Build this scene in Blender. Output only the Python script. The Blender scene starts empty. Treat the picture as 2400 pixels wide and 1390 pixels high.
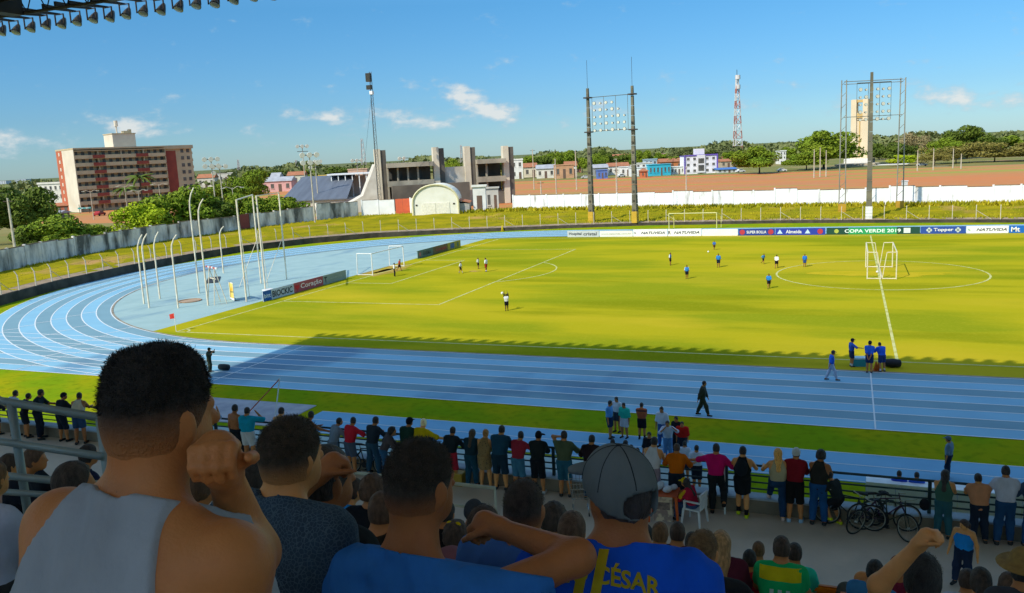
import bpy, math, random
import numpy as np
from mathutils import Matrix, Vector
from mathutils.bvhtree import BVHTree
SC = bpy.context.scene
COL = SC.collection
R = math.radians
# ------------------------------------------------------------------ camera
FPX = 1973.38; CAM = np.array([49.765, -51.208, 12.692])
PITCH, YAW, ROLL = 0.166812, -0.384111, -0.048726
def _axes():
    cy, sy = math.cos(YAW), math.sin(YAW)
    f = np.array([sy*math.cos(PITCH), cy*math.cos(PITCH), -math.sin(PITCH)])
    rt = np.array([cy, -sy, 0.0]); up = np.cross(rt, f)
    return rt*math.cos(ROLL)+up*math.sin(ROLL), -rt*math.sin(ROLL)+up*math.cos(ROLL), f
RT, UP, FW = _axes()
cd = bpy.data.cameras.new('camera'); cam = bpy.data.objects.new('camera', cd); COL.objects.link(cam)
cd.sensor_fit = 'HORIZONTAL'; cd.sensor_width = 36.0; cd.lens = FPX/2400*36.0
cd.clip_start = 0.05; cd.clip_end = 30000
M = Matrix(((RT[0], UP[0], -FW[0], CAM[0]), (RT[1], UP[1], -FW[1], CAM[1]), (RT[2], UP[2], -FW[2], CAM[2]), (0, 0, 0, 1)))
cam.matrix_world = M
SC.camera = cam
# surveying helpers: the ray through a place seen in the photograph (2400 x 1390), met with a height, a distance or a line
def ray(px, py): return FW+(px-1200)/FPX*RT-(py-695)/FPX*UP
def G(px, py, z=0.0):
    d = ray(px, py); return CAM+d*((z-CAM[2])/d[2])
def AT(px, py, depth): return CAM+ray(px, py)*depth
def ATY(px, py, y):
    d = ray(px, py); return CAM+d*((y-CAM[1])/d[1])
def DEP(p): return float((np.asarray(p)-CAM)@FW)
# ------------------------------------------------------------------ light
SUN_EL = R(41); SUN_AZ = math.atan2(-0.43, -0.903)          # towards the sun, behind the stand
w = bpy.data.worlds.new('World'); SC.world = w; w.use_nodes = True
nt = w.node_tree; N = nt.nodes; LK = nt.links
N.clear()
out = N.new('ShaderNodeOutputWorld'); bg = N.new('ShaderNodeBackground'); w.cycles.sampling_method = 'MANUAL'; w.cycles.sample_map_resolution = 256; bg.inputs['Strength'].default_value = 0.15
sky = N.new('ShaderNodeTexSky'); sky.sky_type = 'NISHITA'; sky.sun_disc = False
sky.sun_elevation = SUN_EL; sky.sun_rotation = SUN_AZ % (2*math.pi)
sky.altitude = 0; sky.air_density = 1.0; sky.dust_density = 0.2; sky.ozone_density = 3.0
hs = N.new('ShaderNodeHueSaturation'); hs.inputs['Saturation'].default_value = 1.0
LK.new(sky.outputs[0], hs.inputs['Color'])
def math_node(op, a, b=None, c=None):
    m = N.new('ShaderNodeMath'); m.operation = op
    for i, v in enumerate((a, b, c)):
        if v is None: continue
        if hasattr(v, 'links'): LK.new(v, m.inputs[i])
        else: m.inputs[i].default_value = v
    return m.outputs[0]
tc = N.new('ShaderNodeTexCoord'); sep = N.new('ShaderNodeSeparateXYZ'); LK.new(tc.outputs['Generated'], sep.inputs[0])
EL = math_node('ARCSINE', sep.outputs[2])
AZ = math_node('ARCTAN2', sep.outputs[0], sep.outputs[1])
comb = N.new('ShaderNodeCombineXYZ'); LK.new(AZ, comb.inputs[0]); LK.new(math_node('MULTIPLY', EL, 1.9), comb.inputs[1])
nz = N.new('ShaderNodeTexNoise'); nz.inputs['Scale'].default_value = 22.0; nz.inputs['Detail'].default_value = 5.0; nz.inputs['Roughness'].default_value = 0.6
LK.new(comb.outputs[0], nz.inputs['Vector'])
nz2 = N.new('ShaderNodeTexNoise'); nz2.inputs['Scale'].default_value = 75.0; nz2.inputs['Detail'].default_value = 3.0
LK.new(comb.outputs[0], nz2.inputs['Vector'])
# banks of small fair-weather cumulus low over the whole horizon, and the larger ones over the town
fb = math_node('ADD', math_node('MULTIPLY', nz.outputs[0], 0.75), math_node('MULTIPLY', nz2.outputs[0], 0.25))
band = math_node('MULTIPLY', math_node('SMOOTH_MIN', 1.0, math_node('MULTIPLY', EL, 26.0), 0.2), math_node('SUBTRACT', 1.0, math_node('MULTIPLY', math_node('ABSOLUTE', math_node('SUBTRACT', EL, 0.03)), 11.0)))
band = math_node('MAXIMUM', band, 0.0)
dens = math_node('ADD', math_node('MULTIPLY', band, 0.06), fb)
def sky_dir(px, py):
    d = ray(px, py); d = d/np.linalg.norm(d); return math.atan2(d[0], d[1]), math.asin(d[2])
for px, py, wpx, hpx, amp in [(1085, 226, 52, 32, .30), (1160, 262, 60, 24, .24), (920, 264, 62, 22, .25), (755, 275, 58, 16, .20), (1000, 292, 170, 18, .11), (1415, 250, 45, 22, .2), 
                              (30, 335, 60, 38, .22), (285, 300, 50, 26, .2), (350, 305, 55, 22, .16), (2150, 222, 42, 26, .15), (2245, 230, 48, 28, .17), (2350, 236, 60, 22, .16), (1965, 250, 30, 26, .15), (1845, 255, 32, 16, .12), (1700, 203, 140, 9, .1)]:
    a, e = sky_dir(px, py)
    da = math_node('DIVIDE', math_node('SUBTRACT', AZ, a), wpx/FPX)
    de = math_node('DIVIDE', math_node('SUBTRACT', EL, e), hpx/FPX)
    r2 = math_node('ADD', math_node('MULTIPLY', da, da), math_node('MULTIPLY', de, de))
    g = math_node('MULTIPLY', math_node('EXPONENT', math_node('MULTIPLY', r2, -1.0)), amp)
    dens = math_node('ADD', dens, g)
mr = N.new('ShaderNodeMapRange'); mr.interpolation_type = 'SMOOTHSTEP'
mr.inputs['From Min'].default_value = 0.58; mr.inputs['From Max'].default_value = 0.86; mr.inputs['To Max'].default_value = 0.85
LK.new(dens, mr.inputs['Value'])
mx = N.new('ShaderNodeMix'); mx.data_type = 'RGBA'
cl = N.new('ShaderNodeMix'); cl.data_type = 'RGBA'
cl.inputs[6].default_value = (1.25, 1.7, 2.0, 1); cl.inputs[7].default_value = (2.3, 2.35, 2.3, 1)
mr2 = N.new('ShaderNodeMapRange'); mr2.inputs['From Min'].default_value = 0.64; mr2.inputs['From Max'].default_value = 0.84
LK.new(dens, mr2.inputs['Value']); LK.new(mr2.outputs[0], cl.inputs[0])
# sky tint: raised and warmed overhead as added fill for the shade, paler and dimmer low over the horizon, all the way round
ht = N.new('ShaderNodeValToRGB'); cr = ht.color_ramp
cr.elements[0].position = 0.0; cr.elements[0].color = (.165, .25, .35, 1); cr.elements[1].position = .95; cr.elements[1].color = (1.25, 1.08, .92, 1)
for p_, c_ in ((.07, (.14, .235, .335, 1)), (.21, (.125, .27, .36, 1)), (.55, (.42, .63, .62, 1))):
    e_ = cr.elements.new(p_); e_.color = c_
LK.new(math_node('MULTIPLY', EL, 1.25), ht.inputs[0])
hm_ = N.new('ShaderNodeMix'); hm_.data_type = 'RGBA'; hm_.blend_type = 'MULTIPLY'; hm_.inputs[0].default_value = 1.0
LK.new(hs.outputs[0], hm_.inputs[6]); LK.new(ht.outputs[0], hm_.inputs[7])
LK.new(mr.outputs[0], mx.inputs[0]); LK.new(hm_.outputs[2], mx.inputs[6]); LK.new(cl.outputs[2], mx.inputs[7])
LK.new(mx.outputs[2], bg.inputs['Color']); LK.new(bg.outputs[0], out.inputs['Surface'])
sl = bpy.data.lights.new('sun', 'SUN'); sl.energy = 2.0; sl.angle = R(0.55); sl.color = (1.0, 0.93, 0.80)
so = bpy.data.objects.new('sun', sl); COL.objects.link(so)
TO_SUN = Vector((math.cos(SUN_EL)*math.sin(SUN_AZ), math.cos(SUN_EL)*math.cos(SUN_AZ), math.sin(SUN_EL)))
so.rotation_euler = TO_SUN.to_track_quat('Z', 'Y').to_euler(); so.location = (0, -80, 60)
SC.view_settings.view_transform = 'Standard'; SC.view_settings.look = 'None'; SC.view_settings.gamma = 1.0
SC.view_settings.exposure = 1.2; SC.view_settings.use_curve_mapping = False
SC.render.engine = 'CYCLES'
try:
    SC.cycles.use_denoising = True; SC.cycles.denoiser = 'OPENIMAGEDENOISE'
except Exception: pass
SC.cycles.max_bounces = 5; SC.cycles.diffuse_bounces = 3; SC.cycles.glossy_bounces = 2; SC.cycles.transparent_max_bounces = 6
SC.cycles.use_adaptive_sampling = True; SC.cycles.adaptive_threshold = 0.015
# ------------------------------------------------------------------ materials
def lin(h):
    if isinstance(h, (tuple, list)): return tuple(h)[:3]
    h = h.lstrip('#'); h = ''.join(c+c for c in h) if len(h) == 3 else h; v = [int(h[i:i+2], 16)/255 for i in (0, 2, 4)]
    return tuple(c/12.92 if c <= .04045 else ((c+.055)/1.055)**2.4 for c in v)
_mc = {}
def mat(name, c, rough=.8, c2=None, scale=3.0, detail=5.0, lo=.35, hi=.65, bump=0.0, bscale=None, metal=0.0, stretch=(1, 1, 1), spec=.3, coords='Object'):
    """base colour c, patched with c2 by noise; fine relief by bump"""
    key = (name, str(c), str(c2), rough, scale, bump)
    if key in _mc: return _mc[key]
    m = bpy.data.materials.new(name); m.use_nodes = True
    t = m.node_tree; b = t.nodes['Principled BSDF']
    b.inputs['Roughness'].default_value = rough; b.inputs['Metallic'].default_value = metal
    b.inputs['Specular IOR Level'].default_value = spec
    c = lin(c)
    tcn = t.nodes.new('ShaderNodeTexCoord'); mp = t.nodes.new('ShaderNodeMapping'); mp.inputs['Scale'].default_value = stretch
    t.links.new(tcn.outputs[coords], mp.inputs[0])
    if c2 is None: c2 = tuple(x*.82 for x in c)
    c2 = lin(c2)
    nn = t.nodes.new('ShaderNodeTexNoise'); nn.inputs['Scale'].default_value = scale; nn.inputs['Detail'].default_value = detail
    t.links.new(mp.outputs[0], nn.inputs['Vector'])
    mrn = t.nodes.new('ShaderNodeMapRange'); mrn.inputs['From Min'].default_value = lo; mrn.inputs['From Max'].default_value = hi
    t.links.new(nn.outputs[0], mrn.inputs['Value'])
    mix = t.nodes.new('ShaderNodeMix'); mix.data_type = 'RGBA'; mix.inputs[6].default_value = (*c, 1); mix.inputs[7].default_value = (*c2, 1)
    t.links.new(mrn.outputs[0], mix.inputs[0]); t.links.new(mix.outputs[2], b.inputs['Base Color'])
    if bump:
        n3 = t.nodes.new('ShaderNodeTexNoise'); n3.inputs['Scale'].default_value = bscale or scale*6; n3.inputs['Detail'].default_value = 4
        t.links.new(mp.outputs[0], n3.inputs['Vector'])
        bp = t.nodes.new('ShaderNodeBump'); bp.inputs['Strength'].default_value = bump; bp.inputs['Distance'].default_value = .02
        t.links.new(n3.outputs[0], bp.inputs['Height']); t.links.new(bp.outputs[0], b.inputs['Normal'])
    m['mix'] = 1
    _mc[key] = m; return m
def layer(m, c, scale, lo, hi, stretch=(1, 1, 1), amount=1.0, detail=5.0):
    """another noise layer of colour c over a material made by mat()"""
    t = m.node_tree; b = t.nodes['Principled BSDF']; src = b.inputs['Base Color'].links[0].from_socket
    tcn = t.nodes.new('ShaderNodeTexCoord'); mp = t.nodes.new('ShaderNodeMapping'); mp.inputs['Scale'].default_value = stretch; mp.inputs['Location'].default_value = (scale*3.1, 7.7*scale, 1.3)
    t.links.new(tcn.outputs['Object'], mp.inputs[0])
    nn = t.nodes.new('ShaderNodeTexNoise'); nn.inputs['Scale'].default_value = scale; nn.inputs['Detail'].default_value = detail
    t.links.new(mp.outputs[0], nn.inputs['Vector'])
    mrn = t.nodes.new('ShaderNodeMapRange'); mrn.inputs['From Min'].default_value = lo; mrn.inputs['From Max'].default_value = hi; mrn.inputs['To Max'].default_value = amount
    t.links.new(nn.outputs[0], mrn.inputs['Value'])
    mix = t.nodes.new('ShaderNodeMix'); mix.data_type = 'RGBA'; mix.inputs[7].default_value = (*lin(c), 1)
    t.links.new(mrn.outputs[0], mix.inputs[0]); t.links.new(src, mix.inputs[6]); t.links.new(mix.outputs[2], b.inputs['Base Color'])
    return m
def paint(c, rough=.55): return mat('paint', c, rough, scale=1.2, bump=.05)
def concrete(c, c2=None): return mat('concrete', c, .9, c2 or tuple(x*.6 for x in lin(c)), scale=.9, bump=.25, bscale=8)
# ------------------------------------------------------------------ mesh helpers
class MB:
    def __init__(s): s.v = []; s.f = []
    def add(s, vs, fs):
        o = len(s.v); s.v += [tuple(map(float, v)) for v in vs]; s.f += [tuple(i+o for i in f) for f in fs]; return s
    def box(s, x0, x1, y0, y1, z0, z1):
        return s.add([(x0, y0, z0), (x1, y0, z0), (x1, y1, z0), (x0, y1, z0), (x0, y0, z1), (x1, y0, z1), (x1, y1, z1), (x0, y1, z1)],
                     [(0, 3, 2, 1), (4, 5, 6, 7), (0, 1, 5, 4), (1, 2, 6, 5), (2, 3, 7, 6), (3, 0, 4, 7)])
    def tube(s, pts, r, n=6, caps=True):
        pts = [np.asarray(p, float) for p in pts]; rs = r if isinstance(r, (list, tuple)) else [r]*len(pts)
        o = len(s.v); prev = None
        for i, p in enumerate(pts):
            t = pts[min(i+1, len(pts)-1)]-pts[max(i-1, 0)]; t = t/(np.linalg.norm(t)+1e-9)
            if prev is None:
                a = np.array([0, 0, 1.]) if abs(t[2]) < .9 else np.array([1., 0, 0])
                u = np.cross(t, a)
            else: u = prev-t*(prev@t)
            u = u/(np.linalg.norm(u)+1e-9); prev = u; v = np.cross(t, u)
            for k in range(n):
                a = 2*math.pi*k/n; q = p+rs[i]*(math.cos(a)*u+math.sin(a)*v); s.v.append(tuple(q))
        for i in range(len(pts)-1):
            for k in range(n):
                a = o+i*n+k; b = o+i*n+(k+1) % n; s.f.append((a, b, b+n, a+n))
        if caps: s.f.append(tuple(o+k for k in range(n))[::-1]); s.f.append(tuple(o+(len(pts)-1)*n+k for k in range(n)))
        return s
    def prism(s, poly, z0, z1):
        n = len(poly); s.add([(p[0], p[1], z0) for p in poly]+[(p[0], p[1], z1) for p in poly],
              [tuple(range(n))[::-1], tuple(range(n, 2*n))]+[(i, (i+1) % n, (i+1) % n+n, i+n) for i in range(n)]); return s
    def quad(s, a, b, c, d): return s.add([a, b, c, d], [(0, 1, 2, 3)])
    def lathe(s, prof, n=12, c=(0, 0, 0), axis='z'):
        o = len(s.v)
        for r, h in prof:
            for k in range(n):
                a = 2*math.pi*k/n; p = (r*math.cos(a), r*math.sin(a), h)
                if axis == 'y': p = (p[0], p[2], p[1])
                if axis == 'x': p = (p[2], p[0], p[1])
                s.v.append((p[0]+c[0], p[1]+c[1], p[2]+c[2]))
        for i in range(len(prof)-1):
            for k in range(n):
                a = o+i*n+k; b = o+i*n+(k+1) % n; s.f.append((a, b, b+n, a+n))
        s.f.append(tuple(o+k for k in range(n))[::-1]); s.f.append(tuple(o+(len(prof)-1)*n+k for k in range(n)))
        return s
    def xf(s, mtx):
        s.v = [tuple(mtx @ Vector(v)) for v in s.v]; return s
    def mesh(s, name):
        me = bpy.data.meshes.new(name); me.from_pydata(s.v, [], s.f); me.update(); return me
    def build(s, name, m, parent=None, smooth=False):
        return link(name, s.mesh(name), m, parent, smooth)
def link(name, me, m, parent=None, smooth=False):
    if m is not None and not me.materials: me.materials.append(m)
    if smooth: me.polygons.foreach_set('use_smooth', [True]*len(me.polygons))
    o = bpy.data.objects.new(name, me); COL.objects.link(o)
    if parent is not None: o.parent = parent
    return o
def tag(o, label, cat, group=None):
    o['label'] = label; o['category'] = cat
    if group: o['group'] = group
    return o
def thing(name, label, cat, loc=(0, 0, 0), rz=0.0, group=None):
    o = bpy.data.objects.new(name, None); COL.objects.link(o); o.location = tuple(map(float, loc)); o.rotation_euler = (0, 0, rz)
    o.empty_display_size = .1
    return tag(o, label, cat, group)
def struct(o, label=None):
    o['kind'] = 'structure'
    if label: o['label'] = label
    return o
def stuff(o, label, cat=None):
    o['kind'] = 'stuff'; o['label'] = label
    if cat: o['category'] = cat
    return o
def dup(src, loc=None, rz=None, label=None, group=None, scale=None):
    r = src.copy(); COL.objects.link(r)
    if loc is not None: r.location = tuple(map(float, loc))
    if rz is not None: r.rotation_euler = (0, 0, rz)
    if scale is not None: r.scale = scale if isinstance(scale, (tuple, list)) else (scale,)*3
    if label: r['label'] = label
    if group: r['group'] = group
    for ch in list(src.children):
        c = ch.copy(); COL.objects.link(c); c.parent = r
        for g in list(ch.children):
            d = g.copy(); COL.objects.link(d); d.parent = c
    return r
def text_mesh(s, size=1.0, bold=0.0, extrude=0.0, shear=0.0, space=1.0):
    cu = bpy.data.curves.new('lettering', 'FONT'); cu.body = s; cu.size = size; cu.align_x = 'CENTER'; cu.align_y = 'CENTER'
    cu.offset = bold; cu.extrude = extrude; cu.shear = shear; cu.space_character = space; cu.resolution_u = 3
    ob = bpy.data.objects.new('lettering', cu); COL.objects.link(ob)
    dg = bpy.context.evaluated_depsgraph_get(); dg.update()
    me = bpy.data.meshes.new_from_object(ob.evaluated_get(dg))
    bpy.data.objects.remove(ob); me.name = 'lettering'; me.materials.clear()
    return me
def fit_text(me, wid, hei):
    co = np.zeros(len(me.vertices)*3); me.vertices.foreach_get('co', co); co = co.reshape(-1, 3)
    mn, mx_ = co.min(0), co.max(0); c = (mn+mx_)/2
    co = (co-c)*np.array([wid/(mx_[0]-mn[0]), hei/(mx_[1]-mn[1]), 1.0])
    me.vertices.foreach_set('co', co.ravel()); me.update(); return me
rng = np.random.default_rng(7); random.seed(7)
# ================================================================== THE GROUND
m_field = mat('far_ground', '#6a6a38', .95, '#57602c', scale=.02, bump=.1)
g = MB().quad((-9000, -3000, -.06), (9000, -3000, -.06), (9000, 14000, -.06), (-9000, 14000, -.06)).build('ground', m_field); struct(g, 'flat land reaching to the horizon')
m_grass = mat('verge_grass', (.18, .28, .008), .9, (.31, .30, .008), scale=.22, lo=.4, hi=.62, bump=.5, bscale=9, spec=0)
layer(m_grass, (.11, .16, .006), 2.2, .5, .75, amount=.6)
MB().quad((-60, -29.3, 0), (160, -29.3, 0), (160, 92, 0), (-60, 92, 0)).build('grass_verge', m_grass)['kind'] = 'structure'
# --- running track: a stadium oval round the pitch, eight lanes and a sprint straight that runs on to the left
CX, CY, SA = 52.5, 34.0, 42.2
def oval(r, n=72):
    pts = []
    for k in range(n+1):
        a = -math.pi/2-math.pi*k/n; pts.append((CX-SA+r*math.cos(a), CY+r*math.sin(a)))
    for k in range(n+1):
        a = math.pi/2-math.pi*k/n; pts.append((CX+SA+r*math.cos(a), CY+r*math.sin(a)))
    # densify straights is unnecessary for flat sheets
    return pts
def ring(mb, r0, r1, z):
    a, b = oval(r0), oval(r1); n = len(a); o = len(mb.v)
    mb.v += [(*p, z) for p in a]+[(*p, z) for p in b]
    for i in range(n):
        j = (i+1) % n; mb.f.append((o+i, o+n+i, o+n+j, o+j)[::-1])
    return mb
RIN, LW_ = 36.6, 1.235
m_infield = mat('blue_infield', (.31, .44, .42), .85, (.275, .40, .385), scale=.5, bump=.12, bscale=20)
layer(m_infield, (.12, .22, .30), .35, .55, .75, stretch=(1, .3, 1), amount=.7); layer(m_infield, (.30, .30, .22), .8, .64, .78, amount=.6)
mb = MB(); pts = oval(RIN-.05); mb.add([(*p, .008) for p in pts], [tuple(range(len(pts)))[::-1]])
infield = mb.build('blue_infield', m_infield); struct(infield, 'pale blue synthetic surface inside the bend')
m_l1 = mat('lane_light', (.225, .45, .565), .8, (.20, .41, .53), scale=.35, bump=.1, bscale=25)
m_l2 = mat('lane_dark', (.18, .315, .36), .8, (.16, .285, .33), scale=.35, bump=.1, bscale=25)
for m_ in (m_l1, m_l2):
    layer(m_, (.04, .10, .20), .09, .60, .68, stretch=(1, .55, 1), amount=.55); layer(m_, (.2, .36, .44), .8, .6, .8, stretch=(.2, 1, 1), amount=.4)
track = thing('running_track', 'blue eight lane athletics track', 'track'); del track['category']; track['kind'] = 'structure'
for i in range(8):
    ring(MB(), RIN+i*LW_, RIN+(i+1)*LW_, .014).build('lane', (m_l2, m_l1)[i % 2], track)
y0 = CY-RIN
for i in range(8):   # sprint straight running on behind the bend
    MB().quad((-38, y0-(i+1)*LW_, .011), (10.3, y0-(i+1)*LW_, .011), (10.3, y0-i*LW_, .011), (-38, y0-i*LW_, .011)).build('lane', (m_l2, m_l1)[i % 2], track)
m_line = mat('white_line', (.72, .74, .70), .7, (.58, .62, .62), scale=2.0, lo=.3, hi=.8)
mb = MB()
for i in range(9):
    ring(mb, RIN+i*LW_-.04, RIN+i*LW_+.05, .022)
mb.build('lane_line', m_line, track)
mb = MB()
for i in range(9):
    y = y0-i*LW_; mb.quad((-38, y-.045, .019), (10.3, y-.045, .019), (10.3, y+.045, .019), (-38, y+.045, .019))
mb.build('lane_line', m_line, track)
mb = MB()   # start and stagger marks across the lanes
def tick(a0, i0, i1, wd=.06):
    for i in range(i0, i1):
        r0, r1 = RIN+i*LW_+.06, RIN+(i+1)*LW_-.06; an = a0+.022*i
        c, s_ = math.cos(an), math.sin(an); tx, ty = -s_*wd, c*wd
        mb.quad((CX-SA+r0*c-tx, CY+r0*s_-ty, .026), (CX-SA+r1*c-tx, CY+r1*s_-ty, .026), (CX-SA+r1*c+tx, CY+r1*s_+ty, .026), (CX-SA+r0*c+tx, CY+r0*s_+ty, .026))
tick(-2.02, 0, 8); tick(-1.78, 0, 8); tick(-2.35, 1, 8); tick(-2.18, 2, 6)
for x in (4.0, -2.2, 51.0, 14.0): mb.quad((x, y0-8*LW_, .026), (x+.07, y0-8*LW_, .026), (x+.07, y0, .026), (x, y0, .026))
mb.build('lane_mark', m_line, track)
m_kerb = mat('track_kerb', (.34, .30, .22), .8, (.2, .16, .1), scale=1.0)
ring(MB(), RIN-.22, RIN-.06, .035).build('inner_kerb', m_kerb, track)
# dirt washed against the inner edge of the bend
m_dirt = mat('brown_dirt', (.30, .20, .10), .95, (.18, .15, .10), scale=1.3)
# --- the pitch
m_pitch = mat('pitch_grass', (.365, .325, .012), .92, (.235, .262, .010), scale=.085, detail=8, lo=.44, hi=.57, bump=.5, bscale=7, stretch=(.5, 1.6, 1), spec=0)
layer(m_pitch, (.46, .355, .020), .05, .52, .64, stretch=(.6, 1.6, 1), amount=.75)
layer(m_pitch, (.19, .21, .006), .13, .53, .64, stretch=(.3, 1.5, 1), amount=.7)
layer(m_pitch, (.43, .38, .03), 5.0, .5, .8, amount=.3)
xs = np.linspace(-2.3, 107.3, 90); mb = MB()
for x in xs:
    dx = max(abs(x-CX)-SA, 0); h = math.sqrt(max((RIN-.25)**2-dx*dx, .01))
    for t in np.linspace(0, 1, 9): mb.v.append((x, CY-h+2*h*t, .02))
for i in range(len(xs)-1):
    for j in range(8):
        a = i*9+j; mb.f.append((a, a+9, a+10, a+1))
pitch = mb.build('pitch', m_pitch); struct(pitch, 'sunlit yellow green football pitch')
# bare worn patches: the goal mouth and the kick-off spot
m_worn = mat('worn_turf', (.40, .27, .07), .95, (.34, .27, .03), scale=.9, spec=0)
def worn(cx, cy, rx, ry, sd, m=m_worn):
    r = np.random.default_rng(sd); n = 26; ph = r.uniform(0, 6.28, 4)
    MB().add([(cx+rx*(1+.22*math.sin(3*a+ph[0])+.16*math.sin(7*a+ph[1]))*math.cos(a), cy+ry*(1+.2*math.sin(4*a+ph[2])+.15*math.sin(9*a+ph[3]))*math.sin(a), .0245) for a in np.linspace(0, 2*math.pi, n, endpoint=False)], [tuple(range(n))]).build('worn_patch', m, pitch)
worn(.2, 34.3, 1.3, 4.2, 1); worn(-1.2, 35, .9, 5.5, 2); worn(11, 34, .7, .6, 3); worn(52.5, 34, 6.0, 1.6, 4, mat('dry_turf', (.47, .36, .02), .95, (.40, .33, .012), scale=.5, spec=0))
m_pline = mat('pitch_line', (.55, .55, .22), .85, (.40, .38, .08), scale=1.5, lo=.4, hi=.7)
mb = MB(); PL, PW, LWd = 105.0, 68.0, .085; Z = .03
def seg(x0, y0_, x1, y1_):
    d = np.array([x1-x0, y1_-y0_]); d = d/np.linalg.norm(d); n = np.array([-d[1], d[0]])*LWd
    mb.quad((x0-n[0], y0_-n[1], Z), (x1-n[0], y1_-n[1], Z), (x1+n[0], y1_+n[1], Z), (x0+n[0], y0_+n[1], Z))
def arc(cx, cy, r, a0, a1, n=48):
    for k in range(n):
        a, b = a0+(a1-a0)*k/n, a0+(a1-a0)*(k+1)/n
        seg(cx+r*math.cos(a), cy+r*math.sin(a), cx+r*math.cos(b), cy+r*math.sin(b))
seg(0, 0, PL, 0); seg(0, PW, PL, PW); seg(0, 0, 0, PW); seg(PL, 0, PL, PW); seg(PL/2, 0, PL/2, PW)
arc(PL/2, PW/2, 9.15, 0, 2*math.pi)
for s_ in (0, 1):
    X = lambda v: v if s_ == 0 else PL-v
    for dpt, hw in ((16.5, 20.16), (5.5, 9.16)):
        seg(X(0), PW/2-hw, X(dpt), PW/2-hw); seg(X(0), PW/2+hw, X(dpt), PW/2+hw); seg(X(dpt), PW/2-hw, X(dpt), PW/2+hw)
    th = math.acos(5.5/9.15)
    arc(X(11), PW/2, 9.15, *((-th, th) if s_ == 0 else (math.pi-th, math.pi+th)), n=20)
    arc(X(0), 0, 1, 0, math.pi/2, 8) if s_ == 0 else None
mk = mb.build('pitch_marking', m_pline); struct(mk, 'worn white lines of the football pitch')
# --- strips between track and stand
m_run = mat('runway', (.18, .40, .57), .8, (.15, .36, .53), scale=.4, bump=.1, bscale=25)
MB().quad((24.5, -18.9, .012), (120, -18.9, .012), (120, -15.75, .012), (24.5, -15.75, .012)).build('jump_runway', m_run)['kind'] = 'structure'
mb = MB()
for y in (-15.8, -17.1, -18.8): mb.quad((24.5, y-.03, .02), (120, y-.03, .02), (120, y+.03, .02), (24.5, y+.03, .02))
mb.build('runway_line', m_line)['kind'] = 'structure'
m_sand = mat('pit_sand', (.42, .41, .42), .95, (.30, .30, .33), scale=1.2, bump=.6, bscale=10)
MB().box(14.5, 23.6, -18.6, -15.0, -.02, .03).build('sand_pit', m_sand)['kind'] = 'structure'
m_path = mat('pale_walkway', (.40, .50, .47), .9, (.30, .40, .38), scale=.6, bump=.2)
MB().quad((18, -28.9, .01), (46.4, -28.9, .01), (46.4, -19.2, .01), (18, -19.2, .01)).build('pale_walkway', m_path)['kind'] = 'structure'
# --- raised bank between the fence and the boundary wall
FENCE = [(-27.5, 0, 1.0), (-30.5, 8, 1.0), (-34.0, 18, 1.0), (-36.3, 30.6, .98), (-37, 43, .95), (-36.5, 52.5, .9), (-31.5, 63.5, .85), (-24.5, 71.8, .75), (-14.3, 77.2, .6), (-4, 80.8, .5), (5, 84, .45), (19, 87.3, .4), (41, 87.7, .4), (62, 85, .4), (80, 82, .4), (120, 76, .4)]
WALL = [(-46, 8, 1.2), (-49.9, 23.3, 1.2), (-53.5, 35.3, 1.2), (-56, 50.3, 1.2), (-56.8, 64.1, 1.2), (-56.2, 81.8, 1.2), (-52.6, 95.8, 1.2), (-48.5, 107.5, 1.2), (-38.7, 111.2, 1.2), (-16.2, 113.6, 1.2), (12, 111.5, 1.2), (50.5, 106.2, 1.2), (74.4, 102, 1.2), (120, 95, 1.2)]
def resample(path, n):
    p = np.array(path, float); s = np.r_[0, np.cumsum(np.linalg.norm(np.diff(p[:, :2], axis=0), axis=1))]
    t = np.linspace(0, s[-1], n); return np.stack([np.interp(t, s, p[:, k]) for k in range(p.shape[1])], 1), s[-1]
m_bank = mat('bank_grass', (.32, .26, .012), .95, (.21, .20, .01), scale=.18, lo=.4, hi=.62, bump=.9, bscale=5, spec=0)
layer(m_bank, (.46, .26, .10), .10, .60, .72, amount=.9); layer(m_bank, (.15, .17, .01), .6, .58, .75, amount=.6)
fa, _ = resample(FENCE, 140); wa, _ = resample(WALL, 140); mb = MB(); NB = 14
for i in range(140):
    for j in range(NB+1):
        t = j/NB; p = fa[i]*(1-t)+wa[i]*t
        mb.v.append((p[0], p[1], p[2]+(.12*rng.standard_normal() if 0 < j < NB else 0)+.25*math.sin(math.pi*t)))
for i in range(139):
    for j in range(NB):
        a = i*(NB+1)+j; mb.f.append((a, a+1, a+NB+2, a+NB+1)[::-1])
mb.build('bank', m_bank, smooth=True)['kind'] = 'structure'
mb = MB(); ins, _ = resample([(x+(.1 if x < 0 else 0), y-.1, z) for x, y, z in FENCE], 140)
m_ret = mat('retaining_wall', (.085, .07, .05), .95, (.04, .035, .025), scale=.8, bump=.4)
m_cope = mat('path_coping', (.36, .26, .16), .95, (.26, .19, .12), scale=.9)
rw = MB(); cp = MB()
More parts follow.
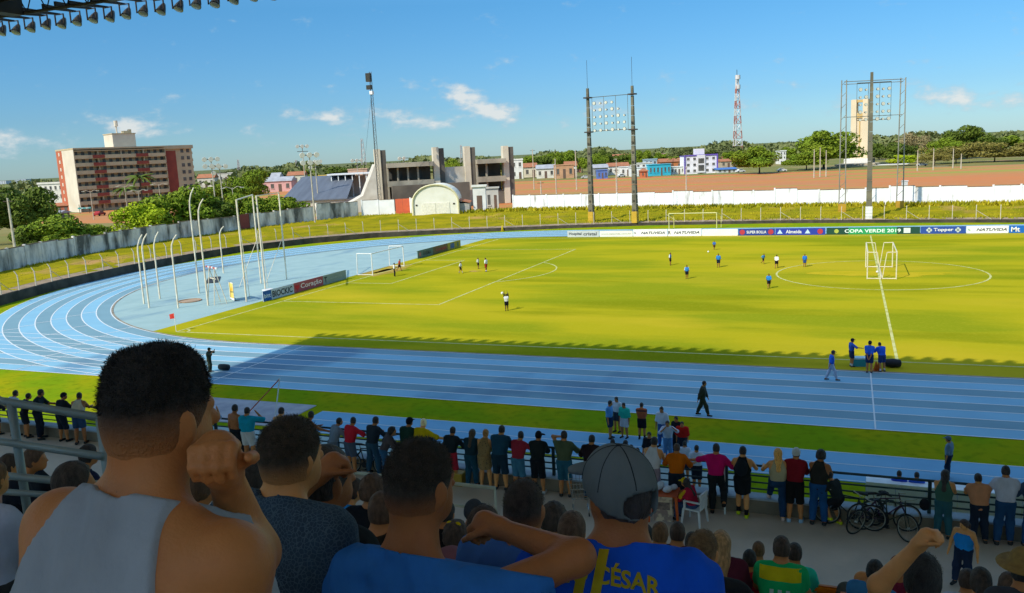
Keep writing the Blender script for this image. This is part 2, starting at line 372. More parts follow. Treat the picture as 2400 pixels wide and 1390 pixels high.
for i in range(140):
    a = ins[i]; t = fa[min(i+1, 139)]-fa[max(i-1, 0)]; n = np.array([-t[1], t[0]]); n = n/np.linalg.norm(n)*-1.0
    o_ = np.array([n[0], n[1]])   # outward from the pitch
    if (a[:2]+o_-[CX, CY])@(a[:2]-[CX, CY]) < (a[:2]-[CX, CY])@(a[:2]-[CX, CY]): o_ = -o_
    rw.v += [(a[0], a[1], -.05), (a[0], a[1], a[2]+.06), (a[0]+o_[0]*.3, a[1]+o_[1]*.3, a[2]+.06), (a[0]+o_[0]*.3, a[1]+o_[1]*.3, -.05)]
    q0, q1 = a[:2]+o_*.3, a[:2]+o_*1.7
    cp.v += [(q0[0], q0[1], a[2]+.05), (q1[0], q1[1], a[2]+.2)]
for i in range(139):
    b = i*4
    for k in range(4): rw.f.append((b+k, b+(k+1) % 4, b+4+(k+1) % 4, b+4+k))
    cp.f.append((2*i, 2*i+1, 2*i+3, 2*i+2))
rw = rw.build('retaining_wall', m_ret); tag(rw, 'low dark retaining wall curving round the outside of the track', 'wall')
cp.build('bank_path', m_cope)['kind'] = 'structure'
# dirt road on the far bank and red dirt field beyond the wall
m_red = mat('red_dirt', (.54, .185, .05), .95, (.45, .20, .07), scale=.012, lo=.4, hi=.62, bump=.2, stretch=(.5, 1.5, 1))
layer(m_red, (.30, .29, .04), .022, .53, .62, stretch=(.3, 2.4, 1), amount=.9); layer(m_red, (.46, .24, .11), .15, .55, .8, amount=.5)
MB().quad((-190, 118, -.03), (420, 105, -.03), (420, 300, -.03), (-230, 330, -.03)).build('red_dirt_field', m_red)['kind'] = 'structure'
m_scrub = mat('scrub_ground', (.16, .17, .03), .95, (.25, .20, .06), scale=.03, lo=.4, hi=.6, bump=.2)
layer(m_scrub, (.36, .19, .08), .05, .6, .7, amount=.8)
MB().quad((-700, 118, -.04), (700, 108, -.04), (900, 620, -.04), (-900, 620, -.04)).build('scrub_field', m_scrub)['kind'] = 'structure'
MB().quad((-700, -120, -.045), (-56, -120, -.045), (-56, 130, -.045), (-700, 130, -.045)).build('left_field', m_scrub)['kind'] = 'structure'
# ------------------------------------------------------------------ boundary wall (panels between piers)
m_wl = mat('wall_grey', (.80, .72, .60), .9, (.80, .76, .70), scale=.5, bump=.25)
layer(m_wl, (.05, .055, .045), .5, .43, .60, stretch=(1, 1, .3), amount=.9); layer(m_wl, (.42, .43, .42), 1.4, .55, .7, amount=.5)
m_ww = mat('wall_white', (.82, .82, .80), .85, (.74, .74, .70), scale=.7, bump=.2)
layer(m_ww, (.20, .17, .12), .55, .63, .74, stretch=(1.4, 1.4, .3), amount=.75)
m_cap = mat('wall_cap', (.25, .17, .10), .9, (.09, .08, .06), scale=.8)
def wall_run(path, label, m, h, n, cap=True, pier=True):
    t_ = thing('boundary_wall', label, 'wall')
    p, L_ = resample(path, n+1)
    for i in range(n):
        a, b = p[i][:2], p[i+1][:2]; d = (b-a)/np.linalg.norm(b-a); q = np.array([-d[1], d[0]])*.09
        hh = h+.12*rng.standard_normal(); z0 = p[i][2]-.4
        mb = MB(); mb.prism([tuple(a-q), tuple(b-q), tuple(b+q), tuple(a+q)], z0, p[i][2]+hh); mb.build('panel', m, t_)
        if cap:
            q2 = q*1.25; mb = MB(); mb.prism([tuple(a-q2), tuple(b-q2), tuple(b+q2), tuple(a+q2)], p[i][2]+hh+.004, p[i][2]+hh+.10); mb.build('coping', m_cap, t_)
        if pier:
            q3 = q*1.9; e = d*.14; mb = MB(); mb.prism([tuple(a-q3-e), tuple(a-q3+e), tuple(a+q3+e), tuple(a+q3-e)], z0, p[i][2]+hh+.16); mb.build('pier', m, t_)
    return t_
wall_run(WALL[:7], 'long grey stained boundary wall along the left bank in shade', m_wl, 2.75, 26)
wall_run([(-52.45, 96.3, 1.2), (-49.0, 106.6, 1.2)], 'short stained pale wall at the bend beside the red gate', m_wl, 3.2, 3)
wall_run([(-48.5, 107.5, 1.2), (-41.8, 109.9, 1.2)], 'white wall panel just left of the red metal gate', m_ww, 3.1, 2)
wall_run([(-38.6, 111.3, 1.2), (-31.0, 112.0, 1.2)], 'white wall between the red gate and the vaulted hall', m_ww, 3.1, 2)
wall_run([(-15.5, 113.6, 1.2)]+WALL[10:], 'long bright white boundary wall behind the far bank', m_ww, 2.9, 36)
# ================================================================== THE STAND
ZF, YR = 3.15, -29.4
m_conc = mat('concourse_floor', (.70, .55, .42), .9, (.60, .48, .37), scale=.7, bump=.3, bscale=30)
layer(m_conc, (.34, .28, .22), .35, .55, .72, amount=.6)
cf = MB().box(-5, 125, -37.3, YR-.32, ZF-.5, ZF).build('concourse', m_conc); struct(cf, 'grey concrete concourse behind the railing')
m_lb = mat('low_parapet', (.30, .23, .15), .9, (.18, .14, .095), scale=.9, bump=.3)
kb = MB().box(-5, 125, YR-.31, YR+.06, 0, ZF+.36).build('low_parapet', m_lb); tag(kb, 'low brown concrete kerb under the green railing', 'parapet')
MB().box(-5, 125, YR-.33, YR+.08, ZF+.363, ZF+.41).build('coping', mat('coping_pale', (.40, .46, .50), .7), kb)
m_rail = mat('green_rail', (.022, .055, .058), .45, (.015, .035, .04), scale=3)
rl = thing('railing', 'dark green tubular railing along the front of the concourse', 'railing')
for x in np.arange(0.9, 75, 2.42): MB().box(x-.04, x+.04, YR-.17, YR-.09, ZF+.41, ZF+1.22).build('post', m_rail, rl)
for k, z in enumerate((.60, .78, .96, 1.24)): MB().tube([(-2, YR-.13, ZF+z), (80, YR-.13, ZF+z)], .034 if k == 3 else .024, 8).build('rail', m_rail, rl)
# stepped terrace; every row a slab
m_tier = mat('terrace', (.68, .60, .50), .9, (.58, .52, .43), scale=.8, bump=.3)
tr = thing('terrace', 'stepped concrete terrace of the stand', 'stand'); del tr['category']; tr['kind'] = 'structure'
def zrow(y): return 6.1+.49*(-40-y)
TIERS = []
yy = -37.3; zt = ZF+.5
while yy > -66:
    zt = max(zrow(yy-.45), ZF+.35); TIERS.append((yy, zt))
    MB().box(-2, 120, yy-.9, yy, zt-.7, zt).build('step', m_tier, tr); yy -= .9
def tier_z(y):
    z = ZF
    for a, b in TIERS:
        if y <= a: z = b
    return z
# roof over the stand with a lattice girder and a row of floodlights along its front edge
YE, ZE = -20.0, 20.35
m_roof = mat('roof_sheet', (.80, .74, .66), .8, (.70, .65, .58), scale=.5)
XR = 2.3
YG = -21.9
rf = MB().add([(XR, YG+.38, ZE+1.05), (112, YG+.38, ZE+1.05), (112, -60.2, ZE+.1), (XR, -60.2, ZE+.1), (XR, YG+.38, ZE+1.17), (112, YG+.38, ZE+1.17), (112, -60.2, ZE+.22), (XR, -60.2, ZE+.22)],
    [(0, 3, 2, 1), (4, 5, 6, 7), (0, 1, 5, 4), (1, 2, 6, 5), (2, 3, 7, 6), (3, 0, 4, 7)]).build('roof', m_roof); struct(rf, 'roof over the stand')
gd = thing('roof_girder', 'brown lattice girder along the front edge of the roof', 'girder', (0, 0, 0))
m_steel = mat('brown_steel', (.06, .042, .028), .6, (.035, .026, .018), scale=2)
for y, z in ((YG, ZE-.2), (YG, ZE+.95), (YG-1.1, ZE+.2), (YG-1.1, ZE+.95)): MB().tube([(XR, y, z), (70, y, z)], .075, 6).build('chord', m_steel, gd)
mb = MB(); x = XR
while x < 70:
    mb.tube([(x, YG, ZE-.2), (x+.62, YG, ZE+.95)], .035, 4).tube([(x+.62, YG, ZE+.95), (x+1.24, YG, ZE-.2)], .035, 4)
    mb.tube([(x, YG-1.1, ZE+.2), (x+.62, YG, ZE+.95)], .03, 4); x += 1.24
mb.build('lattice', m_steel, gd)
for x in np.arange(8, 70, 6.2): MB().box(x-.35, x+.35, -40, YG-.05, ZE-.3, ZE+.95).build('rafter', m_steel, gd)
m_lh = mat('lamp_housing', (.10, .085, .06), .35, (.06, .05, .04), metal=.6, scale=4); m_lg = mat('lamp_glass', (.55, .52, .42), .12, (.7, .66, .5), scale=6, spec=.6)
lp = thing('floodlight', 'x', 'floodlight')
LM = Matrix.Rotation(R(25), 4, 'X')
MB().lathe([(.05, -.36), (.09, -.31), (.17, -.10), (.22, .1), (.23, .14)], 12).xf(Matrix.Rotation(R(180), 4, 'X')).xf(Matrix.Rotation(R(-32), 4, 'X')).xf(Matrix.Translation((0, .12, -.42))).build('housing', m_lh, lp, True)
mb = MB().lathe([(.215, .141), (.15, .18), (.02, .2)], 12).xf(Matrix.Rotation(R(180), 4, 'X')).xf(Matrix.Rotation(R(-32), 4, 'X')).xf(Matrix.Translation((0, .12, -.42))).build('glass', m_lg, lp, True)
MB().box(-.3, -.26, -.03, .03, -.5, .02).box(.26, .3, -.03, .03, -.5, .02).box(-.3, .3, -.03, .03, -.02, .02).build('bracket', m_steel, lp)
MB().add([(-.06, -1.95, -.16), (.06, -1.95, -.16), (.06, .05, -.02), (-.06, .05, -.02), (-.06, -1.95, .06), (.06, -1.95, .06), (.06, .05, .05), (-.06, .05, .05)], [(0, 3, 2, 1), (4, 5, 6, 7), (0, 1, 5, 4), (1, 2, 6, 5), (2, 3, 7, 6), (3, 0, 4, 7)]).build('arm', m_steel, lp)
k = 0
for x in np.arange(3.0, 64, 1.03):
    lab = 'round floodlight hanging in the row under the front edge of the roof'
    if k == 0: lp.location = (x, YE+.15, ZE+.05); lp['label'] = lab; lp['group'] = 'floodlights along the roof edge'
    else: dup(lp, (x, YE+.15, ZE+.05+.03*math.sin(k*2.1)), .12*math.sin(k*1.7), lab, 'floodlights along the roof edge')
    k += 1
# ================================================================== THINGS ON THE FIELD
m_wht = mat('white_tube', (.80, .80, .76), .5, (.68, .68, .62), scale=3)
m_cream = mat('cream_tube', (.72, .66, .46), .5, (.6, .54, .36), scale=3)
m_net = mat('goal_net', (.6, .62, .6), .9)
# goal on the left goal line: front frame, side frames and a fine net
t = thing('football_goal', 'white football goal with square side frames on the left goal line', 'goal', (0, 34, .03))
for y in (-3.66, 3.66):
    MB().tube([(0, y, 0), (0, y, 2.44)], .06, 10).build('post', m_wht, t)
    MB().tube([(0, y, 2.44), (-1.9, y, 2.46)], .05, 8).tube([(-1.9, y, 2.46), (-2.0, y, 0)], .05, 8).tube([(-2.0, y, .05), (0, y, .05)], .035, 6).build('side_frame', m_wht, t)
MB().tube([(0, -3.66, 2.44), (0, 3.66, 2.44)], .06, 10).build('crossbar', m_wht, t)
MB().tube([(-2.0, -3.66, .05), (-2.0, 3.66, .05)], .03, 6).build('ground_bar', m_wht, t)
# portable goals parked back to back on the halfway line
def portable_goal(label, x, y, sgn):
    t = thing('portable_goal', label, 'goal', (x, y, .03), 0, 'training goals parked on the halfway line')
    for yy_ in (0, 7.6):
        MB().tube([(0, yy_, 0), (0, yy_, 2.44)], .055, 8).build('post', m_cream, t)
        MB().tube([(0, yy_, 2.44), (sgn*.8, yy_, 2.42)], .04, 6).tube([(sgn*.8, yy_, 2.42), (sgn*1.15, yy_, .05)], .04, 6).tube([(0, yy_, .05), (sgn*1.15, yy_, .05)], .05, 6).build('side_frame', m_cream, t)
    MB().tube([(0, 0, 2.44), (0, 7.6, 2.44)], .055, 8).build('crossbar', m_cream, t)
    MB().tube([(sgn*1.15, 0, .05), (sgn*1.15, 7.6, .05)], .04, 6).build('ground_bar', m_cream, t)
portable_goal('left one of two cream portable goals standing back to back at the centre', 51.45, 30.7, 1)
portable_goal('right one of two cream portable goals standing back to back at the centre', 53.85, 30.75, -1)
# goal standing beyond the far advertising boards
a = G(1553, 545, 0); b = G(1640, 545, 0)
t = thing('football_goal', 'pale yellow goal standing on the grass behind the far advertising boards', 'goal', (a[0], a[1]+5, 0))
w_ = 7.32; m_yel = mat('yellow_tube', (.70, .62, .22), .5)
for x in (0, w_): MB().tube([(x, 0, 0), (x, 0, 2.44)], .07, 8).build('post', m_yel, t); MB().tube([(x+.4, 1.9, 0), (x+.4, 1.9, 1.9)], .05, 6).tube([(x+.4, 1.9, 1.9), (x, 0, 2.44)], .04, 6).build('back_stay', m_yel, t)
MB().tube([(0, 0, 2.44), (w_, 0, 2.44)], .07, 8).build('crossbar', m_yel, t)
# corner flag
t = thing('corner_flag', 'red corner flag on a pale pole at the near left corner of the pitch', 'flag', (0, 0, .03))
MB().tube([(0, 0, 0), (-.05, .05, 1.5)], .02, 6).build('pole', m_wht, t)
MB().add([(-.05, .05, 1.5), (-.42, -.1, 1.42), (-.36, -.12, 1.05), (-.04, .05, 1.08), (-.04, .065, 1.5), (-.41, -.085, 1.42), (-.35, -.105, 1.05), (-.03, .065, 1.08)], [(0, 1, 2, 3), (7, 6, 5, 4), (0, 4, 5, 1), (1, 5, 6, 2), (2, 6, 7, 3), (3, 7, 4, 0)]).build('flag', paint('#d23a2a'), t)
# footballs
def ball(label, p):
    mb = MB(); n = 8
    prof = [(.11*math.sin(math.pi*i/n)+.001, -.11*math.cos(math.pi*i/n)) for i in range(n+1)]
    o = mb.lathe(prof, 12).build('football', mat('ball', (.75, .75, .70), .5, (.1, .1, .1), scale=14, lo=.62, hi=.66), smooth=True); o.location = tuple(p); tag(o, label, 'football')
p = G(1660, 590, .11); ball('white football on the grass near the far blue players', p)
p = AT(1177, 687, DEP(G(1189, 729))); ball('white football in the air above the player with raised arms', p)
p = G(2056, 637, .14); ball('small white ball lying between the two portable goals', p)
# ------------------------------------------------------------------ advertising boards
def board(label, p0, p1, h, col, texts, z0=.03, frame=True, tilt=0.0):
    p0 = np.array([p0[0], p0[1]]); p1 = np.array([p1[0], p1[1]]); L_ = np.linalg.norm(p1-p0); rz = math.atan2(p1[1]-p0[1], p1[0]-p0[0])
    t = thing('advertising_board', label, 'advertising board', (p0[0], p0[1], z0), rz)
    MB().box(0, L_, 0, .06, .0, h).build('panel', mat('board', col, .6, tuple(x*.9 for x in lin(col)), scale=.7), t)
    if frame:
        MB().box(0, L_, .065, .12, .05, .1).box(0, L_, .065, .12, h-.1, h-.05).build('back_frame', m_ret, t)
    for s_, cx_, wd, hh, c_, *o in texts:
        if s_.startswith('#'):
            kind = s_[1:]; mb = MB(); x = cx_*L_; z = h*.5
            if kind == 'box': mb.box(x-wd*L_/2, x+wd*L_/2, -.012, -.004, z-hh*h/2, z+hh*h/2)
            if kind == 'disc': mb.lathe([(hh*h/2, -.016), (hh*h/2, -.004)], 16, (x, 0, z), 'y')
            if kind == 'ring':
                mb.lathe([(hh*h/2, -.016), (hh*h/2, -.004)], 16, (x, 0, z), 'y')
            if kind == 'heart':
                r = hh*h/2; pts = [(x+r*.062*16*math.sin(a)**3, z+r*.062*(13*math.cos(a)-5*math.cos(2*a)-2*math.cos(3*a)-math.cos(4*a))) for a in np.linspace(0, 2*math.pi, 28, endpoint=False)]
                mb.add([(q[0], -.014, q[1]) for q in pts]+[(q[0], -.004, q[1]) for q in pts], [tuple(range(28))]+[(i+28, (i+1) % 28+28, (i+1) % 28, i) for i in range(28)])
            if kind == 'hill':
                r = hh*h/2; pts = [(x-r*1.1, z-r*.8), (x-r*.35, z+r*.4), (x, z+r), (x+r*.35, z+r*.4), (x+r*1.1, z-r*.8)]
                mb.add([(q[0], -.014, q[1]) for q in pts]+[(q[0], -.004, q[1]) for q in pts], [tuple(range(5))]+[(i+5, (i+1) % 5+5, (i+1) % 5, i) for i in range(5)])
            if kind == 'clover':
                r = hh*h/2
                for dx, dz in ((0, .5), (0, -.5), (.5, 0), (-.5, 0)): mb.lathe([(r*.5, -.016), (r*.5, -.004)], 10, (x+dx*r, 0, z+dz*r), 'y')
            mb.build('emblem', mat('print', c_, .6), t)
        else:
            me = fit_text(text_mesh(s_, 1, bold=.02, shear=o[0] if o else 0), wd*L_, hh*h); me.materials.append(mat('print', c_, .6))
            ob = link('lettering', me, None, t); ob.location = (cx_*L_, -.022, h*.5); ob.rotation_euler = (R(90), 0, 0)
BH = .93
def bpt(px): return ATY(px, 553, 69.4)[:2]*np.array([1, 0])+np.array([0, 69.4])
W_, BL, RD, GN = '#f0f0ea', '#28408c', '#b83a44', '#2a7a4a'
board('grey board with two small words, leftmost along the far touchline', bpt(1330), bpt(1404), BH, '#c3c8c4', [('Hospital', .25, .40, .55, '#37424a'), ('cristal', .72, .42, .5, '#4a4f52')])
board('white board with a thin grey line of print beside the grey board', bpt(1405.5), bpt(1483), BH-.06, '#e4e6da', [('www.natuvida.com.br', .5, .92, .2, '#a8a590')])
board('white board with dark italic lettering in front of the pale yellow goal', bpt(1484.5), bpt(1564), BH+.1, W_, [('N.', .06, .07, .32, '#667'), ('NATUVIDA', .58, .70, .36, '#30343a', .3)])
board('second white lettered board in front of the pale yellow goal', bpt(1565.5), bpt(1644), BH+.1, W_, [('R', .05, .08, .5, '#3a3d40'), ('NATUVIDA', .56, .76, .36, '#34383c', .3)])
board('blank white board left of the blue boards on the far side', bpt(1645.5), bpt(1729), BH, '#ece9df', [('.', .5, .01, .05, '#d8d4c4')])
board('blue board with a white word between two red rimmed discs', bpt(1730.5), bpt(1816), BH, BL, [('#disc', .11, .1, .78, RD), ('#disc', .89, .1, .78, RD), ('SUPER BOLLA', .5, .54, .42, W_)])
board('blue board with two white hills beside a white two line name', bpt(1817.5), bpt(1934), BH, '#2c3fa0', [('#hill', .09, .1, .7, '#c9e4ea'), ('#hill', .65, .1, .7, '#c9e4ea'), ('Almeida', .37, .32, .5, W_), ('#disc', .90, .1, .78, RD)])
board('long green board reading COPA VERDE 2019 behind the halfway line', bpt(1937), bpt(2156), BH, '#1f4a3a', [('#box', .5, .52, .98, '#2c9a5c'), ('#disc', .11, .05, .6, '#b8c050'), ('COPA VERDE 2019', .50, .60, .50, '#f4fff4'), ('#box', .865, .07, .7, '#dfe8e0')])
board('blue board reading Topper between two pale clover emblems', bpt(2157.5), bpt(2263), BH, '#2d4f9a', [('#clover', .19, .1, .72, '#cdd8d2'), ('#clover', .83, .1, .72, '#cdd8d2'), ('Topper', .51, .44, .56, W_)])
board('white board with dark italic lettering right of the blue Topper board', bpt(2264.5), bpt(2363), BH, W_, [('N.', .07, .07, .34, '#6a7'), ('NATUVIDA', .6, .72, .38, '#3a3d40', .3)])
board('bright blue board with white letters at the right edge', bpt(2364.5), bpt(2440), BH, '#1766b8', [('Mt', .2, .28, .66, W_), ('#disc', .26, .1, .2, '#c08a4a')])
XB = -1.75
def lpt(px, py): p = G(px, py, 0); return (XB, p[1])
ys = [lpt(603, 708), lpt(680, 688), lpt(750, 669), lpt(812, 654)]
board('blue and white board nearest on the left goal line', ys[0], ys[1], 1.0, '#b9c8d6', [('#box', .13, .25, .96, '#1c62b0'), ('bitt', .13, .2, .4, '#d8e8f8'), ('BIOCKIC', .62, .66, .6, '#2a3648')])
board('red board with a heart, second on the left goal line', (XB, ys[1][1]+.05), ys[2], 1.0, '#a9525a', [('#heart', .1, .14, .75, '#c02838'), ('Coração', .58, .74, .62, '#f0dede')])
board('pale grey board with a dark mark, third on the left goal line', (XB, ys[2][1]+.05), ys[3], 1.0, '#8d9a90', [('T', .1, .12, .6, '#333'), ('energia', .55, .5, .3, '#a5b0a4')])
zs = [lpt(962, 607), lpt(1003, 597), lpt(1042, 587.5), lpt(1080, 579)]
board('grey green board just behind the far side of the goal', zs[0], zs[1], 1.0, '#5f7468', [('#disc', .14, .1, .6, '#a8726a'), ('FARMA', .6, .5, .5, '#3b4a44')])
board('brown and red board behind the far corner of the goal area', (XB, zs[1][1]+.05), zs[2], 1.0, '#6d5a3a', [('Coração', .55, .72, .55, '#b04a48')])
board('yellow board with a blue mark nearest the far left corner', (XB, zs[2][1]+.05), zs[3], 1.0, '#a89a30', [('#box', .35, .3, .7, '#4a6a94'), ('#box', .78, .14, .6, '#6d7a58')])
# yellow and white sign by the throwing cage
p = G(545, 704, 0); t = thing('info_sign', 'yellow and white sign panel standing by the throwing cage', 'sign', (p[0], p[1], .01), R(-35))
MB().box(-.75, .75, -.02, .02, .05, 1.85).build('panel', paint('#f0efe6'), t)
MB().box(-.62, .68, -.032, -.022, .25, 1.7).build('print', mat('yellow_print', '#e8a818', .6, '#f2d878', scale=1.4, lo=.4, hi=.6), t)
MB().box(-.7, -.6, -.02, .5, 0, .05).box(.6, .7, -.02, .5, 0, .05).build('foot', m_steel, t)
# ------------------------------------------------------------------ throwing cage: a ring of tall bent posts and two gate frames
m_pole = mat('weathered_pole', (.80, .72, .54), .6, (.62, .53, .38), scale=2)
cage = thing('throwing_cage', 'throwing cage of tall bent poles round a rusty circle on the infield', 'cage')
def pole(px, bot, topx, topy, bx, by, r=.075):
    b0 = G(px, bot, .01); d = DEP(b0)
    # vertical pole to the bend, then the arm leaning over
    k = AT(bx, by, d); zt_ = k[2]; tp = AT(topx, topy, d)
    MB().tube([b0, (b0[0], b0[1], zt_*.55), (b0[0], b0[1], zt_*.92), (b0[0]+.06*RT[0], b0[1]+.06*RT[1], zt_), (b0[0]+.28*RT[0], b0[1]+.28*RT[1], zt_+(tp[2]-zt_)*.55), (b0[0]+.62*RT[0], b0[1]+.62*RT[1], max(tp[2], zt_+.4))], [r*1.2, r, r, r*.95, r*.9, r*.8], 8).build('post', m_pole, cage)
for a in [(350, 722, 338, 546, 333, 572), (338, 712, 327, 548, 320, 575), (375, 700, 364, 542, 360, 570), (418, 722, 413, 548, 404, 572), (467, 687, 436, 440, 438, 470), (488, 716, 466, 465, 461, 492), (524, 640, 505, 530, 510, 545)]: pole(*a)
def gate(px0, px1, bot0, bot1, ty):
    a_ = G(px0, bot0, .01); b_ = G(px1, bot1, .01)
    h = AT(px0, ty, DEP(a_))[2]
    MB().tube([a_, (a_[0], a_[1], h), (b_[0], b_[1], h), b_], .085, 8).build('gate_frame', m_pole, cage)
    MB().tube([(a_[0], a_[1], h*.98), (a_[0]-.9, a_[1]+1.6, .02)], .03, 5).tube([(b_[0], b_[1], h*.5), (b_[0]-.9, b_[1]-2.5, .02)], .03, 5).build('stay', m_pole, cage)
gate(578, 612, 707, 664, 466); gate(622, 672, 679, 655, 457)
mb = MB(); c0 = G(445, 706, 0)
for k in range(20):
    a0_, a1_ = 2*math.pi*k/20, 2*math.pi*(k+1)/20
    mb.tube([(c0[0]+1.1*math.cos(a0_), c0[1]+1.1*math.sin(a0_), .05), (c0[0]+1.1*math.cos(a1_), c0[1]+1.1*math.sin(a1_), .05)], .05, 5)
mb.build('throwing_circle', mat('rusty_ring', (.36, .22, .12), .8), cage)
mb = MB(); mb.lathe([(1.05, .02), (1.05, .03)], 24, (c0[0], c0[1], 0)); mb.build('circle_floor', mat('ring_floor', (.42, .30, .20), .9), cage)
# hurdles and the high stand by the cage
p = G(505, 712, 0)
t = thing('judge_stand', 'pale steel trestle with a red and white bar beside the throwing cage', 'trestle', (p[0], p[1], .01), R(-30))
for sx in (-.9, .9): MB().tube([(sx, -.4, 0), (sx*.8, 0, 3.4)], .045, 6).tube([(sx, .8, 0), (sx*.8, 0, 3.4)], .045, 6).build('leg', m_pole, t)
mb = MB(); mb2 = MB()
for k in range(6): (mb if k % 2 else mb2).box(-1.5+k*.5, -1.5+k*.5+.496, -.06, .06, 3.42, 3.58)
mb.build('white_band', m_wht, t); mb2.build('red_band', paint('#b8584e'), t)
MB().box(-.85, .85, -.03, .03, 2.4, 2.48).build('cross_bar', m_pole, t)
# long dark mat behind it
p = G(500, 657, 0); t = MB().box(-2.6, 2.6, -.7, .7, 0, .08).build('landing_mat', mat('dark_mat', (.035, .04, .045), .8)); t.location = (p[0], p[1], .01); t.rotation_euler = (0, 0, R(-52)); tag(t, 'dark low mat lying on the infield behind the throwing cage', 'mat')
# white plank and base by the gate frames
p = G(640, 682, 0); t = MB().box(-1.3, 1.3, -.5, .5, 0, .12).build('base_plate', mat('white_plank', (.7, .7, .66), .8)); t.location = (p[0], p[1], .01); t.rotation_euler = (0, 0, R(-20)); tag(t, 'low white platform on the infield beside the tall gate frames', 'platform')
# cooler, bag and cones beside the substitutes
p = G(2013, 858, 0); t = thing('cool_box', 'teal cool box on the shaded grass beside the men in blue', 'cool box', (p[0], p[1], .02), .2)
MB().box(-.38, .38, -.25, .25, 0, .42).build('body', paint('#2f9aa8'), t); MB().box(-.4, .4, -.27, .27, .424, .5).build('lid', paint('#bfe0e0'), t)
p = G(2092, 862, 0); mb = MB().lathe([(.05, -.45), (.2, -.4), (.25, 0), (.2, .4), (.05, .45)], 10, (0, 0, .25), 'x'); o = mb.build('kit_bag', mat('black_bag', (.02, .02, .022), .7), smooth=True); o.location = (p[0], p[1], .02); tag(o, 'round black kit bag on the shaded grass beside the halfway line', 'bag')
for k, (px, py) in enumerate(((2053, 869), (2060, 868))):
    p = G(px, py, 0); t = thing('traffic_cone', ('left', 'right')[k]+' of two orange cones between the legs of the men in blue', 'cone', (p[0], p[1], .02), 0, 'orange training cones')
    MB().lathe([(.14, .03), (.03, .5), (.02, .52)], 10).build('cone', paint('#e0702a'), t, True); MB().box(-.17, .17, -.17, .17, 0, .028).build('base', paint('#d0641f'), t)
p = G(526, 868, 0); o = MB().lathe([(.05, -.4), (.18, -.35), (.2, 0), (.18, .35), (.05, .4)], 10, (0, 0, .2), 'x').build('dark_bag', mat('black_bag2', (.025, .03, .03), .7), smooth=True); o.location = (p[0], p[1], .02); tag(o, 'dark bag on the track at the feet of the man on the left', 'bag')
p = G(1178, 542, 0); t = thing('yellow_marker', 'small yellow marker post on the far edge of the track', 'marker', (p[0], p[1], .02)); MB().lathe([(.28, 0), (.1, .9), (.06, 1.0)], 8).build('post', paint('#d8b820'), t, True); MB().box(-.3, .3, -.3, .3, -.01, .04).build('base', paint('#c0a018'), t)
# leaning pole by the sand pit
a_ = G(645, 978, 0); t = thing('leaning_poles', 'red and white crossing bars standing beside the sand pit', 'bar', (a_[0], a_[1], .03))
MB().tube([(0, 0, 0), (.05, .6, 1.9)], .03, 6).build('upright', m_wht, t); MB().tube([(.05, .6, 1.85), (-1.5, -.6, .03)], .03, 6).build('bar', paint('#c05a3a'), t)
# ------------------------------------------------------------------ long white bench shelter near the stand, right
t = thing('white_shelter', 'long white bench shelter below the railing at the right', 'shelter', (50.5, -21.0, 0))
m_ws = mat('white_sheet', (.72, .76, .80), .5, (.6, .66, .74), scale=.8)
MB().box(0, 8.5, -.1, .55, .82, .92).build('roof_edge', mat('white_roof', (.85, .87, .86), .5), t)
for k in range(9): MB().box(k*.945, k*.945+.93, -.06, -.02, .1, .815).build('back_panel', m_ws, t)
MB().box(0, 8.5, .3, .7, .40, .45).build('bench', paint('#3a6ab0'), t)
for k in range(5): MB().box(k*2.1, k*2.1+.06, .48, .54, 0, .815).build('post', m_wht, t)
# perimeter fence: concrete posts with bent tops, braces and wires
fp, FL = resample(FENCE, 76)
fen = thing('perimeter_fence', 'wire fence on pale concrete posts with bent tops along the bank', 'fence')
m_fp = mat('fence_post', (.56, .50, .38), .8, (.42, .36, .26), scale=2); me_post = None
for i in range(75):
    p = fp[i]; t_ = fp[min(i+1, 75)]-fp[max(i-1, 0)]; a_ = math.atan2(t_[1], t_[0])
    if me_post is None:
        o = MB().box(-.045, .045, -.045, .045, -.2, 1.6).add([(-.045, -.045, 1.6), (.045, -.045, 1.6), (.045, .045, 1.6), (-.045, .045, 1.6), (-.04, .24, 2.05), (.04, .24, 2.05), (.04, .32, 2.05), (-.04, .32, 2.05)], [(4, 5, 6, 7), (0, 1, 5, 4), (1, 2, 6, 5), (2, 3, 7, 6), (3, 0, 4, 7)]).build('post', m_fp, fen); me_post = o.data
    else: o = link('post', me_post, None, fen)
    o.location = (p[0], p[1], p[2]+.06); o.rotation_euler = (0, 0, a_+(math.pi if False else 0))
    if i % 3 == 0 and i < 74:
        q = fp[i+1]; MB().tube([(p[0], p[1], p[2]+1.35), (p[0]*.35+q[0]*.65, p[1]*.35+q[1]*.65, q[2]+.05)], .035, 4).build('brace', m_fp, fen)
for z in (.5, 1.0, 1.5):
    MB().tube([(q[0], q[1], q[2]+z) for q in fp], .010, 3).build('wire', m_steel, fen)
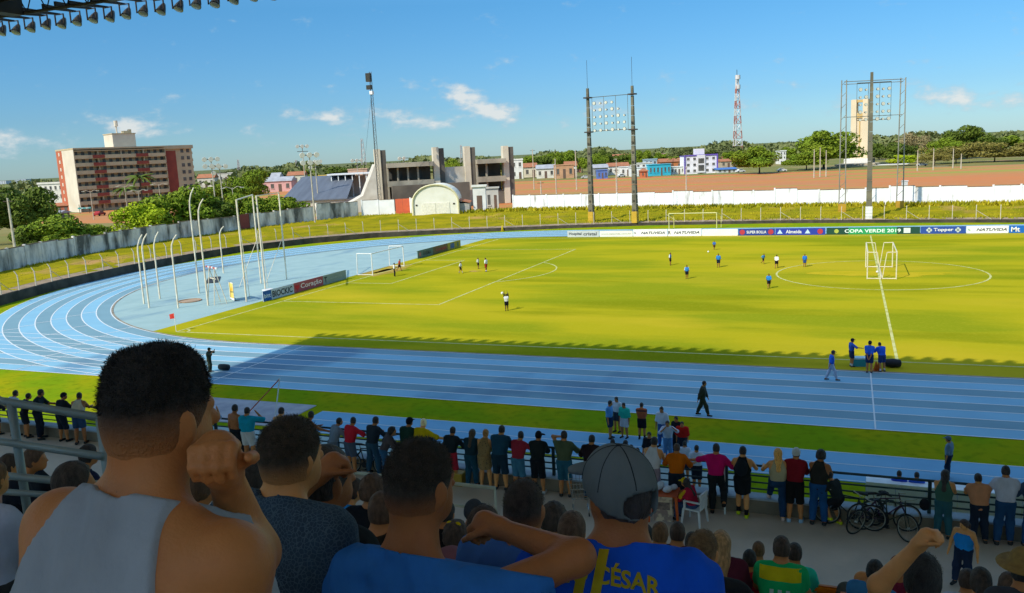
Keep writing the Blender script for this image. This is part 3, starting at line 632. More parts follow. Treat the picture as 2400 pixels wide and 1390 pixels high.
# rough grass and weeds along the bank
r = np.random.default_rng(3); V = []; Fc = []
def blades(n, path_a, path_b, i0, i1, hmin, hmax, tlo, thi):
    for _ in range(n):
        u = r.uniform(i0, i1); i = int(u); f_ = u-i; t_ = r.uniform(tlo, thi)**1.0
        a = path_a[i]*(1-f_)+path_a[min(i+1, 139)]*f_; b = path_b[i]*(1-f_)+path_b[min(i+1, 139)]*f_
        p = a*(1-t_)+b*t_; h = r.uniform(hmin, hmax); w2 = h*r.uniform(.2, .5); an = r.uniform(0, math.pi); dx, dy = math.cos(an)*w2, math.sin(an)*w2; o = len(V)
        lx, ly = r.normal(0, h*.3, 2); z0 = p[2]+.18*math.sin(math.pi*t_)
        V.extend([(p[0]-dx, p[1]-dy, z0), (p[0]+dx, p[1]+dy, z0), (p[0]+lx, p[1]+ly, z0+h)]); Fc.append((o, o+1, o+2))
blades(5000, fa, wa, 0, 62, .06, .16, .05, .97); blades(12000, fa, wa, 62, 139, .1, .3, .05, .97); blades(7000, fa, wa, 62, 138, .3, .9, .85, .99); blades(1500, fa, wa, 70, 138, .2, .5, .03, .15); blades(1800, fa, wa, 10, 60, .1, .35, .93, .99)
me = bpy.data.meshes.new('rough_grass'); me.from_pydata(V, [], Fc); me.update()
m_rg = mat('rough_grass', (.42, .35, .02), .9, (.27, .27, .015), scale=.3, lo=.4, hi=.6, spec=0)
stuff(link('rough_grass', me, m_rg), 'rough yellow green grass and weeds on the bank', 'grass')
# ================================================================== CONCOURSE THINGS
# handrails on the terrace
m_gr = mat('grey_rail', (.30, .36, .34), .45, (.22, .27, .26), scale=2, metal=.2)
t = thing('stair_handrail', 'grey tubular stair handrail at the left, close to the camera', 'handrail')
def lift(px, py, d): return AT(px, py, d)
DH = 5.4
P1 = lift(-150, 914, DH+.3); P2 = lift(232, 977, DH-.25)
for (x0, y0_, x1, y1_, d0, d1, rr) in [(-150, 914, 236, 979, 5.7, 5.15, .026), (-150, 1012, 240, 1070, 5.7, 5.15, .024), (-150, 1100, 236, 1136, 5.7, 5.15, .024), (-150, 1142, 236, 1168, 5.7, 5.15, .02)]:
    MB().tube([lift(x0, y0_, d0), lift(x1, y1_, d1)], rr, 10).build('rail', m_gr, t, True)
a_ = lift(26, 945, 5.42); MB().tube([a_, (a_[0], a_[1], a_[2]-1.15)], .027, 10).build('post', m_gr, t, True)
a_ = lift(234, 979, 5.15); MB().tube([a_, (a_[0], a_[1], a_[2]-1.15)], .027, 10).build('post', m_gr, t, True)
m_pr = mat('pale_rail', (.62, .58, .42), .4, (.5, .46, .34), scale=3)
t = thing('stair_barrier', 'pale tubular barrier at the foot of the terrace stairs', 'barrier')
q0 = G(700, 1087, 4.25); q1 = G(1160, 1150, 4.25); q1[1] = q0[1]
q0 = np.array([q0[0], -33.2, 4.25]); 
def rp(px, py): return ATY(px, py, -34.0)
a0_, a1_ = rp(640, 1080), rp(1160, 1152); zz = (a0_[2]+a1_[2])/2
MB().tube([(a0_[0], -34.0, zz), (a1_[0], -34.0, zz)], .045, 8).build('rail', m_pr, t, True)
MB().tube([(a0_[0], -34.0, zz-.55), (a1_[0], -34.0, zz-.55)], .035, 8).build('rail', m_pr, t, True)
for f_ in (0, .18, .36, .54, .72, .81, 1.0): x = a0_[0]+(a1_[0]-a0_[0])*f_; MB().tube([(x, -34.0, zz), (x, -34.0, ZF)], .03, 8).build('post', m_pr, t, True)
# vendor's table, poster, chair
m_or = mat('orange_plastic', '#d8622a', .45, '#c0521f', scale=3); m_wp = mat('white_plastic', (.72, .70, .66), .45, (.6, .58, .54), scale=3)
tb = G(1552, 1218, ZF); TX, TY = tb[0]+.05, tb[1]+.1
t = thing('plastic_table', 'orange plastic table with a printed sheet hung on its front', 'table', (TX, TY, ZF), R(4))
MB().box(-.36, .36, -.3, .35, .70, .735).build('tabletop', m_or, t)
for sx in (-.33, .33):
    for sy in (-.27, .31): MB().tube([(sx, sy, .70), (sx*1.12, sy*1.1, 0)], [.045, .03], 6).build('leg', m_or, t)
MB().box(-.24, .24, -.325, -.315, .06, .72).build('poster', mat('poster', (.62, .46, .30), .8, (.30, .20, .16), scale=5, lo=.45, hi=.55), t)
o = MB().box(-.18, .18, -.006, .0, -.10, .10).build('poster_print', mat('poster_dark', (.10, .07, .07), .8, (.3, .2, .15), scale=9), t); o.location = (0, -.327, .48)
for k, (dx, dy, sc_) in enumerate(((-.15, .1, 1), (.08, -.02, .8), (.2, .18, .7))):
    mb = MB(); n = 7; mb.lathe([(.13*sc_*math.sin(math.pi*i/n)+.002, .1*sc_-.1*sc_*math.cos(math.pi*i/n)) for i in range(n+1)], 9)
    mb.v = [(x*(1+.25*math.sin(9*y+k)), y*(1+.25*math.cos(11*x)), z*(1+.2*math.sin(14*x+7*y))) for x, y, z in mb.v]
    o = mb.build('plastic_bag', mat('clear_bag', (.66, .70, .74), .25, (.5, .54, .6), scale=9, bump=.6), smooth=True); o.location = (TX+dx, TY+dy, ZF+.736); tag(o, ['large', 'middle', 'small'][k]+' crumpled pale plastic bag on the orange table', 'bag', 'bags on the table')
CXh, CYh = TX+.78, TY-.05
def plastic_chair(label, x, y, rz):
    t = thing('plastic_chair', label, 'chair', (x, y, ZF), rz)
    MB().box(-.22, .22, -.22, .22, .40, .44).build('seat', m_wp, t)
    mb = MB(); mb.box(-.22, .22, -.27, -.23, .78, .86)
    for k in range(5): mb.box(-.2+k*.09, -.2+k*.09+.04, -.265, -.235, .44, .79)
    mb.build('backrest', m_wp, t)
    for sx in (-.21, .21):
        for sy in (-.21, .21): MB().tube([(sx, sy, .42), (sx*1.18, sy*1.2, 0)], [.035, .028], 6).build('leg', m_wp, t)
        MB().box(sx-.03, sx+.03, -.26, .2, .62, .65).box(sx-.025, sx+.025, .15, .2, .43, .62).build('armrest', m_wp, t)
plastic_chair('white plastic armchair behind the orange table', CXh, CYh, R(75))
# cartons by the railing, wire basket
p = G(1081, 1125, ZF); t = thing('cardboard_box', 'yellow carton standing against the kerb by the railing', 'box', (p[0], -29.95, ZF)); MB().box(-.25, .25, -.15, .15, 0, .36).build('body', paint('#b08a2a'), t); MB().box(-.255, .255, -.155, .155, .362, .385).build('flap', paint('#c8a040'), t)
p = G(1062, 1125, ZF); t = thing('red_crate', 'small red crate beside the yellow carton at the kerb', 'crate', (p[0]-.02, -29.95, ZF)); mb = MB()
mb.box(-.16, .16, -.14, .14, 0, .03)
for z in (.08, .17, .26): mb.box(-.16, .16, -.145, -.125, z, z+.05).box(-.16, .16, .125, .145, z, z+.05).box(-.165, -.145, -.12, .12, z, z+.05).box(.145, .165, -.12, .12, z, z+.05)
mb.build('slats', paint('#a8402e'), t); MB().box(-.165, -.135, -.148, -.12, .03, .33).box(.135, .165, -.148, -.12, .03, .33).box(-.165, -.135, .12, .148, .03, .33).box(.135, .165, .12, .148, .03, .33).build('corner', paint('#983a2a'), t)
p = G(1362, 1200, ZF); t = thing('wire_trolley', 'silver wire trolley basket beside the capped spectator', 'trolley', (p[0], p[1], ZF), R(20)); m_ch = mat('chrome_wire', (.6, .6, .58), .25, metal=.9)
mb = MB()
for z, s_ in ((.95, .30), (.8, .28), (.65, .26), (.5, .24)): mb.tube([(-s_, -s_*1.3, z), (s_, -s_*1.3, z), (s_, s_*1.3, z), (-s_, s_*1.3, z), (-s_, -s_*1.3, z)], .008, 4)
for k in range(7): f_ = -1+k/3; mb.tube([(f_*.3, -.39, .95), (f_*.24, -.31, .5)], .006, 4).tube([(f_*.3, .39, .95), (f_*.24, .31, .5)], .006, 4).tube([(-.3, f_*.39, .95), (-.24, f_*.31, .5)], .006, 4).tube([(.3, f_*.39, .95), (.24, f_*.31, .5)], .006, 4)
mb.build('basket', m_ch, t)
for sx in (-.2, .2): MB().tube([(sx, -.28, .5), (sx, -.3, .1)], .012, 5).tube([(sx, .28, .5), (sx, .3, .1)], .012, 5).tube([(sx, -.3, .1), (sx, .3, .1)], .012, 5).build('frame', m_ch, t)
for sx in (-.2, .2):
    for sy in (-.3, .3): MB().lathe([(.05, -.015), (.05, .015)], 10, (sx, sy, .05), 'x').build('wheel', mat('rubber', (.02, .02, .02), .7), t)
# white stick leaning on the railing beside the magenta shirt
p = G(1705, 1188, ZF); o = MB().tube([(0, 0, 0), (-.05, .28, 1.42)], .024, 7).build('white_pole', m_wht); o.location = (p[0], -30.0, ZF); tag(o, 'white pole leaning on the railing beside the magenta shirt', 'pole')
# crumpled litter
for k, (px, py) in enumerate(((1320, 1156), (1460, 1204))):
    p = G(px, py, ZF); mb = MB(); mb.lathe([(.01, 0), (.05, .01), (.06, .03), (.02, .05)], 7); o = mb.build('litter', mat('paper', (.6, .6, .58), .8)); o.location = (p[0], p[1], ZF+.003); tag(o, ['crumpled white paper on the floor behind the olive shirt', 'crumpled white paper on the floor near the trolley'][k], 'litter')
# orange terrace seats
def terrace_seat(label, px, py, d, rz=0.0):
    p = AT(px, py, d); t = thing('terrace_seat', label, 'seat', (p[0], p[1], p[2]-.42), rz, 'orange terrace seats')
    m_s = mat('seat_plastic', '#f0901c', .4, '#e07c10', scale=4)
    pr_ = [(-.22, 0.0), (-.2, .02), (.2, .02), (.22, 0.0)]
    MB().box(-.22, .22, -.02, .36, .0, .035).box(-.22, -.19, -.02, .36, .035, .07).box(.19, .22, -.02, .36, .035, .07).build('seat', m_s, t)
    MB().add([(-.22, -.03, 0), (.22, -.03, 0), (.20, -.08, .42), (-.20, -.08, .42), (-.22, -.07, 0), (.22, -.07, 0), (.20, -.12, .42), (-.20, -.12, .42)], [(0, 1, 2, 3), (7, 6, 5, 4), (0, 4, 5, 1), (1, 5, 6, 2), (2, 6, 7, 3), (3, 7, 4, 0)]).build('backrest', m_s, t)
    MB().box(-.21, .21, -.15, -.122, .36, .40).build('rim', m_s, t)
    z = tier_z(p[1]); MB().box(-.03, .03, .1, .2, min(z-(p[2]-.42), -.02), -.002).build('bracket', m_steel, t)
terrace_seat('orange terrace seat in front of the teal shirts', 1935, 1362, 9.6); terrace_seat('orange terrace seat at the bottom edge beside the bald man', 2018, 1384, 8.9)
terrace_seat('orange terrace seat beside the green and yellow shirt', 1800, 1362, 9.3); terrace_seat('orange terrace seat just behind the empty orange seat', 1930, 1384, 9.1)
# ------------------------------------------------------------------ bicycles
m_bk = mat('black_rubber', (.015, .015, .016), .7); m_al = mat('rim_alloy', (.45, .42, .34), .35, (.3, .28, .22), scale=4, metal=.5)
def torus(mb, c, Rr, r, n=28, m=6):
    o = len(mb.v)
    for i in range(n):
        a = 2*math.pi*i/n
        for j in range(m):
            b = 2*math.pi*j/m; q = Rr+r*math.cos(b); mb.v.append((c[0]+q*math.cos(a), c[1]+r*math.sin(b), c[2]+q*math.sin(a)))
    for i in range(n):
        for j in range(m): mb.f.append((o+i*m+j, o+((i+1) % n)*m+j, o+((i+1) % n)*m+(j+1) % m, o+i*m+(j+1) % m))
    return mb
def bicycle(label, x, y, rz, lean, col):
    t = thing('bicycle', label, 'bicycle', (x, y, ZF), 0, 'bicycles parked at the railing'); t.rotation_euler = (lean, 0, rz)
    mf = mat('bike_paint', col, .35, scale=3)
    for wx in (-.53, .53):
        wh = torus(MB(), (wx, 0, .335), .315, .022).build('wheel', m_bk, t, True)
        torus(MB(), (wx, 0, .335), .288, .012).build('rim', m_al, wh, True)
        sp = MB()
        for k in range(14): a_ = math.pi*2*k/14; sp.tube([(wx, .02*(-1)**k, .335), (wx+.285*math.cos(a_), 0, .335+.285*math.sin(a_))], .0022, 3)
        sp.lathe([(.025, -.04), (.025, .04)], 8, (wx, 0, .335), 'y'); sp.build('spokes', m_al, wh)
    bb, st, hd, hb = (-.08, 0, .29), (-.22, 0, .78), (.36, 0, .82), (.40, 0, .66)
    fr = MB()
    for a_, b_ in ((bb, st), (st, hd), (bb, hb), (bb, (-.53, .05, .335)), (bb, (-.53, -.05, .335)), ((-.2, .03, .72), (-.53, .05, .335)), ((-.2, -.03, .72), (-.53, -.05, .335)), (hd, hb)): fr.tube([a_, b_], .017, 6)
    fr.build('frame', mf, t, True)
    MB().tube([hb, (.42, .05, .6), (.53, .05, .335)], .014, 5).tube([hb, (.42, -.05, .6), (.53, -.05, .335)], .014, 5).tube([hd, (.34, 0, .95)], .014, 6).build('fork', mf, t, True)
    MB().tube([(.42, -.29, 1.0), (.38, -.12, .96), (.34, 0, .95), (.38, .12, .96), (.42, .29, 1.0)], .013, 6).build('handlebar', m_al, t, True)
    MB().tube([st, (-.25, 0, .88)], .013, 6).build('seat_post', m_al, t, True)
    MB().add([(-.42, -.08, .89), (-.42, .08, .89), (-.2, .05, .90), (-.06, .015, .89), (-.06, -.015, .89), (-.2, -.05, .90), (-.40, -.06, .94), (-.40, .06, .94), (-.2, .035, .94), (-.08, .01, .92), (-.08, -.01, .92), (-.2, -.035, .94)],
             [(5, 4, 3, 2, 1, 0), (6, 7, 8, 9, 10, 11), (0, 1, 7, 6), (1, 2, 8, 7), (2, 3, 9, 8), (3, 4, 10, 9), (4, 5, 11, 10), (5, 0, 6, 11)]).build('saddle', m_bk, t)
    MB().lathe([(.09, -.006), (.09, .006)], 16, (-.08, -.05, .29), 'y').tube([(-.08, -.06, .29), (.03, -.08, .16)], .01, 5).tube([(-.08, .06, .29), (-.19, .08, .42)], .01, 5).box(-.02, .08, -.16, -.07, .15, .17).box(-.24, -.14, .07, .16, .41, .43).build('crank', m_bk, t)
def bk(px, py): q = G(px, py, ZF); return q
q = bk(1945, 1228); bicycle('bicycle under the boy with yellow shoes', q[0]+.45, -29.95, R(172), R(3), '#20262c')
q = bk(2005, 1250); bicycle('dark bicycle parked askew with its front wheel towards the terrace', q[0]+.33, q[1]+.36, R(228), R(-8), '#2a3436')
q = bk(2127, 1272); bicycle('dark bicycle nearest the woman with the long hair', q[0]-.4, q[1]+.42, R(-46), R(-9), '#303828')
q = bk(2062, 1240); bicycle('purple framed bicycle leaning against the railing', q[0]+.1, -29.93, R(10), R(-9), '#4a2048')
q = bk(862, 1110); bicycle('bicycle wheel-on beside the jeans of the man in the dark shirt', q[0], -29.92, R(5), R(-8), '#2c3030')
# ================================================================== BEYOND THE WALL
def foot(px, depth):
    """ground point straight below where the photograph shows px at that depth"""
    a = AT(px, 400, depth); return np.array([a[0], a[1], 0.0])
def hgt(px, py, depth): return float(AT(px, py, depth)[2])
HW = {}
m_pane = mat('dark_pane', (.075, .075, .07), .3, (.14, .13, .11), scale=.35, lo=.4, hi=.6)
m_tile = mat('clay_tile', (.42, .17, .08), .85, (.32, .13, .07), scale=.6, bump=.3)
m_zinc = mat('zinc_roof', (.42, .43, .44), .6, (.32, .32, .33), scale=.4)
def house(label, px0, px1, top, depth, deep=8, wall='#d8d4c8', roof='gable', roofc=None, storeys=1, cols=3, rot=0.0, win=True, name='house', door=True):
    a, b = foot(px0, depth), foot(px1, depth); L_ = np.linalg.norm(b-a); H_ = hgt((px0+px1)/2, top, depth); rz = math.atan2(b[1]-a[1], b[0]-a[0])+rot
    t = thing(name, label, 'house' if name == 'house' else name.split('_')[-1], a, rz)
    rc = roofc or m_tile; hw = H_*(.72 if roof in ('gable', 'hip') else .93)
    wm = mat('house_wall', wall, .85, tuple(x*.82 for x in lin(wall)), scale=.5, bump=.1)
    MB().box(0, L_, 0, deep, -.3, hw).build('wall', wm, t)
    if roof == 'gable':
        MB().add([(-.4, -.5, hw), (L_+.4, -.5, hw), (L_+.4, deep/2, H_), (-.4, deep/2, H_), (-.4, deep+.5, hw), (L_+.4, deep+.5, hw), (-.4, -.5, hw-.18), (L_+.4, -.5, hw-.18), (-.4, deep+.5, hw-.18), (L_+.4, deep+.5, hw-.18)],
                 [(0, 1, 2, 3), (3, 2, 5, 4), (6, 7, 1, 0), (8, 6, 0, 3, 4), (9, 5, 2, 1, 7), (4, 5, 9, 8), (7, 6, 8, 9)]).build('roof', rc, t)
    elif roof == 'hip':
        MB().add([(-.5, -.5, hw), (L_+.5, -.5, hw), (L_+.5, deep+.5, hw), (-.5, deep+.5, hw), (L_*.28, deep/2, H_), (L_*.72, deep/2, H_), (-.5, -.5, hw-.15), (L_+.5, -.5, hw-.15), (L_+.5, deep+.5, hw-.15), (-.5, deep+.5, hw-.15)],
                 [(0, 1, 5, 4), (1, 2, 5), (2, 3, 4, 5), (3, 0, 4), (6, 7, 1, 0), (7, 8, 2, 1), (8, 9, 3, 2), (9, 6, 0, 3), (9, 8, 7, 6)]).build('roof', rc, t)
    else:
        MB().box(-.25, L_+.25, -.3, deep+.3, hw, hw+.25).box(-.25, L_+.25, -.3, -.05, hw+.25, H_).build('roof', rc if roofc else wm, t)
    if win:
        fh = hw/storeys
        for s_ in range(storeys):
            for c in range(cols):
                x = L_*(c+.5)/cols; ww = min(L_/cols*.42, 1.7)
                if s_ == 0 and c == cols//2 and door:
                    MB().box(x-ww/2, x+ww/2, -.06, -.004, 0, fh*.72).build('door', mat('house_door', (.16, .10, .07), .7), t)
                else:
                    f = MB().box(x-ww/2, x+ww/2, -.05, -.004, s_*fh+fh*.32, s_*fh+fh*.74).build('window', m_pane, t)
                    MB().box(x-ww/2-.12, x+ww/2+.12, -.16, -.004, s_*fh+fh*.26, s_*fh+fh*.315).build('sill', wm, f)
    return t, L_, H_
# ---- apartment block on the left: broad face in shade, end wall in the sun
D0 = 292.0; c0_ = foot(178, D0)
vd = foot(300, D0)-np.array([CAM[0], CAM[1], 0]); vd = vd/np.linalg.norm(vd); rgt = np.array([vd[1], -vd[0], 0])
ang = R(22); uu = math.cos(ang)*rgt+math.sin(ang)*vd
ap = thing('apartment_block', 'eight storey cream and red apartment block behind the left wall', 'building', (c0_[0], c0_[1], 0), math.atan2(uu[1], uu[0]))
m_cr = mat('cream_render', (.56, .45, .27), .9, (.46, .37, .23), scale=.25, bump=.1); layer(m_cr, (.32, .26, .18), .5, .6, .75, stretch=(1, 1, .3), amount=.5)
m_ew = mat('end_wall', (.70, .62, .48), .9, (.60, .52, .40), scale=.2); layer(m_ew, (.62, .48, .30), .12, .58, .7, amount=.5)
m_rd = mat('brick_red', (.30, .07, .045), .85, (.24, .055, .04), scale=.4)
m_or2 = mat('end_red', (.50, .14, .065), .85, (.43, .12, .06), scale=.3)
HB = hgt(178, 347, D0); FL_ = HB/8.35; LB = 32.5; DB = 17.0
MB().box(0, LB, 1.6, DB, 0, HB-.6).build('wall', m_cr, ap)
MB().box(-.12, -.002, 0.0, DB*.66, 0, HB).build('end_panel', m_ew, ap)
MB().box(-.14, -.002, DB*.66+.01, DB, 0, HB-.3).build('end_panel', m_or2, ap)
for k in range(8): MB().box(-.26, -.145, DB*.78, DB*.78+1.0, k*FL_+1.2, k*FL_+2.4).build('vent', m_ew, ap)
MB().box(-.2, LB+.3, -.3, DB+.2, HB-.55, HB).build('cornice', m_cr, ap)
for k in range(8):
    z0 = k*FL_
    MB().box(0, LB*.985, .0, 1.59, z0+FL_-.28, z0+FL_).build('slab', m_cr, ap)
    if k > 0:
        segs = [(0, .19, m_cr), (.19, .315, None), (.315, .655, m_cr), (.655, .79, None), (.79, .985, m_cr)]
        for a_, b_, mm in segs:
            MB().box(LB*a_+.02, LB*b_-.02, -.05 if mm else -.22, .10, z0-.1, z0+1.05).build('balcony_parapet', mm or m_rd, ap)
    for c in range(14):
        x = LB*(c+.5)/14
        MB().box(x-.55, x+.55, 1.52, 1.597, z0+.9, z0+2.3).build('window', m_pane, ap)
    for c in range(5): x = LB*c/4.05; MB().box(x, x+.22, .05, 1.58, z0, z0+FL_-.29).build('partition', m_cr, ap)
# right wing with the tall red panel
L2 = 11.5
MB().box(LB+.02, LB+L2, 3.2, DB, 0, HB-.2).build('wing_wall', m_cr, ap)
MB().box(LB-.6, LB+5.0, 3.05, 3.19, 2, HB-1.9).build('red_panel', m_rd, ap)
MB().box(LB-.4, LB+L2+.3, 2.4, DB+.1, HB-1.2, HB+.1).build('wing_cornice', m_cr, ap)
for k in range(8):
    MB().box(LB+L2, LB+L2+1.1, 5, 8, k*FL_+.2, k*FL_+1.2).build('balcony_parapet', m_cr, ap)
    for c in range(2): MB().box(LB+7+c*2.3, LB+8.2+c*2.3, 3.12, 3.197, k*FL_+.9, k*FL_+2.2).build('window', m_pane, ap)
MB().box(LB*.47, LB*.47+8.2, 4, 12, HB, HB+4.7).build('roof_house', m_ew, ap); MB().box(LB*.47-.2, LB*.47+8.4, 3.8, 12.2, HB+4.7, HB+5.0).build('roof_slab', m_cr, ap)
MB().tube([(LB*.56, 7, HB+5), (LB*.56, 7, HB+9)], .25, 6).lathe([(.7, HB+7.6), (.7, HB+9.6)], 8, (LB*.56, 7, 0)).build('antenna', m_ew, ap)
MB().box(LB*.62, LB*.62+2, 6, 8, HB+5, HB+5.9).box(LB*.68, LB*.68+1, 6, 7, HB+5, HB+6.4).build('water_tank', m_cr, ap)
# wall poster at the foot of the block
p = foot(186, D0-8); t = thing('billboard', 'green and white billboard at the foot of the apartment block', 'billboard', (p[0], p[1], 0), math.atan2(rgt[1], rgt[0]))
MB().box(-2, 2, 0, .2, 1.5, hgt(186, 487, D0-8)).build('panel', mat('billboard', (.10, .45, .40), .7, (.6, .7, .66), scale=.5, lo=.5, hi=.56), t); MB().box(-1.6, -1.4, .22, .4, 0, 3).box(1.4, 1.6, .22, .4, 0, 3).build('post', m_steel, t)
house('white low block left of the apartment block with rows of small windows', 84, 142, 427, 330, 10, '#e6e0d2', 'flat', None, 3, 5, name='office_building', door=False)
house('brick coloured annex at the foot of the white low block', 88, 150, 477, 300, 6, '#a8624a', 'gable', None, 1, 4, door=False)
house('grey shed by the wall left of the apartment block', 60, 125, 497, 255, 6, '#8a7a66', 'gable', m_zinc, 1, 3)
for k, (x0, x1, tp, c_) in enumerate(((-8, 10, 424, '#c0c4c8'), (14, 30, 432, '#a89088'), (31, 42, 422, '#b8c0c6'), (43, 58, 420, '#b4bcc4'))):
    house(['pale high-rise tower at the left edge of the skyline', 'brown high-rise tower second on the left skyline', 'thin pale high-rise tower third on the left skyline', 'pale high-rise tower rightmost on the left skyline'][k], x0, x1, tp, 2300, 25, c_, 'flat', None, 8, 3, name='apartment_tower', door=False)
# ---- trees -------------------------------------------------------------------------------------------------
m_bark = mat('bark', (.10, .075, .05), .9, (.06, .045, .03), scale=3)
LEAF = {k: mat('foliage_'+k, c, .75, c2, scale=s_, lo=.38, hi=.62, spec=.15) for k, c, c2, s_ in (('dark', (.075, .115, .014), (.12, .16, .018), .5), ('mid', (.13, .20, .012), (.20, .255, .018), .6), ('bright', (.30, .40, .012), (.40, .46, .018), .7), ('olive', (.19, .165, .035), (.25, .21, .05), .5), ('dry', (.25, .20, .09), (.32, .26, .13), .6), ('far', (.13, .155, .05), (.18, .19, .07), .3))}
def crown_mesh(seed, n, lobes, leaf, flat=.75):
    """leaf clumps spread through the volume of many lobes: an uneven outline with gaps"""
    r = np.random.default_rng(seed); C = []; 
    for i in range(lobes):
        a = r.uniform(0, 6.28); q = r.uniform(0, .72)**.7; C.append((q*math.cos(a), q*math.sin(a), r.uniform(.15, .95)*(1-.45*q*q), r.uniform(.22, .42)))
    C = np.array(C); idx = r.integers(0, lobes, n); d = r.standard_normal((n, 3)); d /= np.linalg.norm(d, axis=1)[:, None]
    rad = r.uniform(.55, 1.0, n)**.5*C[idx, 3]; P = C[idx, :3]+d*rad[:, None]*np.array([1, 1, flat]); P[:, 2] = np.maximum(P[:, 2], .02)
    u = r.standard_normal((n, 3)); u -= d*(u*d).sum(1)[:, None]*.6; u /= np.linalg.norm(u, axis=1)[:, None]; v = np.cross(d+.5*r.standard_normal((n, 3)), u); v /= np.linalg.norm(v, axis=1)[:, None]
    s_ = leaf*r.uniform(.5, 1.3, (n, 1)); nn = np.cross(u, v)*s_*.25
    V = np.stack([P-u*s_, P-v*s_*.6+nn, P+u*s_, P+v*s_*.6+nn], 1).reshape(-1, 3)
    me = bpy.data.meshes.new('crown'); F_ = np.arange(4*n).reshape(-1, 4); me.from_pydata(V.tolist(), [], F_.tolist()); me.update(); return me
def palm_mesh(seed):
    r = np.random.default_rng(seed); mb = MB()
    for k in range(16):
        a = 6.283*k/16+r.uniform(-.15, .15); dr = r.uniform(.35, 1.1); prev = None
        for j in range(9):
            q = (j+1)/9; x = q*1.0; z = .35*q*(1.6-dr)-dr*q*q*.75; p = np.array([math.cos(a)*x, math.sin(a)*x, .75+z]); s_ = np.array([-math.sin(a), math.cos(a), 0])
            if prev is not None:
                w_ = .17*(1-q*.75)
                mb.add([prev, p, p+s_*w_-[0, 0, w_*.7], prev+s_*w_*.9-[0, 0, w_*.6]], [(0, 1, 2, 3)]); mb.add([prev, p, p-s_*w_-[0, 0, w_*.7], prev-s_*w_*.9-[0, 0, w_*.6]], [(0, 1, 2, 3)])
            prev = p
    return mb.mesh('crown')
CROWN = {}
def get_crown(kind, k):
    key = (kind, k % 4)
    if key not in CROWN:
        CROWN[key] = palm_mesh(k) if kind == 'palm' else crown_mesh(100+k % 4*7+len(kind), {'big': 7000, 'bush': 5200, 'small': 2200, 'dry': 2600}[kind], {'big': 26, 'bush': 22, 'small': 12, 'dry': 16}[kind], {'big': .052, 'bush': .06, 'small': .085, 'dry': .05}[kind])
    return CROWN[key]
def trunk_mesh(r0):
    mb = MB(); mb.tube([(0, 0, -.05), (.01, 0, .3), (-.01, .01, .62)], [r0, r0*.8, r0*.55], 7)
    for a in (0.4, 2.5, 4.4): mb.tube([(0, 0, .45), (.16*math.cos(a), .16*math.sin(a), .68), (.34*math.cos(a), .34*math.sin(a), .86)], [r0*.5, r0*.35, r0*.15], 5)
    return mb.mesh('trunk')
TRK = trunk_mesh(.055); PTR = MB().tube([(0, 0, 0), (.02, .01, .4), (0, 0, .78)], [.035, .028, .024], 7).mesh('trunk'); ntree = 0
def tree(label, px, top, depth, wpx, leaf='mid', kind='big', base=0.0, group='trees beyond the wall', low=.25, name=None):
    global ntree; ntree += 1
    f = foot(px, depth); H_ = (hgt(px, top, depth)-base)*1.06; W_t = wpx/FPX*depth/2*1.16
    nm = name or {'palm': 'palm_tree', 'bush': 'leafy_bush'}.get(kind, 'tree')
    t = thing(nm, label, 'bush' if nm.endswith('bush') else 'tree', (f[0], f[1], base), ntree*1.3, group)
    cm = get_crown(kind, ntree)
    me = cm.copy(); me.materials.clear(); me.materials.append(LEAF[leaf])
    c = link('crown', me, None, t); k = H_*(1-low)/(1.12 if kind != 'palm' else 1.0)
    if kind == 'palm': c.scale = (W_t, W_t, W_t); c.location = (0, 0, H_-W_t*.95)
    else: c.scale = (W_t/.92, W_t/.92, k); c.location = (0, 0, H_*low)
    tm = (PTR if kind == 'palm' else TRK).copy(); tm.materials.append(m_bark); q = link('trunk', tm, None, t); q.scale = (H_*.6, H_*.6, (H_-W_t*.2)/.78 if kind == 'palm' else H_*low*1.9+.2)
    return t
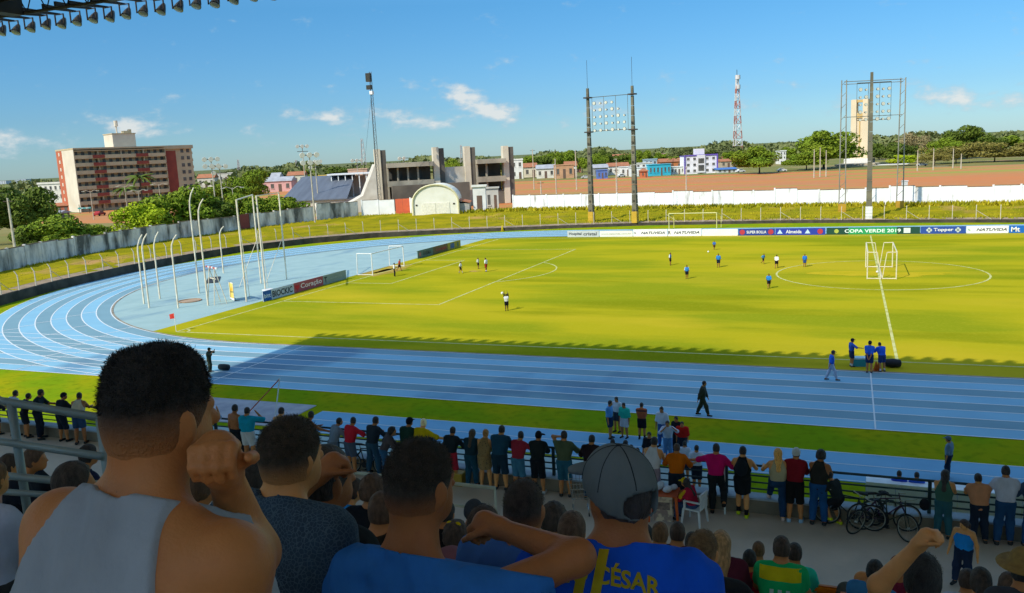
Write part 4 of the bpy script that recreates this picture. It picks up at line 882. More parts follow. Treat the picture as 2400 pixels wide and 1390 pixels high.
for a in [
    ('dark green tree at the far left edge above the wall', 20, 440, 168, 150, 'dark', 'big'), ('broad dark tree behind the left edge tree', 60, 447, 195, 100, 'mid', 'big'),
    ('dense bright bush leaning over the left wall', 120, 512, 138, 150, 'mid', 'bush'), ('low green bush right of the dense bush at the wall', 195, 527, 142, 80, 'mid', 'bush'), ('low dark bush at the left foot of the wall', 40, 532, 134, 70, 'dark', 'bush'),
    ('bright yellow green bush in front of the apartment block', 318, 478, 153, 110, 'bright', 'bush'), ('large dark leafy tree right of the yellow green bush', 415, 446, 160, 150, 'mid', 'bush'), ('dark tree at the right end of the leafy trees', 480, 465, 164, 110, 'dark', 'bush'),
    ('leafy tree beyond the wall left of the gate frames', 560, 455, 170, 90, 'mid', 'bush'), ('bushy tree hugging the wall behind the gate frames', 645, 462, 176, 110, 'mid', 'bush'), ('round dark tree behind the floodlight poles', 575, 397, 290, 80, 'mid', 'big'), ('tree left of the round dark tree', 520, 432, 280, 90, 'mid', 'big'),
    ('small bush at the corner of the left wall', 700, 484, 180, 60, 'olive', 'bush'),
    ('large spreading tree left of the beige monument tower', 1930, 306, 372, 130, 'mid', 'big'), ('low branch heavy tree in front of the spreading tree', 1890, 350, 365, 90, 'mid', 'big'), ('round green tree right of the white and purple building', 1780, 345, 350, 100, 'mid', 'big'),
    ('dark tree just right of the monument tower', 2085, 334, 395, 85, 'dark', 'big'), ('bright green round tree by the monument base', 2118, 362, 360, 60, 'bright', 'big'), ('tall dark tree on the right skyline', 2265, 293, 420, 90, 'dark', 'big'), ('green tree below the tall dark tree', 2220, 325, 410, 80, 'mid', 'big'),
    ('grey brown thin tree behind the right light tower', 2135, 308, 430, 70, 'dry', 'dry'), ('olive brown tree at the right among bare branches', 2240, 340, 360, 130, 'olive', 'dry'), ('olive brown tree near the right edge', 2330, 330, 355, 120, 'olive', 'dry'), ('olive tree at the right edge of the view', 2405, 335, 345, 130, 'olive', 'big'), ('dry small tree in front of the olive trees', 2190, 358, 340, 60, 'olive', 'dry'),
    ('green tree standing among the white houses left of the light masts', 1330, 352, 520, 60, 'mid', 'big'), ('dark tree between the two light mast poles', 1420, 349, 480, 40, 'dark', 'big'), ('tall green tree just left of the second mast pole', 1395, 362, 470, 50, 'mid', 'big'), ('green tree right of the light mast', 1505, 352, 520, 45, 'mid', 'big'),
    ('green tree on the skyline above the cyan shop', 1600, 345, 560, 60, 'far', 'big'), ('tree row on the skyline left of the lattice tower', 1690, 342, 600, 80, 'far', 'big'), ('tree behind the white vaulted hall', 1060, 375, 420, 60, 'mid', 'big'), ('tree on the skyline behind the concrete grandstand', 1250, 365, 600, 70, 'mid', 'big'), ('small tree beside the left mast', 1290, 358, 560, 50, 'mid', 'big'),
    ('small dark tree in front of the concrete grandstand', 1168, 405, 250, 32, 'olive', 'bush')]:
    tree(*a)
for k, (px, tp, dp, wd, lf) in enumerate(((1215, 372, 520, 40, 'mid'), (1275, 366, 540, 45, 'dark'), (1365, 366, 500, 40, 'mid'), (1460, 362, 560, 50, 'dark'), (1548, 358, 600, 40, 'mid'), (1655, 350, 600, 50, 'dark'), (1712, 352, 520, 40, 'mid'), (1745, 356, 470, 40, 'olive'), (1850, 345, 520, 50, 'mid'), (2060, 345, 470, 60, 'mid'), (2170, 335, 480, 60, 'mid'), (2310, 322, 500, 70, 'dark'), (2375, 318, 520, 80, 'mid'), (640, 398, 620, 60, 'dark'), (720, 396, 640, 60, 'mid'), (800, 392, 640, 70, 'dark'), (900, 388, 560, 50, 'mid'), (1150, 378, 520, 50, 'dark'))):
    tree('%s tree on the skyline, %s of its row' % (('round', 'broad', 'low', 'tall', 'small', 'leafy')[k % 6], ('first', 'second', 'third', 'fourth', 'fifth', 'sixth', 'seventh', 'eighth', 'ninth', 'tenth', 'eleventh', 'twelfth', 'thirteenth', 'fourteenth', 'fifteenth', 'sixteenth', 'seventeenth', 'eighteenth')[k]), px, tp, dp, wd, lf, 'small', group='small trees along the skyline')
tree('dark fan palm in front of the apartment block', 325, 412, 262, 62, 'dark', 'palm'); tree('lower dark palm left of the fan palm', 288, 440, 255, 52, 'dark', 'palm')
tree('small palm beside the cyan shop', 1578, 368, 420, 26, 'mid', 'palm')
# woods along the skyline, too far to tell apart
V = []; r = np.random.default_rng(5); n = 26000
az0, az1 = math.atan2(*(foot(-200, 1000)-[CAM[0], CAM[1], 0])[:2]), math.atan2(*(foot(2650, 1000)-[CAM[0], CAM[1], 0])[:2])
az = r.uniform(az0, az1, n); dist = r.uniform(620, 1500, n); hh = 9+4*np.sin(az*37)+3*np.sin(az*91+1)+2.5*np.sin(az*23+dist*.01)
P = np.stack([CAM[0]+np.sin(az)*dist, CAM[1]+np.cos(az)*dist, np.clip(hh, 4, 16)*r.uniform(.05, 1, n)**.6*(dist/1000)**.3], 1)
u = r.standard_normal((n, 3)); u /= np.linalg.norm(u, axis=1)[:, None]; v = np.cross(u, r.standard_normal((n, 3))); v /= np.linalg.norm(v, axis=1)[:, None]
s_ = r.uniform(1.2, 3.4, (n, 1)); V = np.stack([P-u*s_, P-v*s_*.7, P+u*s_, P+v*s_*.7], 1).reshape(-1, 3)
me = bpy.data.meshes.new('distant_woods'); me.from_pydata(V.tolist(), [], np.arange(4*n).reshape(-1, 4).tolist()); me.update()
stuff(link('distant_woods', me, LEAF['far']), 'belt of distant trees along the skyline', 'woods')
# ---- town houses --------------------------------------------------------------------------------------------
for a in [
    ('white two storey house at the left end of the town row', 1198, 1226, 372, 440, 10, '#e8e4da', 'flat', None, 2, 2), ('low white house with brown door beside the mast', 1258, 1300, 386, 430, 9, '#e2dccc', 'gable', m_zinc, 1, 3), ('salmon walled house left of the mast', 1300, 1345, 385, 410, 9, '#c89a74', 'flat', None, 1, 3),
    ('white house left of the first mast pole', 1325, 1352, 378, 430, 9, '#eae6dc', 'gable', None, 1, 2), ('grey workshop between the mast poles', 1392, 1425, 385, 420, 9, '#9a9a94', 'gable', m_zinc, 1, 3), ('blue fronted shop between the mast poles', 1400, 1424, 398, 380, 6, '#5a7ab8', 'flat', None, 1, 3),
    ('long white house left of the second mast pole', 1426, 1474, 381, 430, 9, '#e6e2d6', 'gable', None, 1, 4), ('white house right of the second mast pole', 1490, 1528, 381, 420, 10, '#ece8de', 'flat', None, 2, 3), ('small orange kiosk right of the second mast pole', 1503, 1518, 395, 370, 5, '#c8744a', 'hip', None, 1, 2),
    ('bright cyan shop front with white arches', 1521, 1572, 384, 385, 8, '#3ab0c8', 'flat', None, 1, 6), ('orange roofed house above the cyan shop', 1548, 1602, 371, 470, 9, '#c07848', 'gable', None, 1, 3), ('pale blue two storey house left of the cyan shop', 1512, 1540, 372, 450, 8, '#a8bcc8', 'flat', None, 2, 3), ('low cyan and white shop beside the purple edged building', 1572, 1604, 390, 390, 7, '#d8dcd4', 'flat', None, 1, 4),
    ('red roofed house right of the purple edged building', 1690, 1726, 372, 470, 9, '#b8a890', 'gable', None, 1, 3), ('blue roofed market right of the purple edged building', 1682, 1726, 393, 380, 8, '#c8c8c0', 'gable', mat('blue_roof', (.08, .20, .5), .6), 1, 4), ('white tower house between the trees', 1828, 1842, 352, 480, 8, '#e6e4dc', 'flat', None, 3, 2),
    ('pink house with a gable below the left skyline', 608, 680, 415, 420, 10, '#d8a8a0', 'gable', m_zinc, 1, 4), ('white gabled hall below the left skyline', 632, 652, 405, 450, 9, '#e4d8d0', 'gable', m_zinc, 2, 2), ('long salmon warehouse below the left skyline', 705, 770, 418, 400, 10, '#d0a088', 'gable', m_zinc, 1, 5), ('cream house on the left skyline behind the poles', 672, 712, 402, 560, 9, '#d8d0bc', 'gable', None, 1, 3), ('yellow house behind the floodlight poles', 745, 775, 410, 480, 8, '#d8b040', 'flat', None, 1, 3),
    ('small cream house far on the left skyline', 780, 815, 398, 700, 9, '#d2cabc', 'gable', None, 1, 3), ('salmon house left of the grandstand', 815, 860, 395, 520, 9, '#d0a890', 'flat', None, 1, 3), ('far white house on the skyline above the masts', 1436, 1482, 361, 640, 10, '#dcd4c8', 'gable', None, 1, 4), ('far pink house on the skyline', 1530, 1560, 360, 640, 9, '#d0aca0', 'flat', None, 1, 3),
    ('cream house with tile roof left of the mast row', 1228, 1258, 382, 460, 9, '#dcd0b4', 'gable', None, 1, 2), ('small terracotta house behind the salmon house', 1330, 1362, 372, 520, 8, '#b8745a', 'gable', None, 1, 2), ('white garage between the mast poles', 1455, 1478, 390, 400, 7, '#e8e4dc', 'flat', None, 1, 2), ('yellow house right of the mast', 1535, 1560, 378, 500, 8, '#d8b868', 'gable', None, 1, 2), ('brown tiled house above the blue market', 1700, 1740, 362, 560, 9, '#c8a888', 'gable', None, 1, 3), ('cream house behind the round green tree', 1835, 1870, 382, 480, 8, '#d8d0bc', 'gable', None, 1, 3), ('low white shop left of the cyan front', 1478, 1520, 392, 390, 7, '#e6e6e0', 'flat', None, 1, 5),
    ('white hut with a red door beside the concrete grandstand', 1105, 1135, 433, 175, 5, '#e8e6de', 'flat', None, 1, 1), ('pale hut right of the grandstand at the wall', 1135, 1165, 438, 190, 4, '#c8c4b8', 'flat', None, 1, 2), ('far cream house at the left skyline gap', 460, 500, 408, 600, 9, '#d8d0c0', 'gable', None, 1, 3), ('far grey house right of the apartment block', 500, 545, 405, 640, 9, '#cfc8bc', 'flat', None, 1, 4)]:
    house(*a)
# white and purple building
t, L_, H_ = house('white three storey building with purple edges facing the red field', 1606, 1680, 362, 385, 12, '#ece8ea', 'flat', mat('purple_trim', (.16, .10, .42), .6, scale=.5), 3, 5, name='office_building')
MB().box(L_*.37, L_*.63, -.5, -.2, H_*.05, H_*.98).build('portal', mat('house_wall', '#e4e0e0', .85), t); MB().box(L_*.41, L_*.59, -.62, -.505, H_*.55, H_*.80).build('portal_window', m_pane, t); MB().box(L_*.41, L_*.59, -.62, -.505, H_*.15, H_*.45).build('portal_window', m_pane, t)
MB().box(-.5, .1, -.45, -.1, 0, H_).build('corner_trim', mat('purple_trim', (.16, .10, .42), .6, scale=.5), t); MB().box(L_-.1, L_+.5, -.45, -.1, 0, H_).build('corner_trim', mat('purple_trim', (.16, .10, .42), .6, scale=.5), t)
MB().box(L_*.38, L_*.66, 3, 8, H_, H_+2.6).build('roof_house', mat('house_wall', '#e4e0e0', .85), t)
# ---- barrel vaulted hall at the wall
a_ = G(975, 506, 1.2); d_ = DEP(a_); ax0, ax1 = foot(962, d_), foot(1070, d_); Lw = np.linalg.norm(ax1-ax0); rz = math.atan2(*(ax1-ax0)[[1, 0]])
hh_ = hgt(1015, 431, d_)-1.0
t = thing('vaulted_hall', 'white barrel vaulted hall with double doors set in the far wall', 'hall', (ax0[0], ax0[1], 1.0), rz)
m_hall = mat('hall_white', (.82, .80, .68), .85, (.74, .72, .58), scale=.5); m_ht = mat('hall_trim', (.72, .66, .40), .8)
prof = [(0, 0), (0, hh_*.42)]+[(Lw/2-Lw/2*math.cos(math.pi*k/16), hh_*.42+(hh_*.55)*math.sin(math.pi*k/16)) for k in range(1, 16)]+[(Lw, hh_*.42), (Lw, 0)]
def extrude(prof, y0, y1):
    n = len(prof); return MB().add([(x, y0, z) for x, z in prof]+[(x, y1, z) for x, z in prof], [tuple(range(n)), tuple(range(2*n-1, n-1, -1))]+[(i+n, (i+1) % n+n, (i+1) % n, i) for i in range(n)])
extrude(prof, 0, 12).build('wall', m_hall, t)
rim = MB(); rim.tube([(x, -.1, z) for x, z in prof], .22, 6); rim.build('arch_trim', m_ht, t)
for s_ in (0, 1): MB().box(Lw*(.2+.31*s_), Lw*(.2+.31*s_)+Lw*.295, -.09, -.004, 0, hh_*.40).build('door', mat('hall_door', (.86, .82, .66), .7), t)
MB().box(Lw*.06, Lw*.10, -.12, -.004, hh_*.33, hh_*.37).box(Lw*.88, Lw*.92, -.12, -.004, hh_*.33, hh_*.37).build('lamp', m_steel, t)
rr = MB(); rr.add([(Lw+.02, .5, hh_*.45), (Lw+2.4, .5, hh_*.36), (Lw+2.4, 8, hh_*.36), (Lw+.02, 8, hh_*.45), (Lw+.02, .5, hh_*.43), (Lw+2.4, .5, hh_*.34), (Lw+2.4, 8, hh_*.34), (Lw+.02, 8, hh_*.43)], [(0, 3, 2, 1), (4, 5, 6, 7), (0, 1, 5, 4), (1, 2, 6, 5), (2, 3, 7, 6), (3, 0, 4, 7)]); rr.build('side_roof', m_tile, t)
MB().box(Lw+.05, Lw+2.2, .8, 7.8, 0, hh_*.34).build('side_room', mat('side_room', (.42, .40, .36), .9), t)
# red metal gate in the wall
p0, p1 = np.array([-41.6, 110.0]), np.array([-38.7, 111.2]); L_ = np.linalg.norm(p1-p0); t = thing('metal_gate', 'red sheet metal gate in the white wall', 'gate', (p0[0], p0[1], 1.1), math.atan2(p1[1]-p0[1], p1[0]-p0[0]))
m_rg2 = mat('red_gate', (.66, .13, .05), .6, (.58, .11, .05), scale=1)
for s_ in (0, 1): MB().box(L_*.5*s_+.02, L_*.5*(s_+1)-.02, -.05, .05, .05, 3.3).build('leaf', m_rg2, t)
MB().box(0, L_, -.08, -.055, 1.6, 1.7).box(0, L_, -.08, -.055, .5, .6).build('brace', m_rg2, t)
p0 = G(556, 541, 1.2); t = thing('metal_door', 'narrow dark red door in the grey boundary wall', 'door', (-56.3, 76.6, 1.15), R(90)); MB().box(0, 2.6, -.32, -.24, 0, 2.9).build('leaf', mat('dark_red', (.26, .05, .04), .6), t); MB().box(-.1, 0, -.34, -.22, 0, 3.0).box(2.6, 2.7, -.34, -.22, 0, 3.0).build('frame', m_steel, t)
# ---- concrete grandstand with pylons
DG = 215.0
m_cl = mat('lit_concrete', (.70, .62, .46), .9, (.54, .47, .35), scale=.15, bump=.2)  # sunlight put into the colour: paler tone for the pylons
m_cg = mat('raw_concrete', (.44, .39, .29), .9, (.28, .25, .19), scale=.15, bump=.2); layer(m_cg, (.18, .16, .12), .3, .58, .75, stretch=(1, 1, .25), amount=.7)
m_cgd = mat('shaded_concrete', (.16, .14, .11), .9, (.09, .08, .065), scale=.2)  # shade put into the colour: pylon backs, back walls and lower blocks
gs = thing('concrete_grandstand', 'weathered concrete grandstand with tall square pylons beyond the wall', 'grandstand', foot(875, DG), 0)
o0 = foot(875, DG); dirx = foot(1045, DG)-o0; dirx = dirx/np.linalg.norm(dirx); gs.rotation_euler = (0, 0, math.atan2(dirx[1], dirx[0])+R(14))
k_ = DG/FPX
def gx(px): return (px-875)*k_*1.03
for px, tp in ((880, 350), (1014, 346), (1088, 344), (1180, 343)):
    h_ = hgt(px, tp, DG+(px-880)*.06); x = gx(px)
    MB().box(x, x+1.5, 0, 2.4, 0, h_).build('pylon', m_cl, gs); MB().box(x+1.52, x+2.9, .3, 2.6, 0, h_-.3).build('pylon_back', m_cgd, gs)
for (xa, xb, tp, bt) in ((905, 1012, 381, 470), (1113, 1182, 373, 455)):
    h_ = hgt((xa+xb)/2, tp, DG); x0, x1 = gx(xa), gx(xb)
    MB().box(x0, x1, -2.2, 10, h_-1.1, h_).build('roof_beam', m_cg, gs)
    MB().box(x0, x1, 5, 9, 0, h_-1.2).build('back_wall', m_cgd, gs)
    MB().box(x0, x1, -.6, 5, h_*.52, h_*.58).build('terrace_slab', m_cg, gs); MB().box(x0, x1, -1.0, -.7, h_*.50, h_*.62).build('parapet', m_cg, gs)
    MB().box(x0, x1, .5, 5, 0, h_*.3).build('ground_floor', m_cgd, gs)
    n_ = int((x1-x0)/2.6)
    for j in range(n_): MB().box(x0+j*2.6, x0+j*2.6+.4, -.5, .4, 0, h_-1.15).build('column', m_cg, gs); MB().box(x0+j*2.6+.9, x0+j*2.6+1.9, 4.9, 4.99, h_*.65, h_*.82).build('opening', m_pane, gs)
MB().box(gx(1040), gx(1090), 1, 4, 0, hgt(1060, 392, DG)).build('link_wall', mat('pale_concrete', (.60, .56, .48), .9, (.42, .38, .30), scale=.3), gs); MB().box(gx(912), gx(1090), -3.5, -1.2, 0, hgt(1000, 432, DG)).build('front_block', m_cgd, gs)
x0, x1 = gx(830), gx(880); h_ = hgt(880, 385, DG)
MB().add([(x0-4, 0, 0), (x1, 0, 0), (x1, 0, h_), (x0+2, 0, h_*.35), (x0-4, 0, h_*.1), (x0-4, 9, 0), (x1, 9, 0), (x1, 9, h_), (x0+2, 9, h_*.35), (x0-4, 9, h_*.1)], [(0, 1, 2, 3, 4), (9, 8, 7, 6, 5), (1, 6, 7, 2), (2, 7, 8, 3), (3, 8, 9, 4), (4, 9, 5, 0)]).build('raked_end', mat('pale_concrete', (.70, .66, .56), .9, (.5, .45, .36), scale=.3), gs)
# flat white canopy and dark roof left of it
a_ = foot(765, 240); t = thing('white_canopy', 'long white flat canopy on thin posts left of the grandstand', 'canopy', a_, math.atan2(dirx[1], dirx[0]))
h_ = hgt(800, 407, 240); w2 = 105*240/FPX
MB().box(0, w2, 0, 9, h_-.4, h_).build('roof', mat('canopy_white', (.8, .8, .78), .7), t)
for j in range(7): MB().box(1+j*2, 1.25+j*2, .4, .65, 0, h_-.41).build('post', m_wht, t)
MB().box(0, w2, 6, 6.3, 0, h_-.8).build('wall', mat('canopy_wall', (.55, .5, .42), .9), t)
a_ = foot(650, 225); t = thing('grey_roof_hall', 'long hall with a broad dark grey roof behind the wall corner', 'hall', a_, math.atan2(dirx[1], dirx[0])-.05)
h0, h1 = hgt(700, 470, 225), hgt(700, 428, 225); w2 = 160*225/FPX
MB().add([(0, 0, h0), (w2, 0, h0), (w2*.86, 22, h1+1.2), (0, 22, h1+1.2), (0, 0, h0-.3), (w2, 0, h0-.3), (w2*.86, 22, h1+.9), (0, 22, h1+.9)], [(0, 1, 2, 3), (7, 6, 5, 4), (0, 4, 5, 1), (1, 5, 6, 2), (2, 6, 7, 3), (3, 7, 4, 0)]).build('roof', mat('grey_roof', (.13, .15, .18), .6, (.10, .115, .14), scale=.3, stretch=(3, .2, 1)), t)
MB().box(.5, w2-.5, .6, 21, 0, h0-.35).build('wall', mat('canopy_wall', (.55, .5, .42), .9), t)
# ---- masts and towers
def lattice(t, base, top, w0, w1, n, m1, m2=None, r=.12):
    base, top = np.asarray(base, float), np.asarray(top, float)
    legs = [[], [], []]
    for k in range(n+1):
        f_ = k/n; c = base*(1-f_)+top*f_; w_ = w0*(1-f_)+w1*f_
        for j in range(3): a = 2.094*j+.4; legs[j].append(c+np.array([w_*math.cos(a), w_*math.sin(a), 0]))
    for k in range(n):
        mb = MB()
        for j in range(3):
            mb.tube([legs[j][k], legs[j][k+1]], r, 4); mb.tube([legs[j][k], legs[(j+1) % 3][k+1]], r*.6, 3); mb.tube([legs[j][k], legs[(j+1) % 3][k]], r*.6, 3)
        mb.build('lattice_section', m2 if (m2 and k % 2) else m1, t)
DT = 640.0; b_ = foot(1728, DT); zt_ = hgt(1735, 185, DT)
t = thing('radio_tower', 'tall red and white lattice radio tower on the skyline', 'tower', (b_[0], b_[1], 0))
lattice(t, (0, 0, 0), (0, 0, zt_), 4.6, 1.0, 11, mat('tower_white', (.7, .66, .62), .6), mat('tower_red', (.50, .19, .14), .6), .38)
for z in (zt_-1, zt_-8): MB().lathe([(1.9, z), (1.9, z+3)], 8, (.6, 0, 0)).build('antenna_drum', mat('tower_white', (.7, .66, .62), .6), t)
MB().tube([(0, 0, zt_), (0, 0, zt_+6)], .2, 4).build('spike', m_steel, t)
for k, (px, top, dd, w_, lb) in enumerate(((853, 325, 900, 1.9, 'small pale lattice tower on the skyline left of the grandstand'), (695, 375, 900, 1.2, 'thin pale mast on the left skyline'), (560, 374, 900, 1.2, 'small red tipped mast on the left skyline'), (1083, 340, 850, 1.2, 'thin reddish mast behind the grandstand'))):
    b_ = foot(px, dd); t = thing('radio_mast', lb, 'mast', (b_[0], b_[1], 0)); lattice(t, (0, 0, 0), (0, 0, hgt(px, top, dd)), w_*2, w_*.6, 7, mat('mast_pale', (.55, .46, .42), .7), None, .3)
# dark guyed lighting mast
DM = 205.0; b_ = foot(884, DM); tp_ = hgt(870, 172, DM); t = thing('lighting_mast', 'dark slender lattice lighting mast rising behind the grandstand', 'mast', (b_[0], b_[1], 0))
lattice(t, (0, 0, 0), (0, 0, tp_), .55, .3, 22, mat('mast_dark', (.10, .105, .10), .6), None, .06)
for z, s_ in ((tp_-.8, -1), (tp_-3.6, -1), (tp_-1.8, 1)): MB().box(-.9*abs(s_)-.2, .1, -.4, .4, z-.5, z+.5).build('lamp_head', m_lh, t)
MB().box(-.35, .45, -.4, .4, tp_-5.3, tp_-4.5).build('bright_box', m_wht, t)
MB().tube([(0, 0, tp_-5), (-5.5, 2, 8)], .03, 3).build('guy_wire', m_steel, t)
# street and floodlight poles (headed)
def lamp_pole(label, px, top, bot, d, heads=4, col=m_fp, r=.14, arm=False, cat='light pole', dark=False):
    b_ = foot(px, d); h_ = hgt(px, top, d); t = thing('light_pole', label, cat, (b_[0], b_[1], 0), math.atan2(vd[1], vd[0])-1.57, 'light poles beyond the wall')
    MB().tube([(0, 0, 0), (0, 0, h_)], [r*1.3, r*.8], 6).build('pole', col, t)
    if arm: MB().tube([(0, 0, h_*.96), (-1.0, 0, h_*1.02), (-1.8, 0, h_*1.0)], .06, 4).tube([(0, 0, h_*.96), (1.0, 0, h_*1.02), (1.8, 0, h_*1.0)], .06, 4).build('arm', col, t); MB().box(-2.3, -1.5, -.15, .15, h_*.985, h_).build('lamp_head', m_lg, t); MB().box(1.5, 2.3, -.15, .15, h_*.985, h_).build('lamp_head', m_lg, t)
    elif heads:
        MB().box(-1.6, 1.6, -.1, .1, h_-.2, h_).build('cross_arm', m_steel, t); MB().box(-1.6, 1.6, -.1, .1, h_-1.7, h_-1.55).build('cross_arm', m_steel, t)
        for i in range(heads): x = -1.4+2.8*(i % 3)/2; z = h_-.1-1.5*(i//3); MB().lathe([(.5, -.3), (.55, .1), (.3, .3)], 8, (x, -.2, z), 'y').build('lamp_head', m_lh if dark else m_lg, t)
for a in [('floodlight pole with six lamps right of the apartment block', 497, 372, 480, 190, 6), ('shorter floodlight pole beside the six lamp pole', 515, 389, 480, 195, 4), ('white floodlight pole in front of the grey roofed hall', 728, 362, 475, 165, 6), ('second floodlight pole behind the white one', 740, 378, 450, 230, 4), ('tall thin floodlight pole left of the white one', 713, 342, 440, 250, 3), ('small floodlight pole left of the grandstand', 838, 375, 430, 260, 3), ('small floodlight mast on the grandstand roof', 948, 370, 400, 260, 2)]: lamp_pole(*a)
for k, (px, tp, d, lb) in enumerate(((205, 448, 240, 'twin arm street lamp left of the apartment entrance'), (287, 436, 235, 'twin arm street lamp before the apartment block'), (368, 432, 240, 'twin arm street lamp right of the palm'), (318, 447, 215, 'low twin arm street lamp by the palm'), (540, 440, 170, 'twin arm street lamp above the leafy trees'))): lamp_pole(lb, px, tp, 0, d, 0, m_fp, .1, True)
for k, (px, tp, d, lb) in enumerate(((8, 465, 112, 'pale concrete pole at the left edge above the wall'), (1250, 350, 300, 'pole with a box left of the light masts'), (1302, 372, 250, 'thin concrete pole left of the first mast'), (1350, 352, 280, 'dark concrete pole just left of the first mast'), (1445, 372, 270, 'thin pole between the mast poles'), (1608, 390, 240, 'short pole before the purple edged building'), (1922, 346, 290, 'tall concrete pole before the spreading tree'), (1936, 352, 290, 'second concrete pole before the spreading tree'), (1908, 350, 285, 'thin concrete pole left of the tall one'), (2150, 352, 300, 'pale concrete pole right of the monument'), (2187, 348, 300, 'green pole with lamps among the dry trees'), (2233, 348, 310, 'concrete pole among the dry trees'), (2252, 360, 300, 'short concrete pole among the dry trees'), (1266, 425, 215, 'short white post on the red field by the wall'), (1444, 395, 220, 'short white post on the red field between the masts'))):
    b_ = foot(px, d); h_ = hgt(px, tp, d); t = thing('utility_pole', lb, 'pole', (b_[0], b_[1], 0), k*.3, 'utility poles beyond the wall'); MB().tube([(0, 0, 0), (0, 0, h_)], [.22, .13], 6).build('pole', m_fp, t); MB().box(-.9, .9, -.06, .06, h_-.5, h_-.38).build('cross_arm', m_steel, t)
# ---- twin concrete light mast
m_cp = mat('mast_concrete', (.20, .175, .11), .9, (.10, .09, .06), scale=.4, bump=.3)
def light_rack(t, x0, x1, z0, z1, y, rows, cols, tilt=0.0, skip=()):
    MB().tube([(x0, y, z1), (x1, y, z1)], .05, 4).build('rack_bar', m_cp, t); MB().tube([(x0, y, z0), (x1, y, z0)], .06, 4).build('rack_bar', m_cp, t)
    for c in range(4): x = x0+(x1-x0)*c/3; MB().tube([(x, y, z0), (x, y, z1)], .035, 4).build('rack_upright', m_cp, t)
    for j in range(rows):
        for i in range(cols):
            if (j, i) in skip: continue
            x = x0+(x1-x0)*(i+.5)/cols; z = z0+.1+(z1-z0)*.80*j/(rows-1)
            k2 = .78+.22*math.sin(i*2.7+j*1.9); h = MB().lathe([(.30*k2, -.10), (.31*k2, .0), (.14, .3)], 10, (x, y-.28, z-.1*(1-k2)), 'y').build('lamp', m_lh, t, True); MB().lathe([(.27*k2, -.13), (.28*k2, -.102)], 10, (x, y-.28, z-.1*(1-k2)), 'y').build('lens', m_lg, h)
z0m = .5
b1, b2 = G(1387, 522, z0m), G(1489, 522, z0m); dm = DEP(b1); hm1, hm2 = hgt(1379, 217, DEP(b1)), hgt(1481, 211, DEP(b2)); rz = math.atan2(b2[1]-b1[1], b2[0]-b1[0]); Lm = np.linalg.norm((b2-b1)[:2])
t = thing('light_mast', 'twin pole concrete floodlight mast behind the far boards', 'floodlight mast', (b1[0], b1[1], z0m), rz)
for x, h_ in ((0, hm1), (Lm, hm2)):
    for j in range(14):
        za, zb = h_*j/14, h_*(j+1)/14; wa_, wb_ = .42-.24*j/14, .42-.24*(j+1)/14
        MB().add([(x-wa_, -wa_, za), (x+wa_, -wa_, za), (x+wa_, wa_, za), (x-wa_, wa_, za), (x-wb_, -wb_, zb-.06), (x+wb_, -wb_, zb-.06), (x+wb_, wb_, zb-.06), (x-wb_, wb_, zb-.06)], [(0, 3, 2, 1), (4, 5, 6, 7), (0, 1, 5, 4), (1, 2, 6, 5), (2, 3, 7, 6), (3, 0, 4, 7)]).build('pole_segment', m_cp, t)
        MB().box(x-.16, x+.16, -.44, -.40, za+.3, za+.62).build('step_hole', m_ret, t) if j < 11 else None
    MB().box(x-.46, x+.46, -.47, .47, 0, 1.9).build('painted_base', paint('#c8a030'), t)
    MB().tube([(x, 0, h_), (x, 0, h_+4.5)], .03, 4).build('lightning_rod', m_steel, t)
zr1, zr0 = hgt(1385, 232, dm)-z0m, hgt(1385, 309, dm)-z0m
light_rack(t, .8, Lm-.8, zr0, zr1, -.1, 5, 6, skip=((4, 4), (4, 5), (3, 5)))
for z in (zr0-.1, zr1): MB().box(-.6, .6, -.55, .55, z-.1, z+.1).build('collar', m_steel, t); MB().box(Lm-.6, Lm+.6, -.55, .55, z-.1, z+.1).build('collar', m_steel, t)
# ---- three legged light mast on the right
b1 = G(2036, 513, .5); dm = DEP(b1); hm = hgt(2050, 180, dm)
t = thing('light_mast', 'three pole floodlight mast right of the halfway line with white painted foot', 'floodlight mast', (b1[0], b1[1], .5), 0)
for j in range(15):
    za, zb = hm*j/15, hm*(j+1)/15; wa_, wb_ = .42-.22*j/15, .42-.22*(j+1)/15
    MB().add([(-wa_, -wa_, za), (wa_, -wa_, za), (wa_, wa_, za), (-wa_, wa_, za), (-wb_, -wb_, zb-.06), (wb_, -wb_, zb-.06), (wb_, wb_, zb-.06), (-wb_, wb_, zb-.06)], [(0, 3, 2, 1), (4, 5, 6, 7), (0, 1, 5, 4), (1, 2, 6, 5), (2, 3, 7, 6), (3, 0, 4, 7)]).build('pole_segment', m_cp, t)
MB().box(-.48, .48, -.48, .48, 0, 1.9).build('painted_base', paint('#e8e6dc'), t)
dl = dm+7.5; m_ltp = mat('mast_grey', (.30, .28, .22), .9, (.2, .19, .15), scale=.5)
pl0 = foot(1975, dl)-b1; pr0 = foot(2111, dl)-b1; hl, hr = hgt(1985, 190, dl)-.5, hgt(2124, 184, dl)-.5
for q, h_ in ((pl0, hl), (pr0, hr)):
    for o_ in (-.35, .35): MB().tube([(q[0]+o_*1.4, q[1], 0), (q[0]+o_, q[1], h_)], .10, 6).build('pole', m_ltp, t)
    for j in range(12): MB().tube([(q[0]-.45, q[1], h_*(j+.5)/12), (q[0]+.45, q[1], h_*(j+1)/12)], .04, 3).build('lacing', m_ltp, t)
    MB().box(q[0]-.6, q[0]+.6, q[1]-.3, q[1]+.3, 0, 1.8).build('painted_base', paint('#b8902a'), t)
zr1, zr0 = hgt(2050, 195, dl)-.5, hgt(2050, 281, dl)-.5
